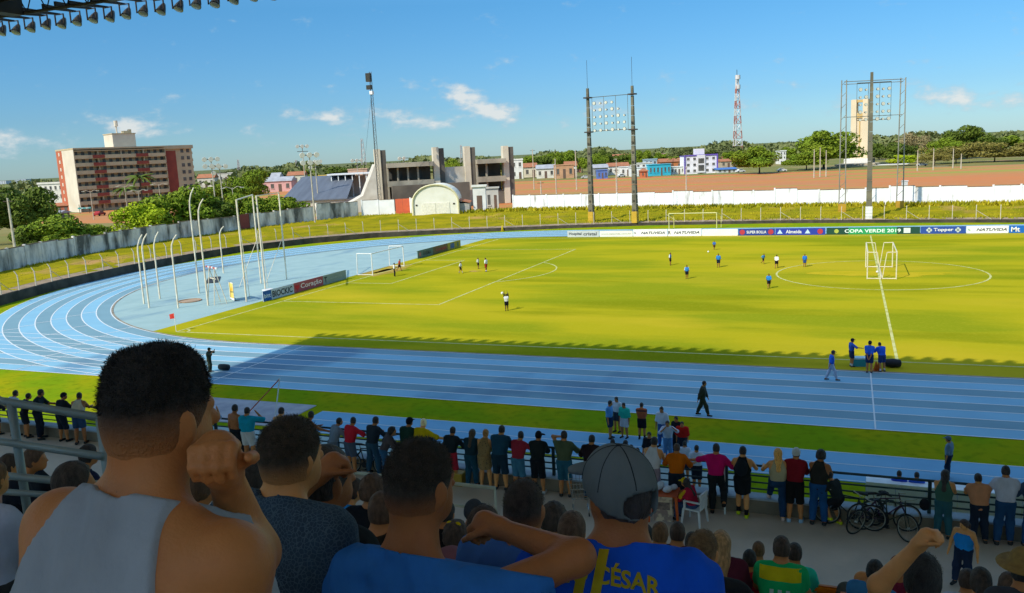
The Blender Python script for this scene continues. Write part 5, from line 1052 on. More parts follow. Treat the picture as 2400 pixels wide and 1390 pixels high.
sub = thing('lamp_rack', 'x', 'x'); del sub['label']; del sub['category']; sub.parent = t; sub.location = (pl0[0], pl0[1], 0); sub.rotation_euler = (0, 0, math.atan2(pr0[1]-pl0[1], pr0[0]-pl0[0])); Lr = np.linalg.norm((pr0-pl0)[:2])
light_rack(sub, 2.0, Lr-1.9, zr0, zr1, -.1, 5, 6)
MB().tube([(0, 0, zr1+.3), (Lr, 0, zr1+.3)], .06, 4).tube([(0, 0, zr1-.1), (Lr, 0, zr1-.1)], .05, 4).build('top_truss', m_ltp, sub); MB().tube([(0, 0, zr0+.6), (Lr, 0, zr0+.6)], .05, 4).build('bottom_bar', m_ltp, sub)
# ---- monument tower
DMn = 400.0; b_ = foot(2014, DMn); hmn = hgt(2020, 234, DMn); k_ = DMn/FPX
t = thing('monument_tower', 'tall beige monument tower with two fins and an open window at the top', 'monument', (b_[0], b_[1], 0), R(-12))
m_mn = mat('beige_stone', (.74, .60, .40), .85, (.64, .52, .34), scale=.15); m_mn2 = mat('ochre_stone', (.62, .42, .16), .85)
for s_ in (-1, 1): MB().box(s_*2.6-1.25, s_*2.6+1.25, -2, 2, 0, hmn).build('fin', m_mn, t)
MB().box(-1.34, 1.34, -1.2, 1.2, 0, hmn*.80).build('core', m_mn, t); MB().box(-.25, .25, -1.45, -1.205, 4, hmn*.80).build('ochre_stripe', m_mn2, t); MB().box(-1.34, 1.34, -1.6, 1.6, hmn*.955, hmn*.995).build('lintel', m_mn2, t); MB().box(-1.34, 1.34, -1.7, 1.7, hmn*.72, hmn*.79).build('balcony', m_mn2, t)
MB().box(-6, 6, -5, 5, 0, 3.0).build('plinth', mat('plinth_white', (.78, .76, .70), .8), t)
a_ = foot(1962, DMn-12); w2 = 145*k_; t = thing('memorial_hall', 'long low beige hall with railings at the foot of the monument', 'hall', a_, R(-12)); h_ = hgt(2030, 385, DMn-12)
MB().box(0, w2*.55, 0, 10, 0, h_).build('wall', mat('beige_hall', (.58, .46, .28), .9), t); MB().box(w2*.55, w2, 2, 9, 0, h_*.55).build('annex', mat('hall_white2', (.74, .72, .64), .9), t); MB().box(-.5, w2*.55+.5, -3, 10.4, h_, h_+.6).build('roof', mat('beige_roof', (.50, .42, .30), .9), t); MB().box(-2, w2*.9, -3.4, -3.2, 0, h_*.6).build('screen', mat('grey_screen', (.42, .42, .38), .8, scale=2), t)
for j in range(8): MB().box(j*2.4, j*2.4+.35, -2.9, -2.6, 0, h_).build('column', m_mn, t)
# round orange roofed kiosk and umbrella, right
b_ = foot(2204, 335); h_ = hgt(2204, 394, 335); w2 = 26*335/FPX; t = thing('thatch_kiosk', 'round kiosk with a broad orange roof right of the monument', 'kiosk', (b_[0], b_[1], 0))
MB().lathe([(w2, h_*.45), (w2*.95, h_*.55), (w2*.55, h_*.97), (w2*.3, h_), (.05, h_)], 14).build('roof', mat('orange_roof', (.62, .23, .06), .85), t); MB().lathe([(w2*.7, 0), (w2*.7, h_*.449)], 12).build('wall', mat('kiosk_wall', (.30, .24, .16), .9), t)
b_ = foot(2238, 330); h_ = hgt(2238, 402, 330); t = thing('red_parasol', 'red parasol beside the orange roofed kiosk', 'parasol', (b_[0], b_[1], 0)); MB().lathe([(1.9, h_*.55), (1.0, h_*.9), (.05, h_)], 8).build('canopy', paint('#b83038'), t); MB().tube([(0, 0, 0), (0, 0, h_*.9)], .06, 5).build('pole', m_wht, t)
b_ = G(2122, 436, 4.2); b_ = foot(2121, 150); t = thing('watch_box', 'small grey white box standing on the far wall', 'box', (b_[0], b_[1], 0)); z_ = hgt(2121, 437, 150); h_ = hgt(2121, 425, 150)-z_
MB().box(-.5, .5, -.4, .4, z_, z_+h_).build('body', mat('box_grey', (.6, .6, .56), .8), t); MB().box(-.6, .6, -.5, .5, z_+h_, z_+h_+.12).build('lid', m_wht, t); MB().box(-.3, .3, -.3, .3, 0, z_-.004).build('stand', m_wht, t)
# red dirt mound roofs and white parapet by the field, parked cars
for k, (px, d, c_, lb) in enumerate(((2160, 345, '#b8bcc0', 'silver car parked left of the orange roofed kiosk'), (1832, 360, '#d8d8d4', 'white car parked at the foot of the spreading tree'), (1372, 395, '#c8c8c4', 'pale car by the shops left of the first mast'), (1735, 375, '#e0e0dc', 'white car parked below the blue roofed market'), (1455, 390, '#dadad4', 'white van shaped car parked between the mast poles'), (220, 262, '#a03030', 'red car parked below the apartment block'))):
    b_ = foot(px, d); t = thing('parked_car', lb, 'car', (b_[0], b_[1], .0), math.atan2(rgt[1], rgt[0])*(px < 800)+.2*k, 'cars parked in the town')
    cm = mat('car_paint', c_, .3, scale=1); s_ = 1.0
    prof = [(-2.1, .3), (-2.1, .8), (-1.3, .95), (-.8, 1.45), (.6, 1.5), (1.2, 1.0), (2.0, .85), (2.1, .3)]
    extrude(prof, -.85, .85).build('body', cm, t)
    MB().add([(-1.15, -.87, 1.0), (1.05, -.87, 1.0), (.55, -.87, 1.42), (-.75, -.87, 1.4), (-1.15, .87, 1.0), (1.05, .87, 1.0), (.55, .87, 1.42), (-.75, .87, 1.4)], [(0, 1, 2, 3), (7, 6, 5, 4), (0, 4, 5, 1), (2, 6, 7, 3)]).build('window', m_pane, t)
    for x in (-1.3, 1.3):
        for y in (-.82, .82): MB().lathe([(.33, -.1), (.33, .1)], 12, (x, y, .33), 'y').build('wheel', m_bk, t)
# ================================================================== FIGURES: bodies grown as one continuous surface round a posed skeleton
class Field:
    """signed distance on a grid, built from tapered capsules and ellipsoids blended smoothly"""
    def __init__(s): s.pr = []; s.cut = []
    def cap(s, a, b, ra, rb, k=.02, flat=None):
        a, b = np.asarray(a, float), np.asarray(b, float); r = max(ra, rb)
        s.pr.append(('c', a, b, ra, rb, k, flat, np.minimum(a, b)-r, np.maximum(a, b)+r)); return s
    def ell(s, c, rad, rot=None, k=.02, sub=False):
        c = np.asarray(c, float); rad = np.asarray(rad, float); m = rad.max()
        s.pr.append(('s' if sub else 'e', c, rad, rot, None, k, None, c-m, c+m)); return s
    def plane(s, p, n): s.cut.append((np.asarray(p, float), np.asarray(n, float)/np.linalg.norm(n))); return s
    def mesh(s, vox, inflate=0.0, noise=None, lo=None, hi=None):
        mg = vox*2.5+.012+inflate
        L = np.min([p[7] for p in s.pr if p[0] != 's'], 0)-mg; H = np.max([p[8] for p in s.pr if p[0] != 's'], 0)+mg
        if lo is not None: L = np.maximum(L, lo)
        if hi is not None: H = np.minimum(H, hi)
        n = np.maximum(np.ceil((H-L)/vox).astype(int)+1, 4)
        ax = [(L[i]+vox*np.arange(n[i])).astype(np.float32) for i in range(3)]
        F = np.full(n, 1.0, np.float32)
        for typ, a, b, ra, rb, k, flat, pl, ph in s.pr:
            mm = max(k, 0)+mg+.01
            i0 = np.clip(np.floor((pl-mm-L)/vox).astype(int), 0, n); i1 = np.clip(np.ceil((ph+mm-L)/vox).astype(int)+1, 0, n)
            if (i1 <= i0).any(): continue
            X = ax[0][i0[0]:i1[0], None, None]; Y = ax[1][None, i0[1]:i1[1], None]; Zz = ax[2][None, None, i0[2]:i1[2]]
            if typ == 'c':
                ab = b-a; l2 = float(ab@ab)+1e-9
                t = ((X-a[0])*ab[0]+(Y-a[1])*ab[1]+(Zz-a[2])*ab[2])/l2; tc_ = np.clip(t, 0, 1)
                d = np.sqrt((X-a[0]-tc_*ab[0])**2+(Y-a[1]-tc_*ab[1])**2+(Zz-a[2]-tc_*ab[2])**2)-(ra+(rb-ra)*tc_)
                if flat is not None: d = np.maximum(d-inflate, (t-flat)*math.sqrt(l2))+inflate
            else:
                P = np.stack(np.broadcast_arrays(X-a[0], Y-a[1], Zz-a[2]), -1)
                if ra is not None: P = P@np.asarray(ra, np.float32)      # columns = local axes
                q = P/b.astype(np.float32); k0 = np.sqrt((q*q).sum(-1)); k1 = np.sqrt(((q/b.astype(np.float32))**2).sum(-1))+1e-6
                d = k0*(k0-1)/k1
            S = F[i0[0]:i1[0], i0[1]:i1[1], i0[2]:i1[2]]
            d = d-inflate
            if typ == 's': S[:] = np.maximum(S, -d); continue
            if k > 0:
                h = np.maximum(k-np.abs(S-d), 0)/k; S[:] = np.minimum(S, d)-h*h*k*.25
            else: S[:] = np.minimum(S, d)
        if noise is not None:
            G3 = np.stack(np.broadcast_arrays(ax[0][:, None, None], ax[1][None, :, None], ax[2][None, None, :]), -1)
            msk = np.abs(F) < .05
            F[msk] += noise(G3[msk]).astype(np.float32)
        for p, nn in s.cut:
            d = (ax[0][:, None, None]-p[0])*nn[0]+(ax[1][None, :, None]-p[1])*nn[1]+(ax[2][None, None, :]-p[2])*nn[2]
            F = np.maximum(F, d.astype(np.float32))
        return nets(F, L, vox)
def nets(F, L, vox):
    ins = F < 0
    c = np.zeros(np.array(F.shape)-1, np.int8)
    for i in (0, 1):
        for j in (0, 1):
            for k in (0, 1): c += ins[i:i+c.shape[0], j:j+c.shape[1], k:k+c.shape[2]]
    act = (c > 0) & (c < 8)
    idx = np.full(c.shape, -1, np.int32); A = np.argwhere(act); idx[act] = np.arange(len(A))
    if len(A) == 0: return np.zeros((0, 3)), np.zeros((0, 4), int)
    cor = {}
    for i in (0, 1):
        for j in (0, 1):
            for k in (0, 1): cor[(i, j, k)] = F[A[:, 0]+i, A[:, 1]+j, A[:, 2]+k]
    acc = np.zeros((len(A), 3)); cnt = np.zeros(len(A))
    for a in cor:
        for ax_ in range(3):
            if a[ax_]: continue
            b = list(a); b[ax_] = 1; b = tuple(b); fa_, fb_ = cor[a], cor[b]
            m = (fa_ < 0) != (fb_ < 0); t = np.where(m, fa_/(fa_-fb_+1e-12), 0)
            p = np.tile(np.array(a, float), (len(A), 1)); p[:, ax_] += t
            acc += p*m[:, None]; cnt += m
    V = L+vox*(A+acc/np.maximum(cnt, 1)[:, None])
    Fc = []
    for ax_ in range(3):
        o = [i for i in range(3) if i != ax_]
        s0 = [slice(None)]*3; s1 = [slice(None)]*3; s0[ax_] = slice(0, -1); s1[ax_] = slice(1, None)
        a_, b_ = ins[tuple(s0)], ins[tuple(s1)]
        E = np.argwhere(a_ != b_)
        ok = (E[:, o[0]] > 0) & (E[:, o[1]] > 0) & (E[:, o[0]] < F.shape[o[0]]-1) & (E[:, o[1]] < F.shape[o[1]]-1); E = E[ok]
        sg = a_[tuple(E.T)]
        def at(d0, d1):
            Q = E.copy(); Q[:, o[0]] += d0; Q[:, o[1]] += d1; return idx[tuple(Q.T)]
        q = np.stack([at(-1, -1), at(0, -1), at(0, 0), at(-1, 0)], 1)
        flip = sg if ax_ != 1 else ~sg
        q = np.where(flip[:, None], q, q[:, ::-1])
        Fc.append(q)
    return V, np.concatenate(Fc)
def np_mesh(name, V, Fq):
    me = bpy.data.meshes.new(name); me.vertices.add(len(V)); me.vertices.foreach_set('co', np.asarray(V, np.float32).ravel())
    n = len(Fq); me.loops.add(n*4); me.polygons.add(n)
    me.loops.foreach_set('vertex_index', np.asarray(Fq, np.int32).ravel())
    me.polygons.foreach_set('loop_start', np.arange(0, n*4, 4, dtype=np.int32))
    try: me.polygons.foreach_set('loop_total', np.full(n, 4, np.int32))
    except Exception: pass
    me.update(calc_edges=True); me.polygons.foreach_set('use_smooth', np.ones(n, bool)); me.validate(); return me
def folds(seed, amp, size=.10, axis=(0, 0, 1), st=.45):
    r = np.random.default_rng(seed); W = []
    for i in range(7):
        d = r.standard_normal(3); d = d-np.array(axis)*(d@np.array(axis))*(1-st); d = d/np.linalg.norm(d)*(2*math.pi/(size*r.uniform(.6, 1.8)))
        W.append((d, r.uniform(0, 6.28), r.uniform(.5, 1)))
    def f(P):
        t = np.zeros(len(P)); ph = .9*np.sin(P@(W[0][0]*.33)+1)
        for d, p, a in W: t += a*np.sin(P@d+p+ph)
        return amp*(t/3-.45)
    return f
def creases(seed, amp):
    """sharp-edged cloth folds running across the back and from the shoulders, standing proud of the body"""
    r = np.random.default_rng(seed); W = []
    for i in range(6):
        d = np.array([r.normal(0, 1), r.normal(0, .5), r.normal(0, .55)]); d = d/np.linalg.norm(d)*(math.pi/r.uniform(.055, .12)); W.append((d, r.uniform(0, 6.28), r.uniform(.4, 1), r.standard_normal(3)*9, r.uniform(0, 6)))
    def f(P):
        t = np.zeros(len(P))
        for d, p, a, m, q in W:
            ph = P@d+p+1.3*np.sin(P@(m*1.1)+q)
            t += a*np.abs(np.sin(ph))**1.6*np.clip(.55+.8*np.sin(P@m+q), 0, 1.3)
        return -amp*t*.62
    return f
def rotz(a): c, s = math.cos(a), math.sin(a); return np.array([[c, -s, 0], [s, c, 0], [0, 0, 1.]])
def rotx(a): c, s = math.cos(a), math.sin(a); return np.array([[1., 0, 0], [0, c, -s], [0, s, c]])
def roty(a): c, s = math.cos(a), math.sin(a); return np.array([[c, 0, s], [0, 1., 0], [-s, 0, c]])
def ik(a, t, l1, l2, pole):
    a, t, pole = map(lambda q: np.asarray(q, float), (a, t, pole)); d = t-a; L = np.linalg.norm(d)
    if L > (l1+l2)*.995: t = a+d/L*(l1+l2)*.995; d = t-a; L = np.linalg.norm(d)
    L = max(L, abs(l1-l2)*1.05+1e-4); u = d/np.linalg.norm(d); x = (l1*l1-l2*l2+L*L)/(2*L); h = math.sqrt(max(l1*l1-x*x, 0))
    p = pole-u*(pole@u); p = p/(np.linalg.norm(p)+1e-9)
    return a+u*x+p*h, t
SKINS = {'a': '#966035', 'b': '#83502b', 'c': '#aa7442', 'd': '#5d3a22', 'e': '#bd8856'}
SGAIN = 1.0
def gain(c):
    c = lin(c); k = max(1.0, min(SGAIN, .72/max(c))); return tuple(x*k for x in c)
def skin_col(k): return tuple(x*(1+(SGAIN-1)*.6) for x in lin(SKINS.get(k, k)))
def skin_mat(k):
    key = (k, SGAIN)
    if key in _sk: return _sk[key]
    m = mat('skin', tuple(x*(1+(SGAIN-1)*.6) for x in lin(SKINS.get(k, k))), .52, tuple(x*(1+(SGAIN-1)*.6)*.86 for x in lin(SKINS.get(k, k))), scale=9, bump=.16, bscale=150, spec=.35)
    c = skin_col(k); layer(m, (c[0]*.80, c[1]*.66, c[2]*.62), 14, .48, .72, amount=.5); layer(m, (c[0]*1.15, c[1]*1.08, c[2]*1.02), 46, .55, .8, amount=.4); layer(m, tuple(x*.45 for x in c), 75, .70, .78, amount=.6)
    _sk[key] = m; return m
_sk = {}
def cloth_mat(c): return mat('cloth', gain(c), .88, tuple(x*.80 for x in gain(c)), scale=7, bump=.35, bscale=26, spec=.12, stretch=(1, 1, .45))
def hair_col(c): return tuple(x*3.4+.010 for x in lin(c)) if SGAIN > 1 else lin(c)
def hair_mat(c): return mat('hair', hair_col(c), .62, tuple(x*1.9+.006 for x in hair_col(c)), scale=40, bump=.7, bscale=160, spec=.35, stretch=(1, 1, .35))
POSES = {   # units of body height, body frame x right, y forward; hands and feet as targets
    'stand': dict(hand=((-.155, .02, .46), (.155, .02, .46)), foot=((-.065, -.01), (.065, .02))),
    'rail': dict(lean=.28, hand=((-.05, .30, .65), (.09, .31, .65)), foot=((-.07, -.02), (.08, .0))),
    'railwide': dict(lean=.24, hand=((-.21, .27, .64), (.24, .26, .64)), foot=((-.08, -.02), (.07, .02))),
    'raillow': dict(lean=.34, hand=((-.12, .34, .64), (.12, .34, .64)), foot=((-.07, -.06), (.08, -.03))),
    'railr': dict(lean=.22, hand=((-.1, .28, .66), (.32, .24, .66)), foot=((-.07, -.02), (.08, .0)), head=(-.5, .05)),
    'phone': dict(lean=.06, hand=((-.14, .20, .86), (.08, .2, .84)), foot=((-.07, 0), (.07, 0))),
    'kneeup': dict(lean=.18, hand=((-.18, .27, .67), (.18, .27, .67)), foot=((-.1, .26, .2), (.06, -.02))),
    'walk': dict(lean=.06, hand=((-.15, .12, .48), (.15, -.10, .48)), foot=((-.05, -.17), (.05, .17))),
    'run': dict(lean=.14, hand=((-.13, .16, .62), (.15, -.14, .55)), foot=((-.05, -.26, .10), (.05, .12))),
    'bend': dict(lean=.85, hand=((-.1, .22, .32), (.1, .22, .32)), foot=((-.08, -.04), (.08, .04))),
    'handsback': dict(lean=.04, hand=((-.03, -.11, .50), (.03, -.12, .49)), foot=((-.06, 0), (.06, .0)), pole=(0, -.4, 0)),
    'armout': dict(hand=((-.14, .02, .47), (.30, .22, .72)), foot=((-.06, 0), (.06, 0))),
    'crossed': dict(hand=((.05, .12, .66), (-.05, .13, .68)), foot=((-.07, 0), (.07, 0)), pole=(0, -.2, -1)),
    'armsup': dict(lean=-.1, hand=((-.10, .10, 1.10), (.06, .12, 1.12)), foot=((-.06, -.05), (.06, .06))),
    'sit': dict(sit=True, lean=.10, hand=((-.09, .24, .34), (.09, .24, .34)), foot=((-.08, .27), (.08, .27))),
    'sitlean': dict(sit=True, lean=.32, hand=((-.05, .32, .40), (.06, .32, .40)), foot=((-.08, .27), (.08, .27))),
    'sitphone': dict(sit=True, lean=.15, hand=((-.06, .26, .50), (.08, .26, .50)), foot=((-.08, .27), (.08, .27))),
    'onbike': dict(sit=True, lean=.38, seat=.50, hand=((-.13, .34, .60), (.13, .34, .60)), foot=((-.07, .10, .12), (.10, .02, .02))),
}
NPERS = 0
def figure(label, feet, H, facing, pose='stand', skin='a', shirt='#333', sleeve=.55, legs='shorts', legc='#222', shoes='#222', hair='#120c08', style='short', cap=None, group=None, vox=.022,
           head=None, hand_w=(None, None), elbow_w=(None, None), face=False, fold=.0035, build=1.0, hem=None, neck=.0, extra=None, fingers=False, socks=None, strands=0, sleeves2=None, visor=0.0, opening=False, seat_z=None, fade=False, hs=.95, nd=.0):
    """one person: body mesh on top, clothes and hair as its children. facing: heading of the body in degrees, 0 = +y, clockwise"""
    global NPERS; NPERS += 1; seed = NPERS
    P = dict(POSES[pose] if isinstance(pose, str) else pose); B = build
    Rz = rotz(-R(facing)); feet = np.asarray(feet, float)
    W = lambda p: Rz@(np.asarray(p, float)*H)+feet            # body frame to world
    Wi = lambda p: Rz.T@(np.asarray(p, float)-feet)/H
    lean = P.get('lean', 0.0); sit = P.get('sit', False)
    ph = .53 if not sit else P.get('seat', .27)
    pel = np.array([0, -.03*lean if not sit else 0, ph])
    T = rotx(-lean); U = lambda x, y, z: pel+T@np.array([x*B, y, z])      # upper body, heights above the hip joints
    D = lambda x, y, z: pel+np.array([x*B, y, z])
    hy, hp = head if head is not None else P.get('head', (0, 0))
    S = {}
    sh = [U(-.105, 0, .272), U(.105, 0, .272)]
    if lean < -.05: pass
    arms = []
    for i in (0, 1):
        tgt = np.array(P['hand'][i], float) if hand_w[i] is None else Wi(hand_w[i])
        pole = np.array(P.get('pole', (0, -.6, -.8)), float)+np.array([(-.7, .7)[i], 0, 0])
        if pose in ('railwide', 'rail', 'raillow'): pole = np.array([(-.35, .35)[i], -.25, -.9])
        if elbow_w[i] is not None:
            e = Wi(elbow_w[i]); h = tgt
            e = sh[i]+(e-sh[i])/np.linalg.norm(e-sh[i])*.172; h = e+(h-e)/np.linalg.norm(h-e)*.150
        else: e, h = ik(sh[i], tgt, .172, .150, pole)
        arms.append((sh[i], e, h))
    lgs = []
    for i in (0, 1):
        hip = D((-.05, .05)[i], 0, 0); ft = P['foot'][i]; ank = np.array([ft[0]*B, ft[1], (ft[2] if len(ft) > 2 else 0)+.045])
        k_, a_ = ik(hip, ank, .245, .242, (0, 1, .05 if not sit else .9)); lgs.append((hip, k_, a_))
    hs = hs*.98; Hh = H*hs; hc = U(0, .022, .395-nd); hc = hc+np.array([0, .012, 0])      # head centre
    HR = rotz(-hy)@rotx(-hp); HD = lambda x, y, z: hc+HR@(np.array([x*.93, y, z])*hs)
    mk_ = lambda p: W(p)
    def torso(F, g=0.0):
        F.cap(W(D(-.042, 0, .012)), W(D(.042, 0, .012)), .060*H*B, .060*H*B, .03*H)
        F.cap(W(U(-.034, .004, .09)), W(U(.034, .004, .09)), .056*H*B, .056*H*B, .05*H)
        F.cap(W(U(-.05, .002, .165)), W(U(.05, .002, .165)), .062*H*B, .062*H*B, .06*H)
        F.cap(W(U(-.062, -.004, .225)), W(U(.062, -.004, .225)), .054*H*B, .054*H*B, .06*H)
        F.cap(W(U(-.088, -.004, .268)), W(U(.088, -.004, .268)), .034*H*B, .034*H*B, .04*H)
        F.cap(W(U(-.05, -.006, .292)), W(U(.05, -.006, .292)), .022*H, .022*H, .03*H)
    def arm(F, i, t0, t1, g, k=.018, flat=False):
        a, e, h = arms[i]; ra, rb, rc = .032*B, .0245*B, .0165
        if t1 <= .5:
            tt = t1/.5; F.cap(W(a), W(e), ra*H+g, rb*H+g, k*H, tt)
        else:
            F.cap(W(a), W(e), ra*H+g, rb*H+g, k*H); F.cap(W(e), W(h), (rb+.001)*H+g, rc*H+g, k*H, min((t1-.5)/.5, 1) if flat else None)
    def leg(F, i, t1, g, flat=True, w=0.0):
        a, k_, b = lgs[i]; r0, r1, r2 = .052*B, .034*B, .022
        if t1 <= .5: F.cap(W(a), W(k_), r0*H+g, r1*H+g+w, .02*H, t1/.5)
        else:
            F.cap(W(a), W(k_), r0*H+g, r1*H+g, .02*H); t = (t1-.5)/.5
            F.cap(W(k_), W(b), r1*H+g, (r2+.002)*H+g+w, .02*H, t if flat else None)
    def skull(F, g=0.0, k=.02):
        F.ell(W(HD(0, -.006, .018)), np.array([.0435, .056, .056])*Hh+g, Rz@HR, k*H)
    # ---- body
    F = Field(); torso(F)
    for i in (0, 1):
        arm(F, i, 0, 1, 0); leg(F, i, 1, 0, flat=False)
        a, k_, b = lgs[i]; d = (b-k_)/np.linalg.norm(b-k_); F.cap(W(k_+d*.03+[0, -.008, 0]), W(k_+d*.13+[0, -.008, 0]), .03*H*B, .026*H*B, .03*H)
        toe = b+np.array([(-.012, .012)[i], .085, -.026]); heel = b+np.array([0, -.012, -.022])
        F.cap(W(heel), W(toe), .020*H, .017*H, .02*H)
        a, e, h = arms[i]; u = (h-e)/np.linalg.norm(h-e)
        if fingers:
            side = np.cross(u, [0, 0, 1.]); side = side/(np.linalg.norm(side)+1e-6); nrm = np.cross(side, u)
            F.cap(W(h+u*.012), W(h+u*.04), .019*H, .021*H, .012*H)
            for j, (o_, l_) in enumerate(((-.017, .9), (-.0057, 1.05), (.0057, 1.0), (.0165, .82))):
                b0 = h+u*.046+side*o_; b1 = b0+u*.013*l_-nrm*.010; b2 = b1-u*.004-nrm*.019*l_; b3 = b2-u*.017*l_-nrm*.002
                F.cap(W(b0), W(b1), .0070*H, .0066*H, .003*H); F.cap(W(b1), W(b2), .0064*H, .0058*H, .002*H); F.cap(W(b2), W(b3), .0056*H, .0048*H, .002*H)
            t0 = h+u*.02+side*(.02*(1 if i == 0 else -1)); t1_ = t0+u*.022+side*(.014*(1 if i == 0 else -1))-nrm*.012; F.cap(W(t0), W(t1_), .0075*H, .006*H, .006*H); F.cap(W(t1_), W(t1_+u*.016-nrm*.012), .006*H, .005*H, .004*H)
        else:
            F.cap(W(h), W(h+u*.055), .0165*H, .012*H, .012*H); F.cap(W(h+u*.05), W(h+u*.085), .014*H, .009*H, .01*H)
            sd = np.cross(u, [0, 0, 1.]); F.cap(W(h+u*.02), W(h+u*.045+sd*.02*(1 if i == 0 else -1)), .009*H, .007*H, .008*H)
    F.cap(W(U(0, -.008, .285)), W(HD(0, -.012, -.03)), .031*H*B, .029*H*B, .022*H)
    F.cap(W(U(-.05, -.01, .285)), W(HD(-.008, -.018, -.04)), .014*H, .017*H, .03*H); F.cap(W(U(.05, -.01, .285)), W(HD(.008, -.018, -.04)), .014*H, .017*H, .03*H)
    skull(F)
    F.ell(W(HD(0, -.014, -.020)), np.array([.0405, .042, .042])*Hh, Rz@HR, .02*Hh)
    F.ell(W(HD(0, .014, -.026)), np.array([.037, .040, .042])*Hh, Rz@HR, .02*Hh)
    F.ell(W(HD(0, .030, -.048)), np.array([.020, .018, .015])*Hh, Rz@HR, .018*Hh)
    F.cap(W(HD(0, .052, .002)), W(HD(0, .062, -.014)), .0055*Hh, .0085*Hh, .008*Hh)
    F.cap(W(HD(-.02, .047, .010)), W(HD(.02, .047, .010)), .006*Hh, .006*Hh, .012*Hh)
    F.cap(W(HD(-.011, .050, -.034)), W(HD(.011, .050, -.034)), .0045*Hh, .0045*Hh, .006*Hh)
    for sx in (-1, 1):
        E_ = Rz@HR@rotz(-.35*sx)
        F.ell(W(HD(sx*.0485, -.004, -.004)), np.array([.0075, .0165, .024])*Hh, E_, .006*Hh)
        F.ell(W(HD(sx*.0415, .047, .0)), np.array([.010, .006, .006])*Hh, Rz@HR, .0, True)
        if vox < .012: F.ell(W(HD(sx*.060, .000, -.002)), np.array([.0042, .009, .015])*Hh, E_, .0, True)
    V, Q = F.mesh(vox); skm = skin_mat(skin)
    body = link('person', np_mesh('person', V-feet, Q), skm); body.location = tuple(feet); tag(body, label, 'person', group)
    def part(name, Fd, m, infl=0.0, noise=None, v=None):
        V, Q = Fd.mesh(v or vox, infl, noise)
        if len(Q) == 0: return None
        return link(name, np_mesh(name, V-feet, Q), m, body)
    up = T@np.array([0, 0, 1.]); upw = Rz@up
    g = (.013+.004*(B > 1.02)) if vox > .009 else .007
    # ---- shirt
    if shirt:
        F = Field(); torso(F)
        if sleeve > 0:
            for i in (0, 1): arm(F, i, 0, sleeve, .008, k=.03, flat=True)
        elif sleeve == 0:      # sleeveless: straps over the shoulders only
            pass
        F.cap(W(U(0, -.008, .285)), W(HD(0, -.012, -.03)), .031*H*B, .029*H*B, .022*H)
        F.cap(W(U(-.05, -.01, .285)), W(HD(-.008, -.018, -.04)), .014*H, .017*H, .03*H); F.cap(W(U(.05, -.01, .285)), W(HD(.008, -.018, -.04)), .014*H, .017*H, .03*H)
        if sleeve <= 0:
            for i in (0, 1): arm(F, i, 0, .2, 0, flat=True)
        hz = hem if hem is not None else (-.05 if legs != 'dress' else -.04)
        F.plane(W(U(0, 0, hz)), -upw)
        F.plane(W(U(0, -.03, .342-neck)), Rz@T@np.array([0, .45, 1.])); F.ell(W(U(0, .014, .360-neck)), np.array([.047, .058, .044+neck*.3])*H, Rz@T, 0, True)
        if sleeve <= 0:
            for sx in (-1, 1): F.plane(W(U(sx*(.066 if sleeve == 0 else .062), 0, .29)), Rz@T@np.array([sx*1.0, 0, .40 if sleeve == 0 else .55]))
        o = part('shirt' if legs != 'dress' else 'dress', F, cloth_mat(shirt) if isinstance(shirt, (str, tuple)) else shirt, g, folds(seed, fold) if vox > .009 else creases(seed, fold))
        S['shirt'] = o
        if sleeves2:
            F = Field()
            for i in (0, 1): arm(F, i, 0, sleeve, .008, flat=True)
            part('sleeve', F, cloth_mat(sleeves2), g+.004)
    # ---- legs
    lm = cloth_mat(legc) if isinstance(legc, (str, tuple)) else legc
    F = Field(); F.cap(W(D(-.042, 0, .012)), W(D(.042, 0, .012)), .060*H*B, .060*H*B, .03*H); F.cap(W(D(-.036, .002, .05)), W(D(.036, .002, .05)), .056*H*B, .056*H*B, .04*H)
    tl = {'shorts': .43, 'long shorts': .55, 'trousers': .97, 'jeans': .97, 'dress': .36}[legs]
    for i in (0, 1): leg(F, i, tl, .004*H if legs in ('trousers', 'jeans') else .010*H, w=.006 if legs != 'shorts' else .014)
    if tl > .6:
        for i in (0, 1): a, k_, b = lgs[i]; d = (b-k_)/np.linalg.norm(b-k_); F.cap(W(k_+d*.03+[0, -.008, 0]), W(k_+d*.13+[0, -.008, 0]), .032*H*B, .03*H*B, .03*H); F.ell(W(k_), np.array([.042]*3)*H*B, None, .03*H)
    if legs == 'dress': F.cap(W(D(0, 0, .0)), W((lgs[0][1]+lgs[1][1])/2+[0, 0, .02]), .085*H, .078*H, .03*H, .85); F.cap(W(D(-.03, 0, .05)), W(D(.03, 0, .05)), .06*H, .06*H, .05*H)
    F.plane(W(D(0, 0, .052)), Rz@np.array([0, 0, 1.]))
    part({'shorts': 'shorts', 'long shorts': 'shorts', 'trousers': 'trousers', 'jeans': 'jeans', 'dress': 'skirt'}[legs], F, lm, .013, folds(seed+500, fold*.8))
    # ---- shoes
    if shoes:
        for i in (0, 1):
            a, k_, b = lgs[i]; F = Field(); toe = b+np.array([(-.012, .012)[i], .09, -.026]); heel = b+np.array([0, -.014, -.022])
            F.cap(W(heel), W(toe), .022*H, .019*H, .02*H); F.cap(W(b+np.array([0, 0, -.01])), W(heel), .022*H, .022*H, .02*H); F.plane(W(b*[1, 1, 0]+[0, 0, max(b[2]-.045, 0)+.002]), (0, 0, -1))
            part('shoe', F, cloth_mat(shoes), .006)
            if socks:
                F = Field(); k2 = b+(k_-b)*.6; F.cap(W(b), W(k2), .024*H, .031*H, .01, 1.0); part('sock', F, cloth_mat(socks), .004)
    # ---- hair and headwear
    hm = hair_mat(hair)
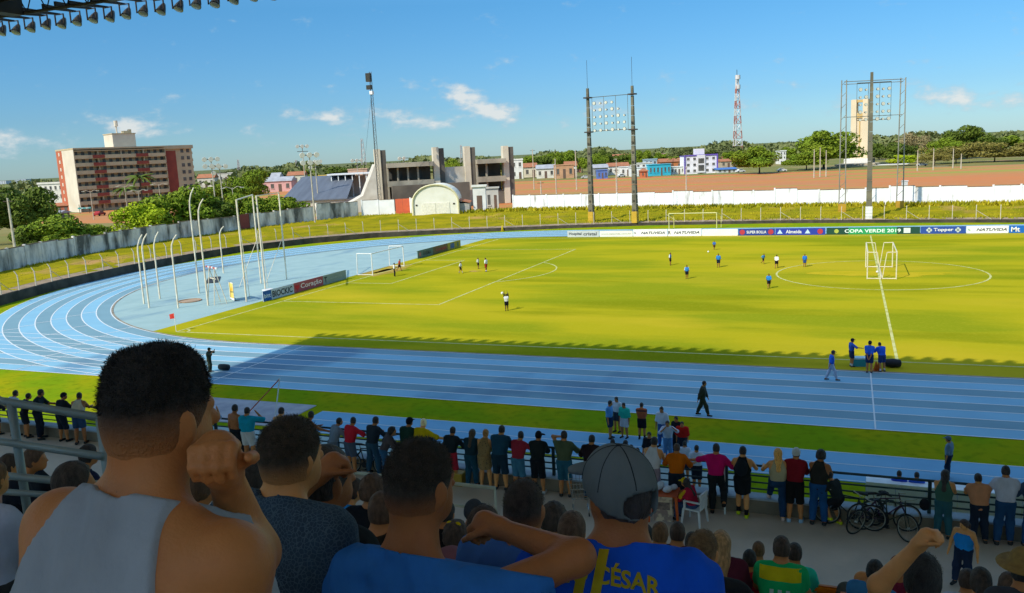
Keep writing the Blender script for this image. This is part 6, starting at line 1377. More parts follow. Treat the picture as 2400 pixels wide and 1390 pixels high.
    if style != 'bald':
        F = Field(); sk = {'short': .007, 'fade': .006, 'bushy': .022, 'long': .012, 'bun': .010, 'pony': .010, 'crop': .0042}[style]
        skull(F, 0, .012)
        if style in ('long',):
            F.cap(W(HD(0, -.042, .02)), W(HD(0, -.07, -.10)), .044*Hh, .040*Hh, .03*Hh); F.cap(W(HD(0, -.07, -.09)), W(U(0, -.062, .19)), .040*Hh, .026*Hh, .03*Hh)
        if style == 'bun': F.ell(W(HD(0, -.05, .055)), np.array([.026, .026, .024])*Hh, None, .01*Hh)
        if style == 'pony': F.cap(W(HD(0, -.062, .02)), W(HD(0, -.085, -.03)), .016*Hh, .018*Hh, .015*Hh); F.cap(W(HD(0, -.085, -.03)), W(HD(0, -.075, -.12)), .018*Hh, .008*Hh, .01*Hh)
        F.ell(W(HD(0, -.014, -.018)), np.array([.041, .0425, .042])*Hh, Rz@HR, .02*Hh)
        if style == 'fade': F.cap(W(HD(-.026, .012, .058)), W(HD(.026, .012, .058)), .014*Hh, .014*Hh, .02*Hh); F.cap(W(HD(-.026, -.026, .055)), W(HD(.026, -.026, .055)), .014*Hh, .014*Hh, .02*Hh)
        F.plane(W(HD(0, .046, .034)), Rz@HR@np.array([0, 1., -.55 if style != 'long' else -.25]))
        if style not in ('long', 'pony'): F.plane(W(HD(0, -.04, -.040 if style != 'fade' else -.050)), Rz@HR@np.array([0, -.25, -1.]))
        for sx in (-1, 1): F.plane(W(HD(sx*.045, .012, -.015)), Rz@HR@np.array([sx*.25, .9, -.75]))
        nz_ = folds(seed+900, (.0012 if fade else .0028)*(1 if style != 'bushy' else 3), .028, st=1.0)
        S['hair'] = part('hair', F, hm if not fade else fade_mat(hair, skin_col(skin), W(HD(0, 0, .030 if style == 'fade' else .012))[2]-feet[2], W(HD(0, 0, -.036))[2]-feet[2]), sk*Hh, nz_)
        S['hair_top'] = W(HD(0, -.006, .018)); S['HR'] = Rz@HR
    if cap:
        F = Field(); skull(F, .004, .012); F.ell(W(HD(0, -.014, -.012)), np.array([.042, .044, .042])*Hh, Rz@HR, .02*Hh); F.plane(W(HD(0, -.02, -.004)), Rz@HR@np.array([0, .36, -1.]))
        cm = cloth_mat(cap)
        if opening:
            F.ell(W(HD(0, -.062, .004)), np.array([.024, .022, .0115])*Hh, Rz@HR, 0, True)
        c_ = part('cap', F, cm, .014*H*.6+.006, folds(seed+77, .0015, .08))
        F = Field(); vd = Rz@HR@rotz(-visor)
        F.ell(W(HD(0, 0, 0)+HR@rotz(-visor)@np.array([0, .062, .022])), np.array([.040, .048, .0055])*Hh, vd@rotx(-.22), .004)
        F.ell(W(HD(0, .0, .02)), np.array([.045, .052, .05])*Hh, Rz@HR, 0, True)
        part('visor', F, cm, .003, v=min(vox, .012))
        S['cap'] = c_
    if face or vox < .03:
        me_ = mat('eye', (.03, .02, .015), .2)
        if face:
            for sx in (-1, 1):
                F = Field(); F.ell(W(HD(sx*.020, .0455, .001)), np.array([.0085, .006, .0055])*Hh, Rz@HR, 0); part('eye', F, me_, 0, v=.004)
                F = Field(); F.cap(W(HD(sx*.010, .053, .0135)), W(HD(sx*.030, .047, .0145)), .0022*Hh, .0016*Hh, 0); part('eyebrow', F, hair_mat('#0c0806'), .001, v=.004)
            F = Field(); F.cap(W(HD(-.013, .053, -.033)), W(HD(.013, .053, -.033)), .003*Hh, .003*Hh, .001); part('lips', F, mat('lips', '#7a3a34', .5), .001, v=.004)
    S.update(body=body, W=W, U=U, HD=HD, arms=arms, lgs=lgs, H=H, Rz=Rz, HR=Rz@HR, feet=feet)
    if strands: hair_strands(S, strands, hm)
    if extra: extra(S)
    return S
def fade_mat(hc, sc, z1, z0):
    hc = hair_col(hc); m = mat('faded_hair_%d' % NPERS, hc, .6, tuple(x*1.7+.004 for x in hc), scale=60, bump=.6, bscale=220, spec=.25)
    t = m.node_tree; b = t.nodes['Principled BSDF']; src = b.inputs['Base Color'].links[0].from_socket
    tc_ = t.nodes.new('ShaderNodeTexCoord'); sp = t.nodes.new('ShaderNodeSeparateXYZ'); t.links.new(tc_.outputs['Object'], sp.inputs[0])
    mr_ = t.nodes.new('ShaderNodeMapRange'); mr_.interpolation_type = 'SMOOTHSTEP'; mr_.inputs['From Min'].default_value = z0; mr_.inputs['From Max'].default_value = z1
    mr_.inputs['To Min'].default_value = .12
    t.links.new(sp.outputs[2], mr_.inputs['Value'])
    mx_ = t.nodes.new('ShaderNodeMix'); mx_.data_type = 'RGBA'; mx_.inputs[6].default_value = (*[x*.9 for x in lin(sc)], 1)
    t.links.new(mr_.outputs[0], mx_.inputs[0]); t.links.new(src, mx_.inputs[7]); t.links.new(mx_.outputs[2], b.inputs['Base Color'])
    return m
def hair_strands(S, n, hm, length=.0045, width=.0007, zmin=-.2):
    """short stubble standing off the hair surface, so that the outline is not clean"""
    o = S['hair']; me = o.data; r = np.random.default_rng(NPERS)
    co = np.zeros(len(me.vertices)*3); me.vertices.foreach_get('co', co); co = co.reshape(-1, 3)
    no = np.zeros(len(me.vertices)*3); me.vertices.foreach_get('normal', no); no = no.reshape(-1, 3)
    c = S['hair_top']-S['feet']; ax = (co-c)@S['HR']/S['H']
    ok = np.where((ax[:, 2] > .0) & (no[:, 2] > -.2))[0]
    if len(ok) == 0: return
    pick = r.choice(ok, n); p = co[pick]+r.standard_normal((n, 3))*.003; d = no[pick]+r.standard_normal((n, 3))*.35; d /= np.linalg.norm(d, axis=1)[:, None]
    sd = np.cross(d, r.standard_normal((n, 3))); sd /= np.linalg.norm(sd, axis=1)[:, None]+1e-6
    ln = length*r.uniform(.5, 1.2, (n, 1)); V = np.concatenate([p-sd*width-d*.002, p+sd*width-d*.002, p+d*ln], 1).reshape(-1, 3)
    me2 = bpy.data.meshes.new('stubble'); me2.from_pydata(V.tolist(), [], np.arange(3*n).reshape(-1, 3).tolist()); me2.update()
    b = link('stubble', me2, hm, S['body']); b['kind'] = 'stuff'
def ground_person(label, px, top, bot, facing, z=0.0, **kw):
    p = G(px, bot, z); d = DEP(p); t = AT(px, top, 1.0)-CAM
    # height: where the ray to the head passes over the feet
    k = math.hypot(p[0]-CAM[0], p[1]-CAM[1])/math.hypot(t[0], t[1]); Hh = (CAM+t*k)[2]-z
    return figure(label, (p[0], p[1], z), float(np.clip(Hh, .9, 1.9)), facing, **kw)
def rail_person(label, px, top, facing=0, y=-29.98, z=ZF, dh=.0, **kw):
    p = ATY(px, top, y+.22); Hh = p[2]-z+dh
    return figure(label, (p[0], y, z), float(np.clip(Hh, 1.0, 1.92)), facing, **kw)
def seated(label, px, top, depth, facing=0, Hs=1.68, pose='sit', **kw):
    p = AT(px, top, depth); lean = POSES[pose].get('lean', 0); rz_ = rotz(-R(facing))
    topz = (.27+.47*math.cos(lean))*Hs; off = rz_@np.array([0, math.sin(lean)*.44+.03, 0])*Hs
    feet = np.array([p[0], p[1], p[2]-topz])-off
    return figure(label, feet, Hs, facing, pose=pose, **kw)
# ================================================================== PEOPLE
PLY = dict(vox=.032, fold=0, group='players warming up on the pitch')
BLU, WHT, DK = '#2f7fc4', '#e4e4de', '#1c1c22'
gp = ground_person
gp('player in white shirt and dark trousers standing by the left goal', 925, 616, 648, 60, shirt=WHT, legs='trousers', legc=DK, **PLY)
gp('person in red running beside the left goal', 937, 607, 636, 40, pose='run', shirt='#a03a22', legc='#2a2018', **PLY)
gp('player in white stooping in the left penalty area', 1080, 613, 641, 80, pose='walk', shirt=WHT, legc=DK, socks='#dddddd', **PLY)
gp('left one of two white shirted players chatting in the penalty area', 1121, 604, 630, 90, shirt=WHT, legc=DK, **PLY)
gp('white shirted player in red shorts, right of the chatting pair', 1140, 604, 637, -80, shirt=WHT, legc='#b83a2a', socks='#dddddd', **PLY)
gp('player with dark sleeves and raised arms heading a ball', 1188, 688, 729, -20, pose='armsup', shirt='#d8dce4', sleeves2='#1a1a1a', legc=DK, skin='d', **PLY)
gp('player in blue with white sleeves, leftmost of the far blue players', 1571, 592, 622, 100, shirt='#3a78b8', sleeves2='#dfe6ee', legc=DK, **PLY)
gp('player in blue and white, nearest left of the blue players', 1610, 621, 654, 160, shirt='#3a84c8', sleeves2='#dfe6ee', legc=DK, **PLY)
gp('player in blue farthest from the camera by the boards', 1674, 564, 586, 170, pose='walk', shirt='#3d6fb4', legc='#5a3a2a', **PLY)
gp('player in plain blue shirt below the farthest player', 1684, 594, 627, 180, shirt=BLU, legc='#123', **PLY)
gp('player in blue bending a knee left of the white shirt', 1789, 594, 619, 120, pose='run', shirt='#3a84c0', legc=DK, **PLY)
gp('player in white shirt at the edge of the centre circle', 1820, 597, 629, 10, pose='walk', shirt=WHT, legc=DK, **PLY)
gp('player in blue inside the left edge of the centre circle', 1886, 595, 626, 180, shirt='#2c74c8', legc='#2a4a80', **PLY)
gp('player in blue just outside the near left of the centre circle', 1802, 641, 677, 175, pose='walk', shirt='#2f86d0', legc=DK, **PLY)
SGAIN = 2.6  # people in the shade: extra light put into cloth, skin and hair colours
TRK_ = dict(vox=.024, group='officials and staff beside the pitch')
gp('soldier in dark fatigues holding something on the left of the track', 493, 814, 872, 70, pose='phone', shirt='#23281e', sleeve=.97, legs='trousers', legc='#23281e', cap='#1c2018', vox=.026, group='officials and staff beside the pitch', build=1.05)
gp('soldier in dark fatigues walking on the shaded track with a hand at his face', 1647, 892, 976, 90, pose='walk', shirt='#2a2a22', sleeve=.97, legs='trousers', legc='#26281f', shoes='#15120e', build=1.1, hand_w=(None, None), **TRK_)
gp('man in blue shirt and grey trousers walking with a black backpack', 1948, 821, 893, 80, pose='walk', shirt='#2455b0', legs='trousers', legc='#8a94a4', cap='#2a2c30', shoes='#3a2a1c', **TRK_)
gp('man in navy with an outstretched arm beside the cool box', 1995, 793, 860, 70, pose='armout', shirt='#23407c', legc='#1a2236', cap='#1a1a20', socks='#dddddd', **TRK_)
gp('man in blue with hands behind his back beside the cones', 2037, 799, 874, 10, pose='handsback', shirt='#2a54a8', legc='#1a2440', cap='#1a1a20', **TRK_)
gp('broad man in blue stooping over the cones', 2066, 802, 871, -30, pose='raillow', shirt='#2450b0', legc='#1a2a50', socks='#dddddd', build=1.1, **TRK_)
gp('man in pale blue shirt in the group on the grass strip', 1430, 938, 1028, 95, shirt='#5a9ad0', legc='#16243a', face=True, **TRK_)
gp('man in white shirt behind the pale blue shirt', 1448, 929, 1012, 200, shirt='#dfe4ee', legc='#20242c', face=True, **TRK_)
gp('man in teal shirt and white shorts in the group', 1465, 943, 1026, 200, shirt='#1f8a78', legc='#e4e6ea', face=True, build=1.1, **TRK_)
gp('referee in orange and black striped top seen from behind', 1505, 944, 1030, 0, pose='crossed', shirt=layer(mat('orange_kit', '#c8643a', .85, scale=5), (.03, .03, .035), 3.0, .55, .6, stretch=(.01, .01, 3)), sleeves2='#241c18', legc='#131316', socks='#15151a', **TRK_)
gp('man in white shirt and jeans beside the grass strip', 1553, 952, 1046, 190, shirt='#e2e6ee', legs='jeans', legc='#24406c', face=True, **TRK_)
gp('photographer in white holding a black camera', 1566, 984, 1078, 170, pose='phone', shirt='#cdd4e4', legs='jeans', legc='#3c5c80', face=True, **TRK_)
gp('man in dark shirt half hidden behind the red shirt', 1587, 975, 1062, 200, shirt='#15151a', sleeve=.97, legs='trousers', legc='#15151a', **TRK_)
gp('stout man in bright red shirt by the runway', 1600, 987, 1070, 180, shirt='#d8281e', legs='trousers', legc='#1c2028', build=1.15, **TRK_)
gp('man in grey shirt and cap standing on the runway at the right', 2222, 1022, 1122, -70, shirt='#4a5a66', legs='trousers', legc='#141c2c', cap='#3c4a58', **TRK_)
def low_person(label, px, top, y, H, facing, **kw):
    p = ATY(px, top, y); return figure(label, (p[0], y, p[2]-H), H, facing, **kw)
def fieldside(label, px, top, y, facing, **kw):
    p = ATY(px, top, y); return figure(label, (p[0], y, 0), float(np.clip(p[2], .9, 1.85)), facing, **kw)
fieldside('child in white shirt standing below the railing by the orange shirt', 1632, 1044, -21.2, 0, shirt='#e0e6f4', legc='#101822', legs='long shorts', pose='armout', **TRK_)
fieldside('person in white behind the orange shirt, below the railing', 1604, 1034, -20.4, 0, shirt='#d8e0f0', legc='#1a2230', **TRK_)
fieldside('person in dark shirt below the railing beside the white tank top', 1522, 1011, -20.0, 180, shirt='#15181e', legs='trousers', legc='#15181e', face=True, **TRK_)
fieldside('person in neon yellow vest below the railing', 1435, 1030, -21.5, 0, shirt='#a8dc28', legc='#1a1a1a', **TRK_)
fieldside('dark haired person right of the neon yellow vest', 1464, 1032, -21.5, 20, shirt='#1c2028', legc='#1a1a1a', **TRK_)
fieldside('short dark person third from the neon yellow vest', 1479, 1043, -21.8, -10, shirt='#201c24', legc='#1a1a1a', **TRK_)
fieldside('dark person in front of the white tank top, below the railing', 1492, 1042, -22.2, 10, shirt='#181a20', legc='#1a1a1a', **TRK_)
for k, px in enumerate((2107, 2148)):
    p = ATY(px, 1108, -20.45); figure(('left', 'right')[k]+' substitute in bright blue sitting in the white shelter', (p[0], -20.75, .0), 1.72, 0, pose='sit', shirt=('#2a50d0', '#3a6ae0')[k], legc='#1a2a60', skin='b', seat_z=None, **TRK_)
# ------------------------------------------------------------------ along the railing
RL = dict(vox=.02, group='spectators along the railing')
rp_ = rail_person
rp_('child in pale shirt at the left end of the railing', 33, 912, 8, pose='rail', shirt='#9aa2b0', legc='#141418', **RL)
rp_('person in dark shirt cut off at the left edge of the railing', -4, 925, 20, pose='rail', shirt='#1c1e26', legc='#121218', **RL)
rp_('small child in black with a backpack at the left railing', 62, 918, 30, pose='rail', shirt='#14161c', legc='#14161c', **RL)
rp_('tall youth in dark shirt facing right at the left railing', 92, 905, 60, pose='railr', shirt='#141a1e', legs='jeans', legc='#12161e', **RL)
rp_('youth in cap with both arms spread along the left railing', 148, 918, 5, pose='railwide', shirt='#17191c', legs='long shorts', legc='#151a24', cap='#15151a', visor=1.2, head=(1.0, 0), **RL)
rp_('youth in pale tank top and blue shorts at the left railing', 188, 917, -25, pose='raillow', shirt='#a89c86', sleeve=0, legc='#1d3048', skin='b', **RL)
rp_('person in grey shirt with a phone right of the big foreground head', 490, 942, 10, pose='phone', shirt='#8a94a8', legc='#20242c', **RL)
rp_('shirtless man with dark trousers at the railing', 557, 942, 5, pose='stand', shirt=None, legs='trousers', legc='#15171c', skin='b', **RL)
rp_('man in teal shirt and white shorts drinking at the railing', 585, 951, -5, pose=dict(lean=.05, hand=((-.14, .1, .5), (.14, .14, .86)), foot=((-.07, 0), (.07, 0))), shirt='#0f6f84', legc='#a8a8a6', build=1.12, **RL)
rp_('person in beige strapless top behind the patterned shirt', 657, 950, 0, pose='rail', shirt='#8a6e50', sleeve=0, hem=.0, legc='#22303c', skin='c', **RL)
rp_('boy in grey white tank top and blue shorts at the railing', 724, 960, 25, pose='railr', shirt='#9c9c98', sleeve=0, legc='#153048', skin='b', **RL)
rp_('man in grey shirt leaning right on the railing', 785, 974, 35, pose='raillow', shirt='#56606c', legc='#4a525c', **RL)
rp_('man in red shirt and grey shorts at the railing', 824, 974, 20, pose='railr', shirt='#a01c2a', legc='#343c48', **RL)
rp_('man in dark shirt and jeans with legs apart at the railing', 876, 973, 15, pose=dict(lean=.25, hand=((-.1, .28, .66), (.25, .26, .66)), foot=((-.12, -.02), (.13, .0))), shirt='#1b2229', legs='jeans', legc='#1d3442', **RL)
rp_('woman with long black hair in black and white bending to a child', 905, 1000, 60, y=-30.15, dh=.12, pose=dict(lean=.42, hand=((-.04, .3, .58), (.1, .3, .56)), foot=((-.06, -.02), (.07, .02))), shirt='#3a3436', sleeve=.9, legs='jeans', legc='#22405a', style='long', skin='c', **RL)
rp_('man in dark green shirt at the railing left of the yellow shirt', 955, 971, 10, pose='rail', shirt='#12261f', legc='#1a2026', cap='#101014', **RL)
rp_('fair haired man in bright yellow shirt at the railing', 989, 973, 12, pose='railr', shirt='#d8b810', legc='#20242a', hair='#8a7a5a', skin='e', **RL)
rp_('man in dark shirt and red shorts with arms spread on the railing', 1060, 997, 5, pose='railwide', shirt='#171c1f', legc='#7c1a26', legs='long shorts', **RL)
rp_('woman with long dark hair in a dark top and jeans at the railing', 1107, 1003, 0, pose='rail', shirt='#13242a', legs='jeans', legc='#12303c', style='long', hair='#231a10', **RL)
rp_('woman in a beige spotted dress with hair up at the railing', 1139, 1003, -5, pose='rail', shirt=layer(mat('spotted_dress', '#a08050', .85, scale=6), (.06, .045, .03), 28, .6, .64), sleeve=0, legs='dress', legc=layer(mat('spotted_skirt', '#a08050', .85, scale=6), (.06, .045, .03), 28, .6, .64), style='bun', hair='#5a3c1c', skin='c', shoes='#caa27a', **RL)
rp_('tall man in dark blue shirt and shorts at the railing', 1174, 994, 2, pose='rail', shirt='#14303e', legs='long shorts', legc='#12242e', skin='c', build=1.1, **RL)
rp_('man in dark red shirt and denim shorts at the railing', 1217, 1007, 15, pose='railr', shirt='#6e1c26', legs='long shorts', legc='#2c5264', **RL)
rp_('boy in sideways cap and black outfit with white shoes', 1263, 1008, -5, pose='rail', shirt='#161a1a', legs='long shorts', legc='#111418', cap='#101014', visor=1.3, shoes='#d8d8d4', **RL)
rp_('man in olive shirt holding a phone at his ear by the railing', 1325, 1006, -5, pose=dict(lean=.1, hand=((-.075, .07, .90), (.22, .26, .66)), pole=(-.2, .1, -1), foot=((-.06, 0), (.07, 0))), shirt='#39402c', legs='long shorts', legc='#1c4250', **RL)
rp_('man in dark brown shirt with arms spread behind the cap', 1387, 1016, 0, pose='railwide', shirt='#1d1416', legs='jeans', legc='#182a3a', **RL)
rp_('person in pale grey tank top and grey shorts near the table', 1531, 1018, 5, pose='rail', shirt='#b4b0b0', sleeve=0, legs='long shorts', legc='#6a6068', skin='c', **RL)
rp_('person in orange shirt and dark shorts at the railing', 1588, 1036, -5, pose='railwide', shirt='#e07010', legc='#161c24', hair='#241810', **RL)
rp_('man in magenta shirt and dark trousers resting one leg', 1680, 1036, -2, pose=dict(lean=.14, hand=((-.38, .2, .68), (.22, .22, .68)), foot=((-.05, 0), (.12, -.12, .16))), shirt='#c4145e', legs='trousers', legc='#151819', shoes='#131313', **RL)
def backpack(S):
    F = Field(); U, W = S['U'], S['W']; F.ell(W(U(0, -.12, .2)), np.array([.085, .05, .12])*S['H'], None, .01); V, Q = F.mesh(.018); o = link('backpack', np_mesh('backpack', V-S['feet'], Q), cloth_mat('#15181c'), S['body'])
rp_('tall woman in black sleeveless dress and boots with raised arms and a backpack', 1742, 1042, 0, pose=dict(lean=.12, hand=((-.13, .26, .68), (.13, .26, .68)), foot=((-.06, .05), (.06, -.06))), shirt='#101416', sleeve=0, legs='dress', legc='#0f1214', skin='c', shoes='#a8b020', socks='#101012', extra=backpack, **RL)
rp_('fair haired woman in beige top and jeans with one foot on the kerb', 1826, 1048, -8, pose='kneeup', shirt='#7c7258', sleeve=0, legs='jeans', legc='#12263c', hair='#7a5424', style='long', skin='c', shoes='#d8b8a8', **RL)
rp_('man in maroon shirt and black shorts with a white headband', 1865, 1046, 3, pose='rail', shirt='#5c0f16', legs='long shorts', legc='#101010', shoes='#7f98a8', cap='#cfcdc4', **RL)
rp_('person in dark top with a shoulder strap and blue jeans', 1920, 1052, 10, pose='rail', shirt='#1e1c18', sleeve=0, legs='jeans', legc='#123456', skin='b', style='bushy', **RL)
bx_ = ATY(1967, 1078, -29.95); figure('boy in dark shirt with yellow shoes sitting on a bicycle', (bx_[0], -29.98, ZF-.03), 1.5, -60, pose='onbike', shirt='#191c1c', legs='long shorts', legc='#131416', shoes='#b8b820', **RL)
def handbag(S):
    F = Field(); W = S['W']; F.ell(W((-.24, .0, .46)), np.array([.07, .05, .09])*S['H'], None, .01); F.cap(W((-.2, 0, .52)), W((-.1, 0, .78)), .008, .008, 0); V, Q = F.mesh(.018); link('handbag', np_mesh('handbag', V-S['feet'], Q), cloth_mat('#141418'), S['body'])
rp_('woman with long dark hair, green dress and black handbag at the railing', 2212, 1097, 10, pose='rail', shirt='#2b4438', sleeve=0, legs='jeans', legc='#1f3f44', style='long', hair='#140e0a', extra=handbag, skin='c', **RL)
rp_('woman in peach top and dark trousers at the railing', 2296, 1106, -5, pose='raillow', shirt='#a8704e', sleeve=.3, legs='trousers', legc='#141a24', style='bun', skin='c', build=1.08, **RL)
rp_('man in white shirt and jeans with arms spread at the right railing', 2358, 1088, 0, pose='railwide', shirt='#b4b2ba', legs='jeans', legc='#16304a', **RL)
rp_('person in denim at the right edge of the railing', 2424, 1100, 0, pose='railwide', shirt='#2c3a50', legs='jeans', legc='#1c3454', **RL)
# vendor on the chair, woman in the blue top
figure('vendor in yellow cap and red and yellow shirt on the white chair', (CXh-.02, CYh, ZF-.0), 1.62, -72, pose='sitlean', shirt='#7c1226', sleeve=.6, sleeves2='#d8a81c', legs='trousers', legc='#26344c', cap='#e0b814', visor=0, style='long', hair='#120c0a', vox=.02, group='people on the concourse')
p = ATY(2262, 1218, -32.2)
figure('woman in bright blue strappy top facing the terrace', (p[0], -32.2, ZF), float(np.clip(p[2]-ZF, 1.5, 1.75)), 205, pose=dict(lean=.04, hand=((-.2, .06, .5), (.19, .04, .47)), foot=((-.07, 0), (.08, .05))), shirt='#1f8ad8', sleeve=-1, neck=.05, legs='jeans', legc='#141c2c', hair='#1c0f0a', style='pony', skin='c', face=True, vox=.014, build=1.08, group='people on the concourse', head=(.6, .1))
# ------------------------------------------------------------------ terrace, mid distance
ST = dict(vox=.016, group='spectators on the terrace')
st = seated
st('person in black shirt below the left handrail', 85, 1045, 7.9, 60, pose='sitlean', shirt='#14161c', hair='#2b1c10', **ST)
st('person in dark shirt beside the big foreground head on the left', 205, 1040, 9.0, 20, shirt='#15182a', hair='#120d0a', **ST)
st('person in pale shirt at the bottom left corner below the handrail', -25, 1075, 5.0, 0, shirt='#b8bccc', skin='c', hair='#38240f', **ST)
st('person in white shirt seated left of the handrail post', 20, 1062, 8.6, 30, shirt='#8a6a5c', skin='c', hair='#20150c', **ST)
st('boy with black hair in light blue behind the left handrail', 168, 1079, 4.3, 15, shirt='#3a9ac0', head=(.25, 0), hair='#1a120b', **ST)
st('person in yellow shirt behind the raised arm', 455, 1058, 3.5, 5, shirt='#c8b010', hair='#2b1c10', **ST)
st('dark haired person between the phone hand and the patterned shirt', 588, 1073, 4.0, 0, shirt='#1c1c22', hair='#120d0a', **ST)
st('person in white right of the phone hand', 575, 1068, 7.0, 0, shirt='#b8bcd0', hair='#38240f', **ST)
st('boy in bright blue shirt seated left of the blue shirted boy', 828, 1118, 8.0, 30, shirt='#2a8ad0', pose='sitphone', skin='c', hair='#20150c', **ST)
st('dark haired person seated right of the bright blue shirt', 872, 1116, 7.0, 0, shirt='#101216', hair='#2a1a0c', style='bushy', **ST)
st('person in black printed shirt directly left of the blue shirted boy', 893, 1150, 5.2, -5, shirt='#17130f', hair='#2b1c10', **ST)
st('small dark head behind the right ear of the blue shirted boy', 1045, 1172, 8.0, 10, shirt='#141418', hair='#120d0a', **ST)
st('man with cap and glasses behind the boy with dark brown hair', 1110, 1172, 8.5, 10, shirt='#1a2a30', cap='#2a2c30', hair='#38240f', **ST)
def bows(S):
    for k, dx in enumerate((-.018, .018)):
        F = Field(); F.ell(S['W'](S['HD'](dx*1.5, -.02, .082)), np.array([.018, .012, .014])*S['H'], None, 0); V, Q = F.mesh(.008); link('hair_bow', np_mesh('hair_bow', V-S['feet'], Q), cloth_mat('#e8c814'), S['body'])
st('girl with two yellow hair bows on the terrace', 1067, 1224, 6.2, 0, shirt='#202028', style='bushy', Hs=1.4, extra=bows, hair='#20150c', **ST)
st('person with bushy hair right of the round head', 1297, 1182, 6.6, -10, shirt='#20303a', style='bushy', hair='#1a120b', **ST)
st('dark haired person left of the grey cap', 1340, 1196, 4.9, 5, shirt='#14161a', hair='#2b1c10', **ST)
st('boy in blue with a dark head right of the grey cap', 1513, 1228, 9.2, -5, shirt='#2a6ac0', hair='#120d0a', **ST)
st('boy in white shirt right of the grey cap', 1547, 1222, 8.4, 0, shirt='#b8c8d0', hair='#38240f', **ST)
st('boy in dark red and black shirt right of the white shirt', 1588, 1222, 9.0, 0, shirt=mat('red_black', '#4c141c', .85, '#141012', scale=5, lo=.45, hi=.55), hair='#20150c', **ST)
st('small dark head behind the fair haired boy', 1622, 1246, 9.6, 0, shirt='#1a1a20', hair='#1a120b', **ST)
S_ = st('long faced person with brown hair in dark red striped shirt', 1690, 1243, 8.3, -8, shirt='#3c1620', hair='#5a4226', style='long', skin='c', **ST)
st('child in red shirt between the striped and the green shirts', 1757, 1287, 8.8, 0, shirt='#7c1826', Hs=1.45, hair='#120d0a', **ST)
st('child with dark hair in pale teal behind the red shirt', 1778, 1268, 10.2, 5, shirt='#4aa8a0', Hs=1.5, hair='#38240f', **ST)
def stripes(S):
    U, W = S['U'], S['W']; bv = BVHTree.FromObject(S['shirt'], bpy.context.evaluated_depsgraph_get())
    F = Field(); 
S_ = st('young man in green and yellow football shirt on the terrace', 1832, 1255, 8.2, 0, shirt='#0f7a44', sleeve=.35, hair='#20150c', **ST)
def shirt_print(S, pieces, m, name='print', off=.006):
    """flat print laid on the back of a shirt: each piece a list of (x, z) in body units on the back"""
    sh_ = S['shirt']; bpy.context.view_layer.update(); bv = BVHTree.FromObject(sh_, bpy.context.evaluated_depsgraph_get())
    V = []; Fq = []; U, W = S['U'], S['W']; d = S['Rz']@np.array([0, 1., 0])
    for poly in pieces:
        o = len(V)
        for x, z in poly:
            q = W(U(x, -.3, z))-S['feet']; h = bv.ray_cast(Vector(q), Vector(d), 2.0)
            if h[0] is None: V.append(tuple(q+d*.2)); continue
            V.append(tuple(h[0]-Vector(d)*off))
        Fq.append(tuple(range(o, o+len(poly))))
    me = bpy.data.meshes.new(name); me.from_pydata(V, [], Fq); me.update(); return link(name, me, m, S['body'])
def grid_quads(x0, x1, z0, z1, n=8, m=4, sk=0.0):
    out_ = []
    for i in range(n):
        for j in range(m):
            a, b = x0+(x1-x0)*i/n, x0+(x1-x0)*(i+1)/n; c, d = z0+(z1-z0)*j/m, z0+(z1-z0)*(j+1)/m
            out_.append([(a+sk*c, c), (b+sk*c, c), (b+sk*d, d), (a+sk*d, d)])
    return out_
shirt_print(S_, grid_quads(-.115, .115, .215, .285, 14, 3), cloth_mat('#d8c81c'), 'yoke')
for k in range(3): shirt_print(S_, grid_quads(-.06+k*.045, -.038+k*.045, .06, .17, 2, 4, .03), cloth_mat('#a8c8c0'), 'stripe', .009)
me = text_mesh('FUNVIC', 1)
st('person in teal shirt right of the green and yellow shirt', 1863, 1271, 9.6, 5, shirt='#22a088', sleeve=.4, hair='#1a120b', **ST)
st('bald man with glasses low at the terrace rail', 2027, 1336, 9.2, 70, shirt='#3a3a34', style='bald', skin='c', pose='sitlean', hair='#2b1c10', **ST)
st('dark haired man right of the bald man', 2052, 1311, 8.6, 20, shirt='#2a5a80', hair='#120d0a', **ST)
st('person in maroon cap behind the raised arm at the right', 2107, 1304, 9.0, 0, shirt='#5c1a2a', cap='#4c1020', hair='#38240f', **ST)
st('boy in white printed shirt below the woman in the blue top', 2268, 1332, 8.6, 0, shirt='#c8ccdc', hair='#20150c', **ST)
st('woman with a dark ponytail at the bottom right', 2300, 1330, 7.2, 0, shirt='#b08468', sleeve=0, style='pony', skin='c', hair='#1a120b', **ST)
st('dark haired person near the bottom right corner', 2366, 1340, 7.0, 0, shirt='#2a3440', hair='#2b1c10', **ST)
def straw(S):
    F = Field(); W, HD = S['W'], S['HD']; F.ell(W(HD(0, 0, .045)), np.array([.055, .062, .06])*S['H'], S['HR'], 0); F.ell(W(HD(0, 0, .03)), np.array([.105, .112, .014])*S['H'], S['HR'], .02); F.plane(W(HD(0, 0, .02)), S['HR']@np.array([0, 0, -1.])); V, Q = F.mesh(.012); link('straw_hat', np_mesh('straw_hat', V-S['feet'], Q), mat('straw', (.42, .24, .06), .85, (.32, .18, .05), scale=30, bump=.5), S['body'])
st('person in a brown straw hat at the right edge', 2400, 1296, 6.0, 0, shirt='#2c2c30', extra=straw, hair='#120d0a', **ST)
st('dark round head near the yellow hair bows', 1095, 1235, 7.2, 0, shirt='#7c1f30', style='crop', hair='#38240f', **ST)
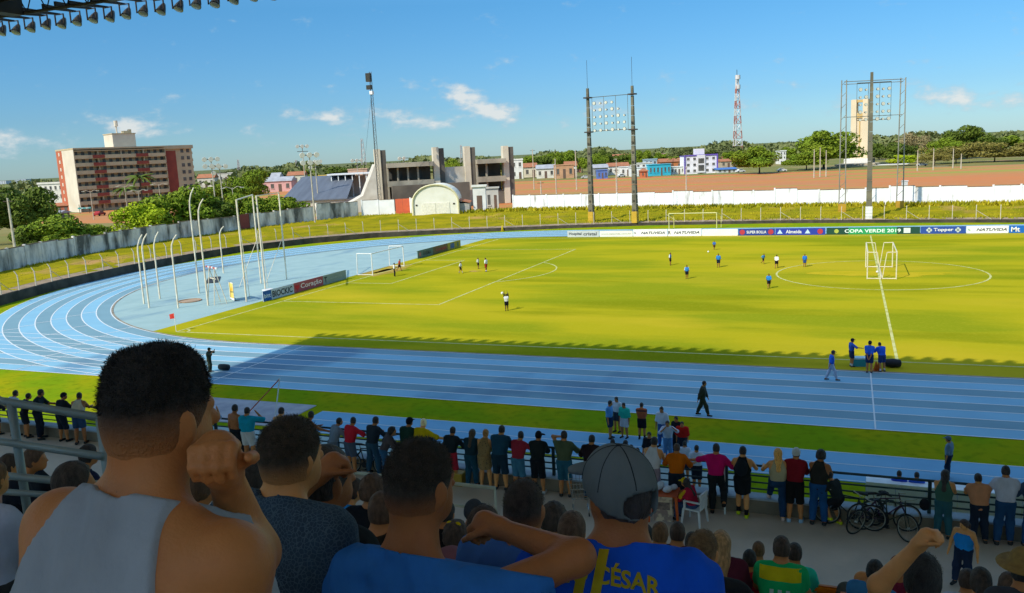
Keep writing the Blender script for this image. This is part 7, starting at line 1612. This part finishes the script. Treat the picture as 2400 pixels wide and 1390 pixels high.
# ------------------------------------------------------------------ nearest row: large figures seen from behind
FG = dict(group='spectators right in front of the camera')
def fg(label, px, top, depth, H, facing, pose, **kw):
    p = AT(px, top, depth); P = dict(POSES['stand']); P.update(pose); lean = P.get('lean', 0); ph = .53
    hs_ = kw.setdefault('hs', .90); nd_ = kw.setdefault('nd', .014); tz = (ph+(.395-nd_+.074*hs_)*math.cos(lean))*H; off = rotz(-R(facing))@np.array([0, math.sin(lean)*.42+.02, 0])*H
    feet = np.array([p[0], p[1], p[2]-tz])-off
    return figure(label, feet, H, facing, pose=P, **FG, **kw)
# boy with dark brown hair and the round head in the second row
fg('boy with dark brown hair low between the two blue shirts', 1127, 1192, 3.6, 1.5, 3, {}, shirt='#5a3a40', hair='#1f130b', style='short', vox=.011, skin='c', strands=2500, fade=True)
fg('boy with round cropped head and both ears showing', 1221, 1131, 2.95, 1.6, 0, {}, shirt='#2a4a7c', hair='#1a130e', style='crop', vox=.010, skin='b', strands=4000, fade=True, fold=.008)
fg('fair haired boy in dark shirt with the back of his head shaved', 1645, 1249, 3.75, 1.5, 5, {}, shirt='#17181a', hair='#3a2a16', style='crop', vox=.010, skin='c', head=(.15, 0), strands=3000, fade=True, fold=.008)
h_ = AT(2155, 1290, 3.3)
fg('dark haired woman raising her left arm with a watch', 2165, 1305, 3.5, 1.6, 0, {}, shirt='#7a6068', style='short', hair='#0b0a0a', vox=.010, skin='c', hand_w=(AT(2140, 1290, 3.3), None), elbow_w=(AT(2060, 1372, 3.4), None), fingers=True, strands=2000)
fg('youth with a hand on his cheek beside the patterned shirt', 752, 1046, 2.6, 1.65, 12, {'lean': .1}, shirt='#15181a', hair='#1a1510', style='crop', vox=.010, skin='b', head=(.3, 0), hand_w=(AT(740, 1120, 2.5), None), fingers=True)
# patterned dark shirt
m_pat = mat('patterned_cloth', '#2c3e4e', .9, '#344a5c', scale=9, bump=.3, bscale=60)
t_ = m_pat.node_tree; b_ = t_.nodes['Principled BSDF']; src = b_.inputs['Base Color'].links[0].from_socket
tcx = t_.nodes.new('ShaderNodeTexCoord'); vo = t_.nodes.new('ShaderNodeTexVoronoi'); vo.feature = 'DISTANCE_TO_EDGE'; vo.inputs['Scale'].default_value = 95; t_.links.new(tcx.outputs['Object'], vo.inputs['Vector'])
mr_ = t_.nodes.new('ShaderNodeMapRange'); mr_.inputs['From Min'].default_value = .02; mr_.inputs['From Max'].default_value = .10; mr_.inputs['To Min'].default_value = .5; mr_.inputs['To Max'].default_value = 0; t_.links.new(vo.outputs[0], mr_.inputs['Value'])
mx_ = t_.nodes.new('ShaderNodeMix'); mx_.data_type = 'RGBA'; mx_.inputs[7].default_value = (*lin('#5f7686'), 1); t_.links.new(mr_.outputs[0], mx_.inputs[0]); t_.links.new(src, mx_.inputs[6]); t_.links.new(mx_.outputs[2], b_.inputs['Base Color'])
fg('boy in dark patterned shirt with thick brown hair', 668, 985, 2.18, 1.55, 8, {'lean': .06}, shirt=m_pat, sleeve=.42, hair='#1c150c', style='short', vox=.008, skin='c', head=(.2, 0), strands=9000, fold=.008, fade=True)
# boy in blue with his arm stretched to the right
fg('boy in blue shirt stretching his bent arm to the right', 970, 1037, 1.97, 1.58, 5, {'lean': .05}, shirt='#1f4f86', sleeve=.30, hair='#15100a', style='crop', vox=.0075, skin='b', hs=.95, nd=-.026, head=(.30, .03), hand_w=(None, AT(1236, 1262, 2.12)), elbow_w=(None, AT(1352, 1306, 2.02)), fingers=True, strands=12000, fold=.010, build=1.02, fade=True)
# jersey and cap
S4 = fg('person in blue lettered football jersey and grey cap', 1442, 1062, 2.2, 1.72, -8, {'lean': .08}, shirt='#0d3f9c', sleeve=.45, hair='#141010', style='crop', cap='#454b4c', opening=True, vox=.0075, nd=.004, skin='b', head=(-.80, -.02), fold=.009, build=1.06)
def cap_details(S):
    o = S['cap']; bpy.context.view_layer.update(); bv = BVHTree.FromObject(o, bpy.context.evaluated_depsgraph_get()); HD, W = S['HD'], S['W']; c = Vector(W(HD(0, -.006, .016))-S['feet'])
    ms = mat('cap_seam', '#2c3032', .9); A = S['HR']
    for k in range(6):
        pts = []; an = k*math.pi/3+.26
        for j in range(12):
            el = math.pi/2-j*.13; d = A@np.array([math.cos(el)*math.cos(an), math.cos(el)*math.sin(an), math.sin(el)]); h = bv.ray_cast(c+Vector(d)*.3, Vector(-d), .29)
            if h[0] is not None: pts.append(np.array(h[0]))
        if len(pts) > 3: MB().tube(pts, .0016, 5).build('seam', ms, S['body'], True)
    d = A@np.array([0, 0, 1.]); h = bv.ray_cast(c+Vector(d)*.3, Vector(-d), .29)
    if h[0] is not None: MB().lathe([(.009, -.003), (.008, .002), (.003, .004)], 10, tuple(h[0])).build('button', ms, S['body'], True)
cap_details(S4)
m_yl = mat('yellow_print', '#c8b01c', .8, '#a8940f', scale=12)
shirt_print(S4, grid_quads(-.098, -.084, .245, .300, 2, 8, .18), m_yl, 'shoulder_stripe', .004); shirt_print(S4, grid_quads(-.074, -.060, .248, .308, 2, 8, .18), m_yl, 'shoulder_stripe', .004)
me = fit_text(text_mesh('JÚLIO CÉSAR', 1, bold=.03), .178, .036)
co = np.zeros(len(me.vertices)*3); me.vertices.foreach_get('co', co); co = co.reshape(-1, 3)
tx = shirt_print(S4, [[(x-.022, .276+y-1.6*(x*x)) for x, y, _ in co]], m_yl, 'lettering', .004)
vv = np.zeros(len(tx.data.vertices)*3); tx.data.vertices.foreach_get('co', vv); me.vertices.foreach_set('co', vv); me.update(); tx.data = me; me.materials.append(m_yl)
# the big head on the left: grey tank top, hand with a phone at his cheek
def phone(S):
    a, e, h = S['arms'][1]; W = S['W']; c = AT(508, 1010, 1.40)
S1 = fg('big youth in grey tank top with faded haircut and a hand at his cheek', 345, 828, 1.45, 1.76, 5, {'lean': .07, 'hand': ((-.25, .12, .47), (.155, .02, .46))}, shirt='#6c7278', sleeve=0, neck=.006, hair='#0d0b09', style='fade', fade=True, vox=.0065, skin='a', head=(.22, .05), hand_w=(None, AT(530, 1120, 1.47)), elbow_w=(None, AT(600, 1290, 1.74)), fingers=True, strands=22000, fold=.010, build=1.14, hs=.90, nd=.006)
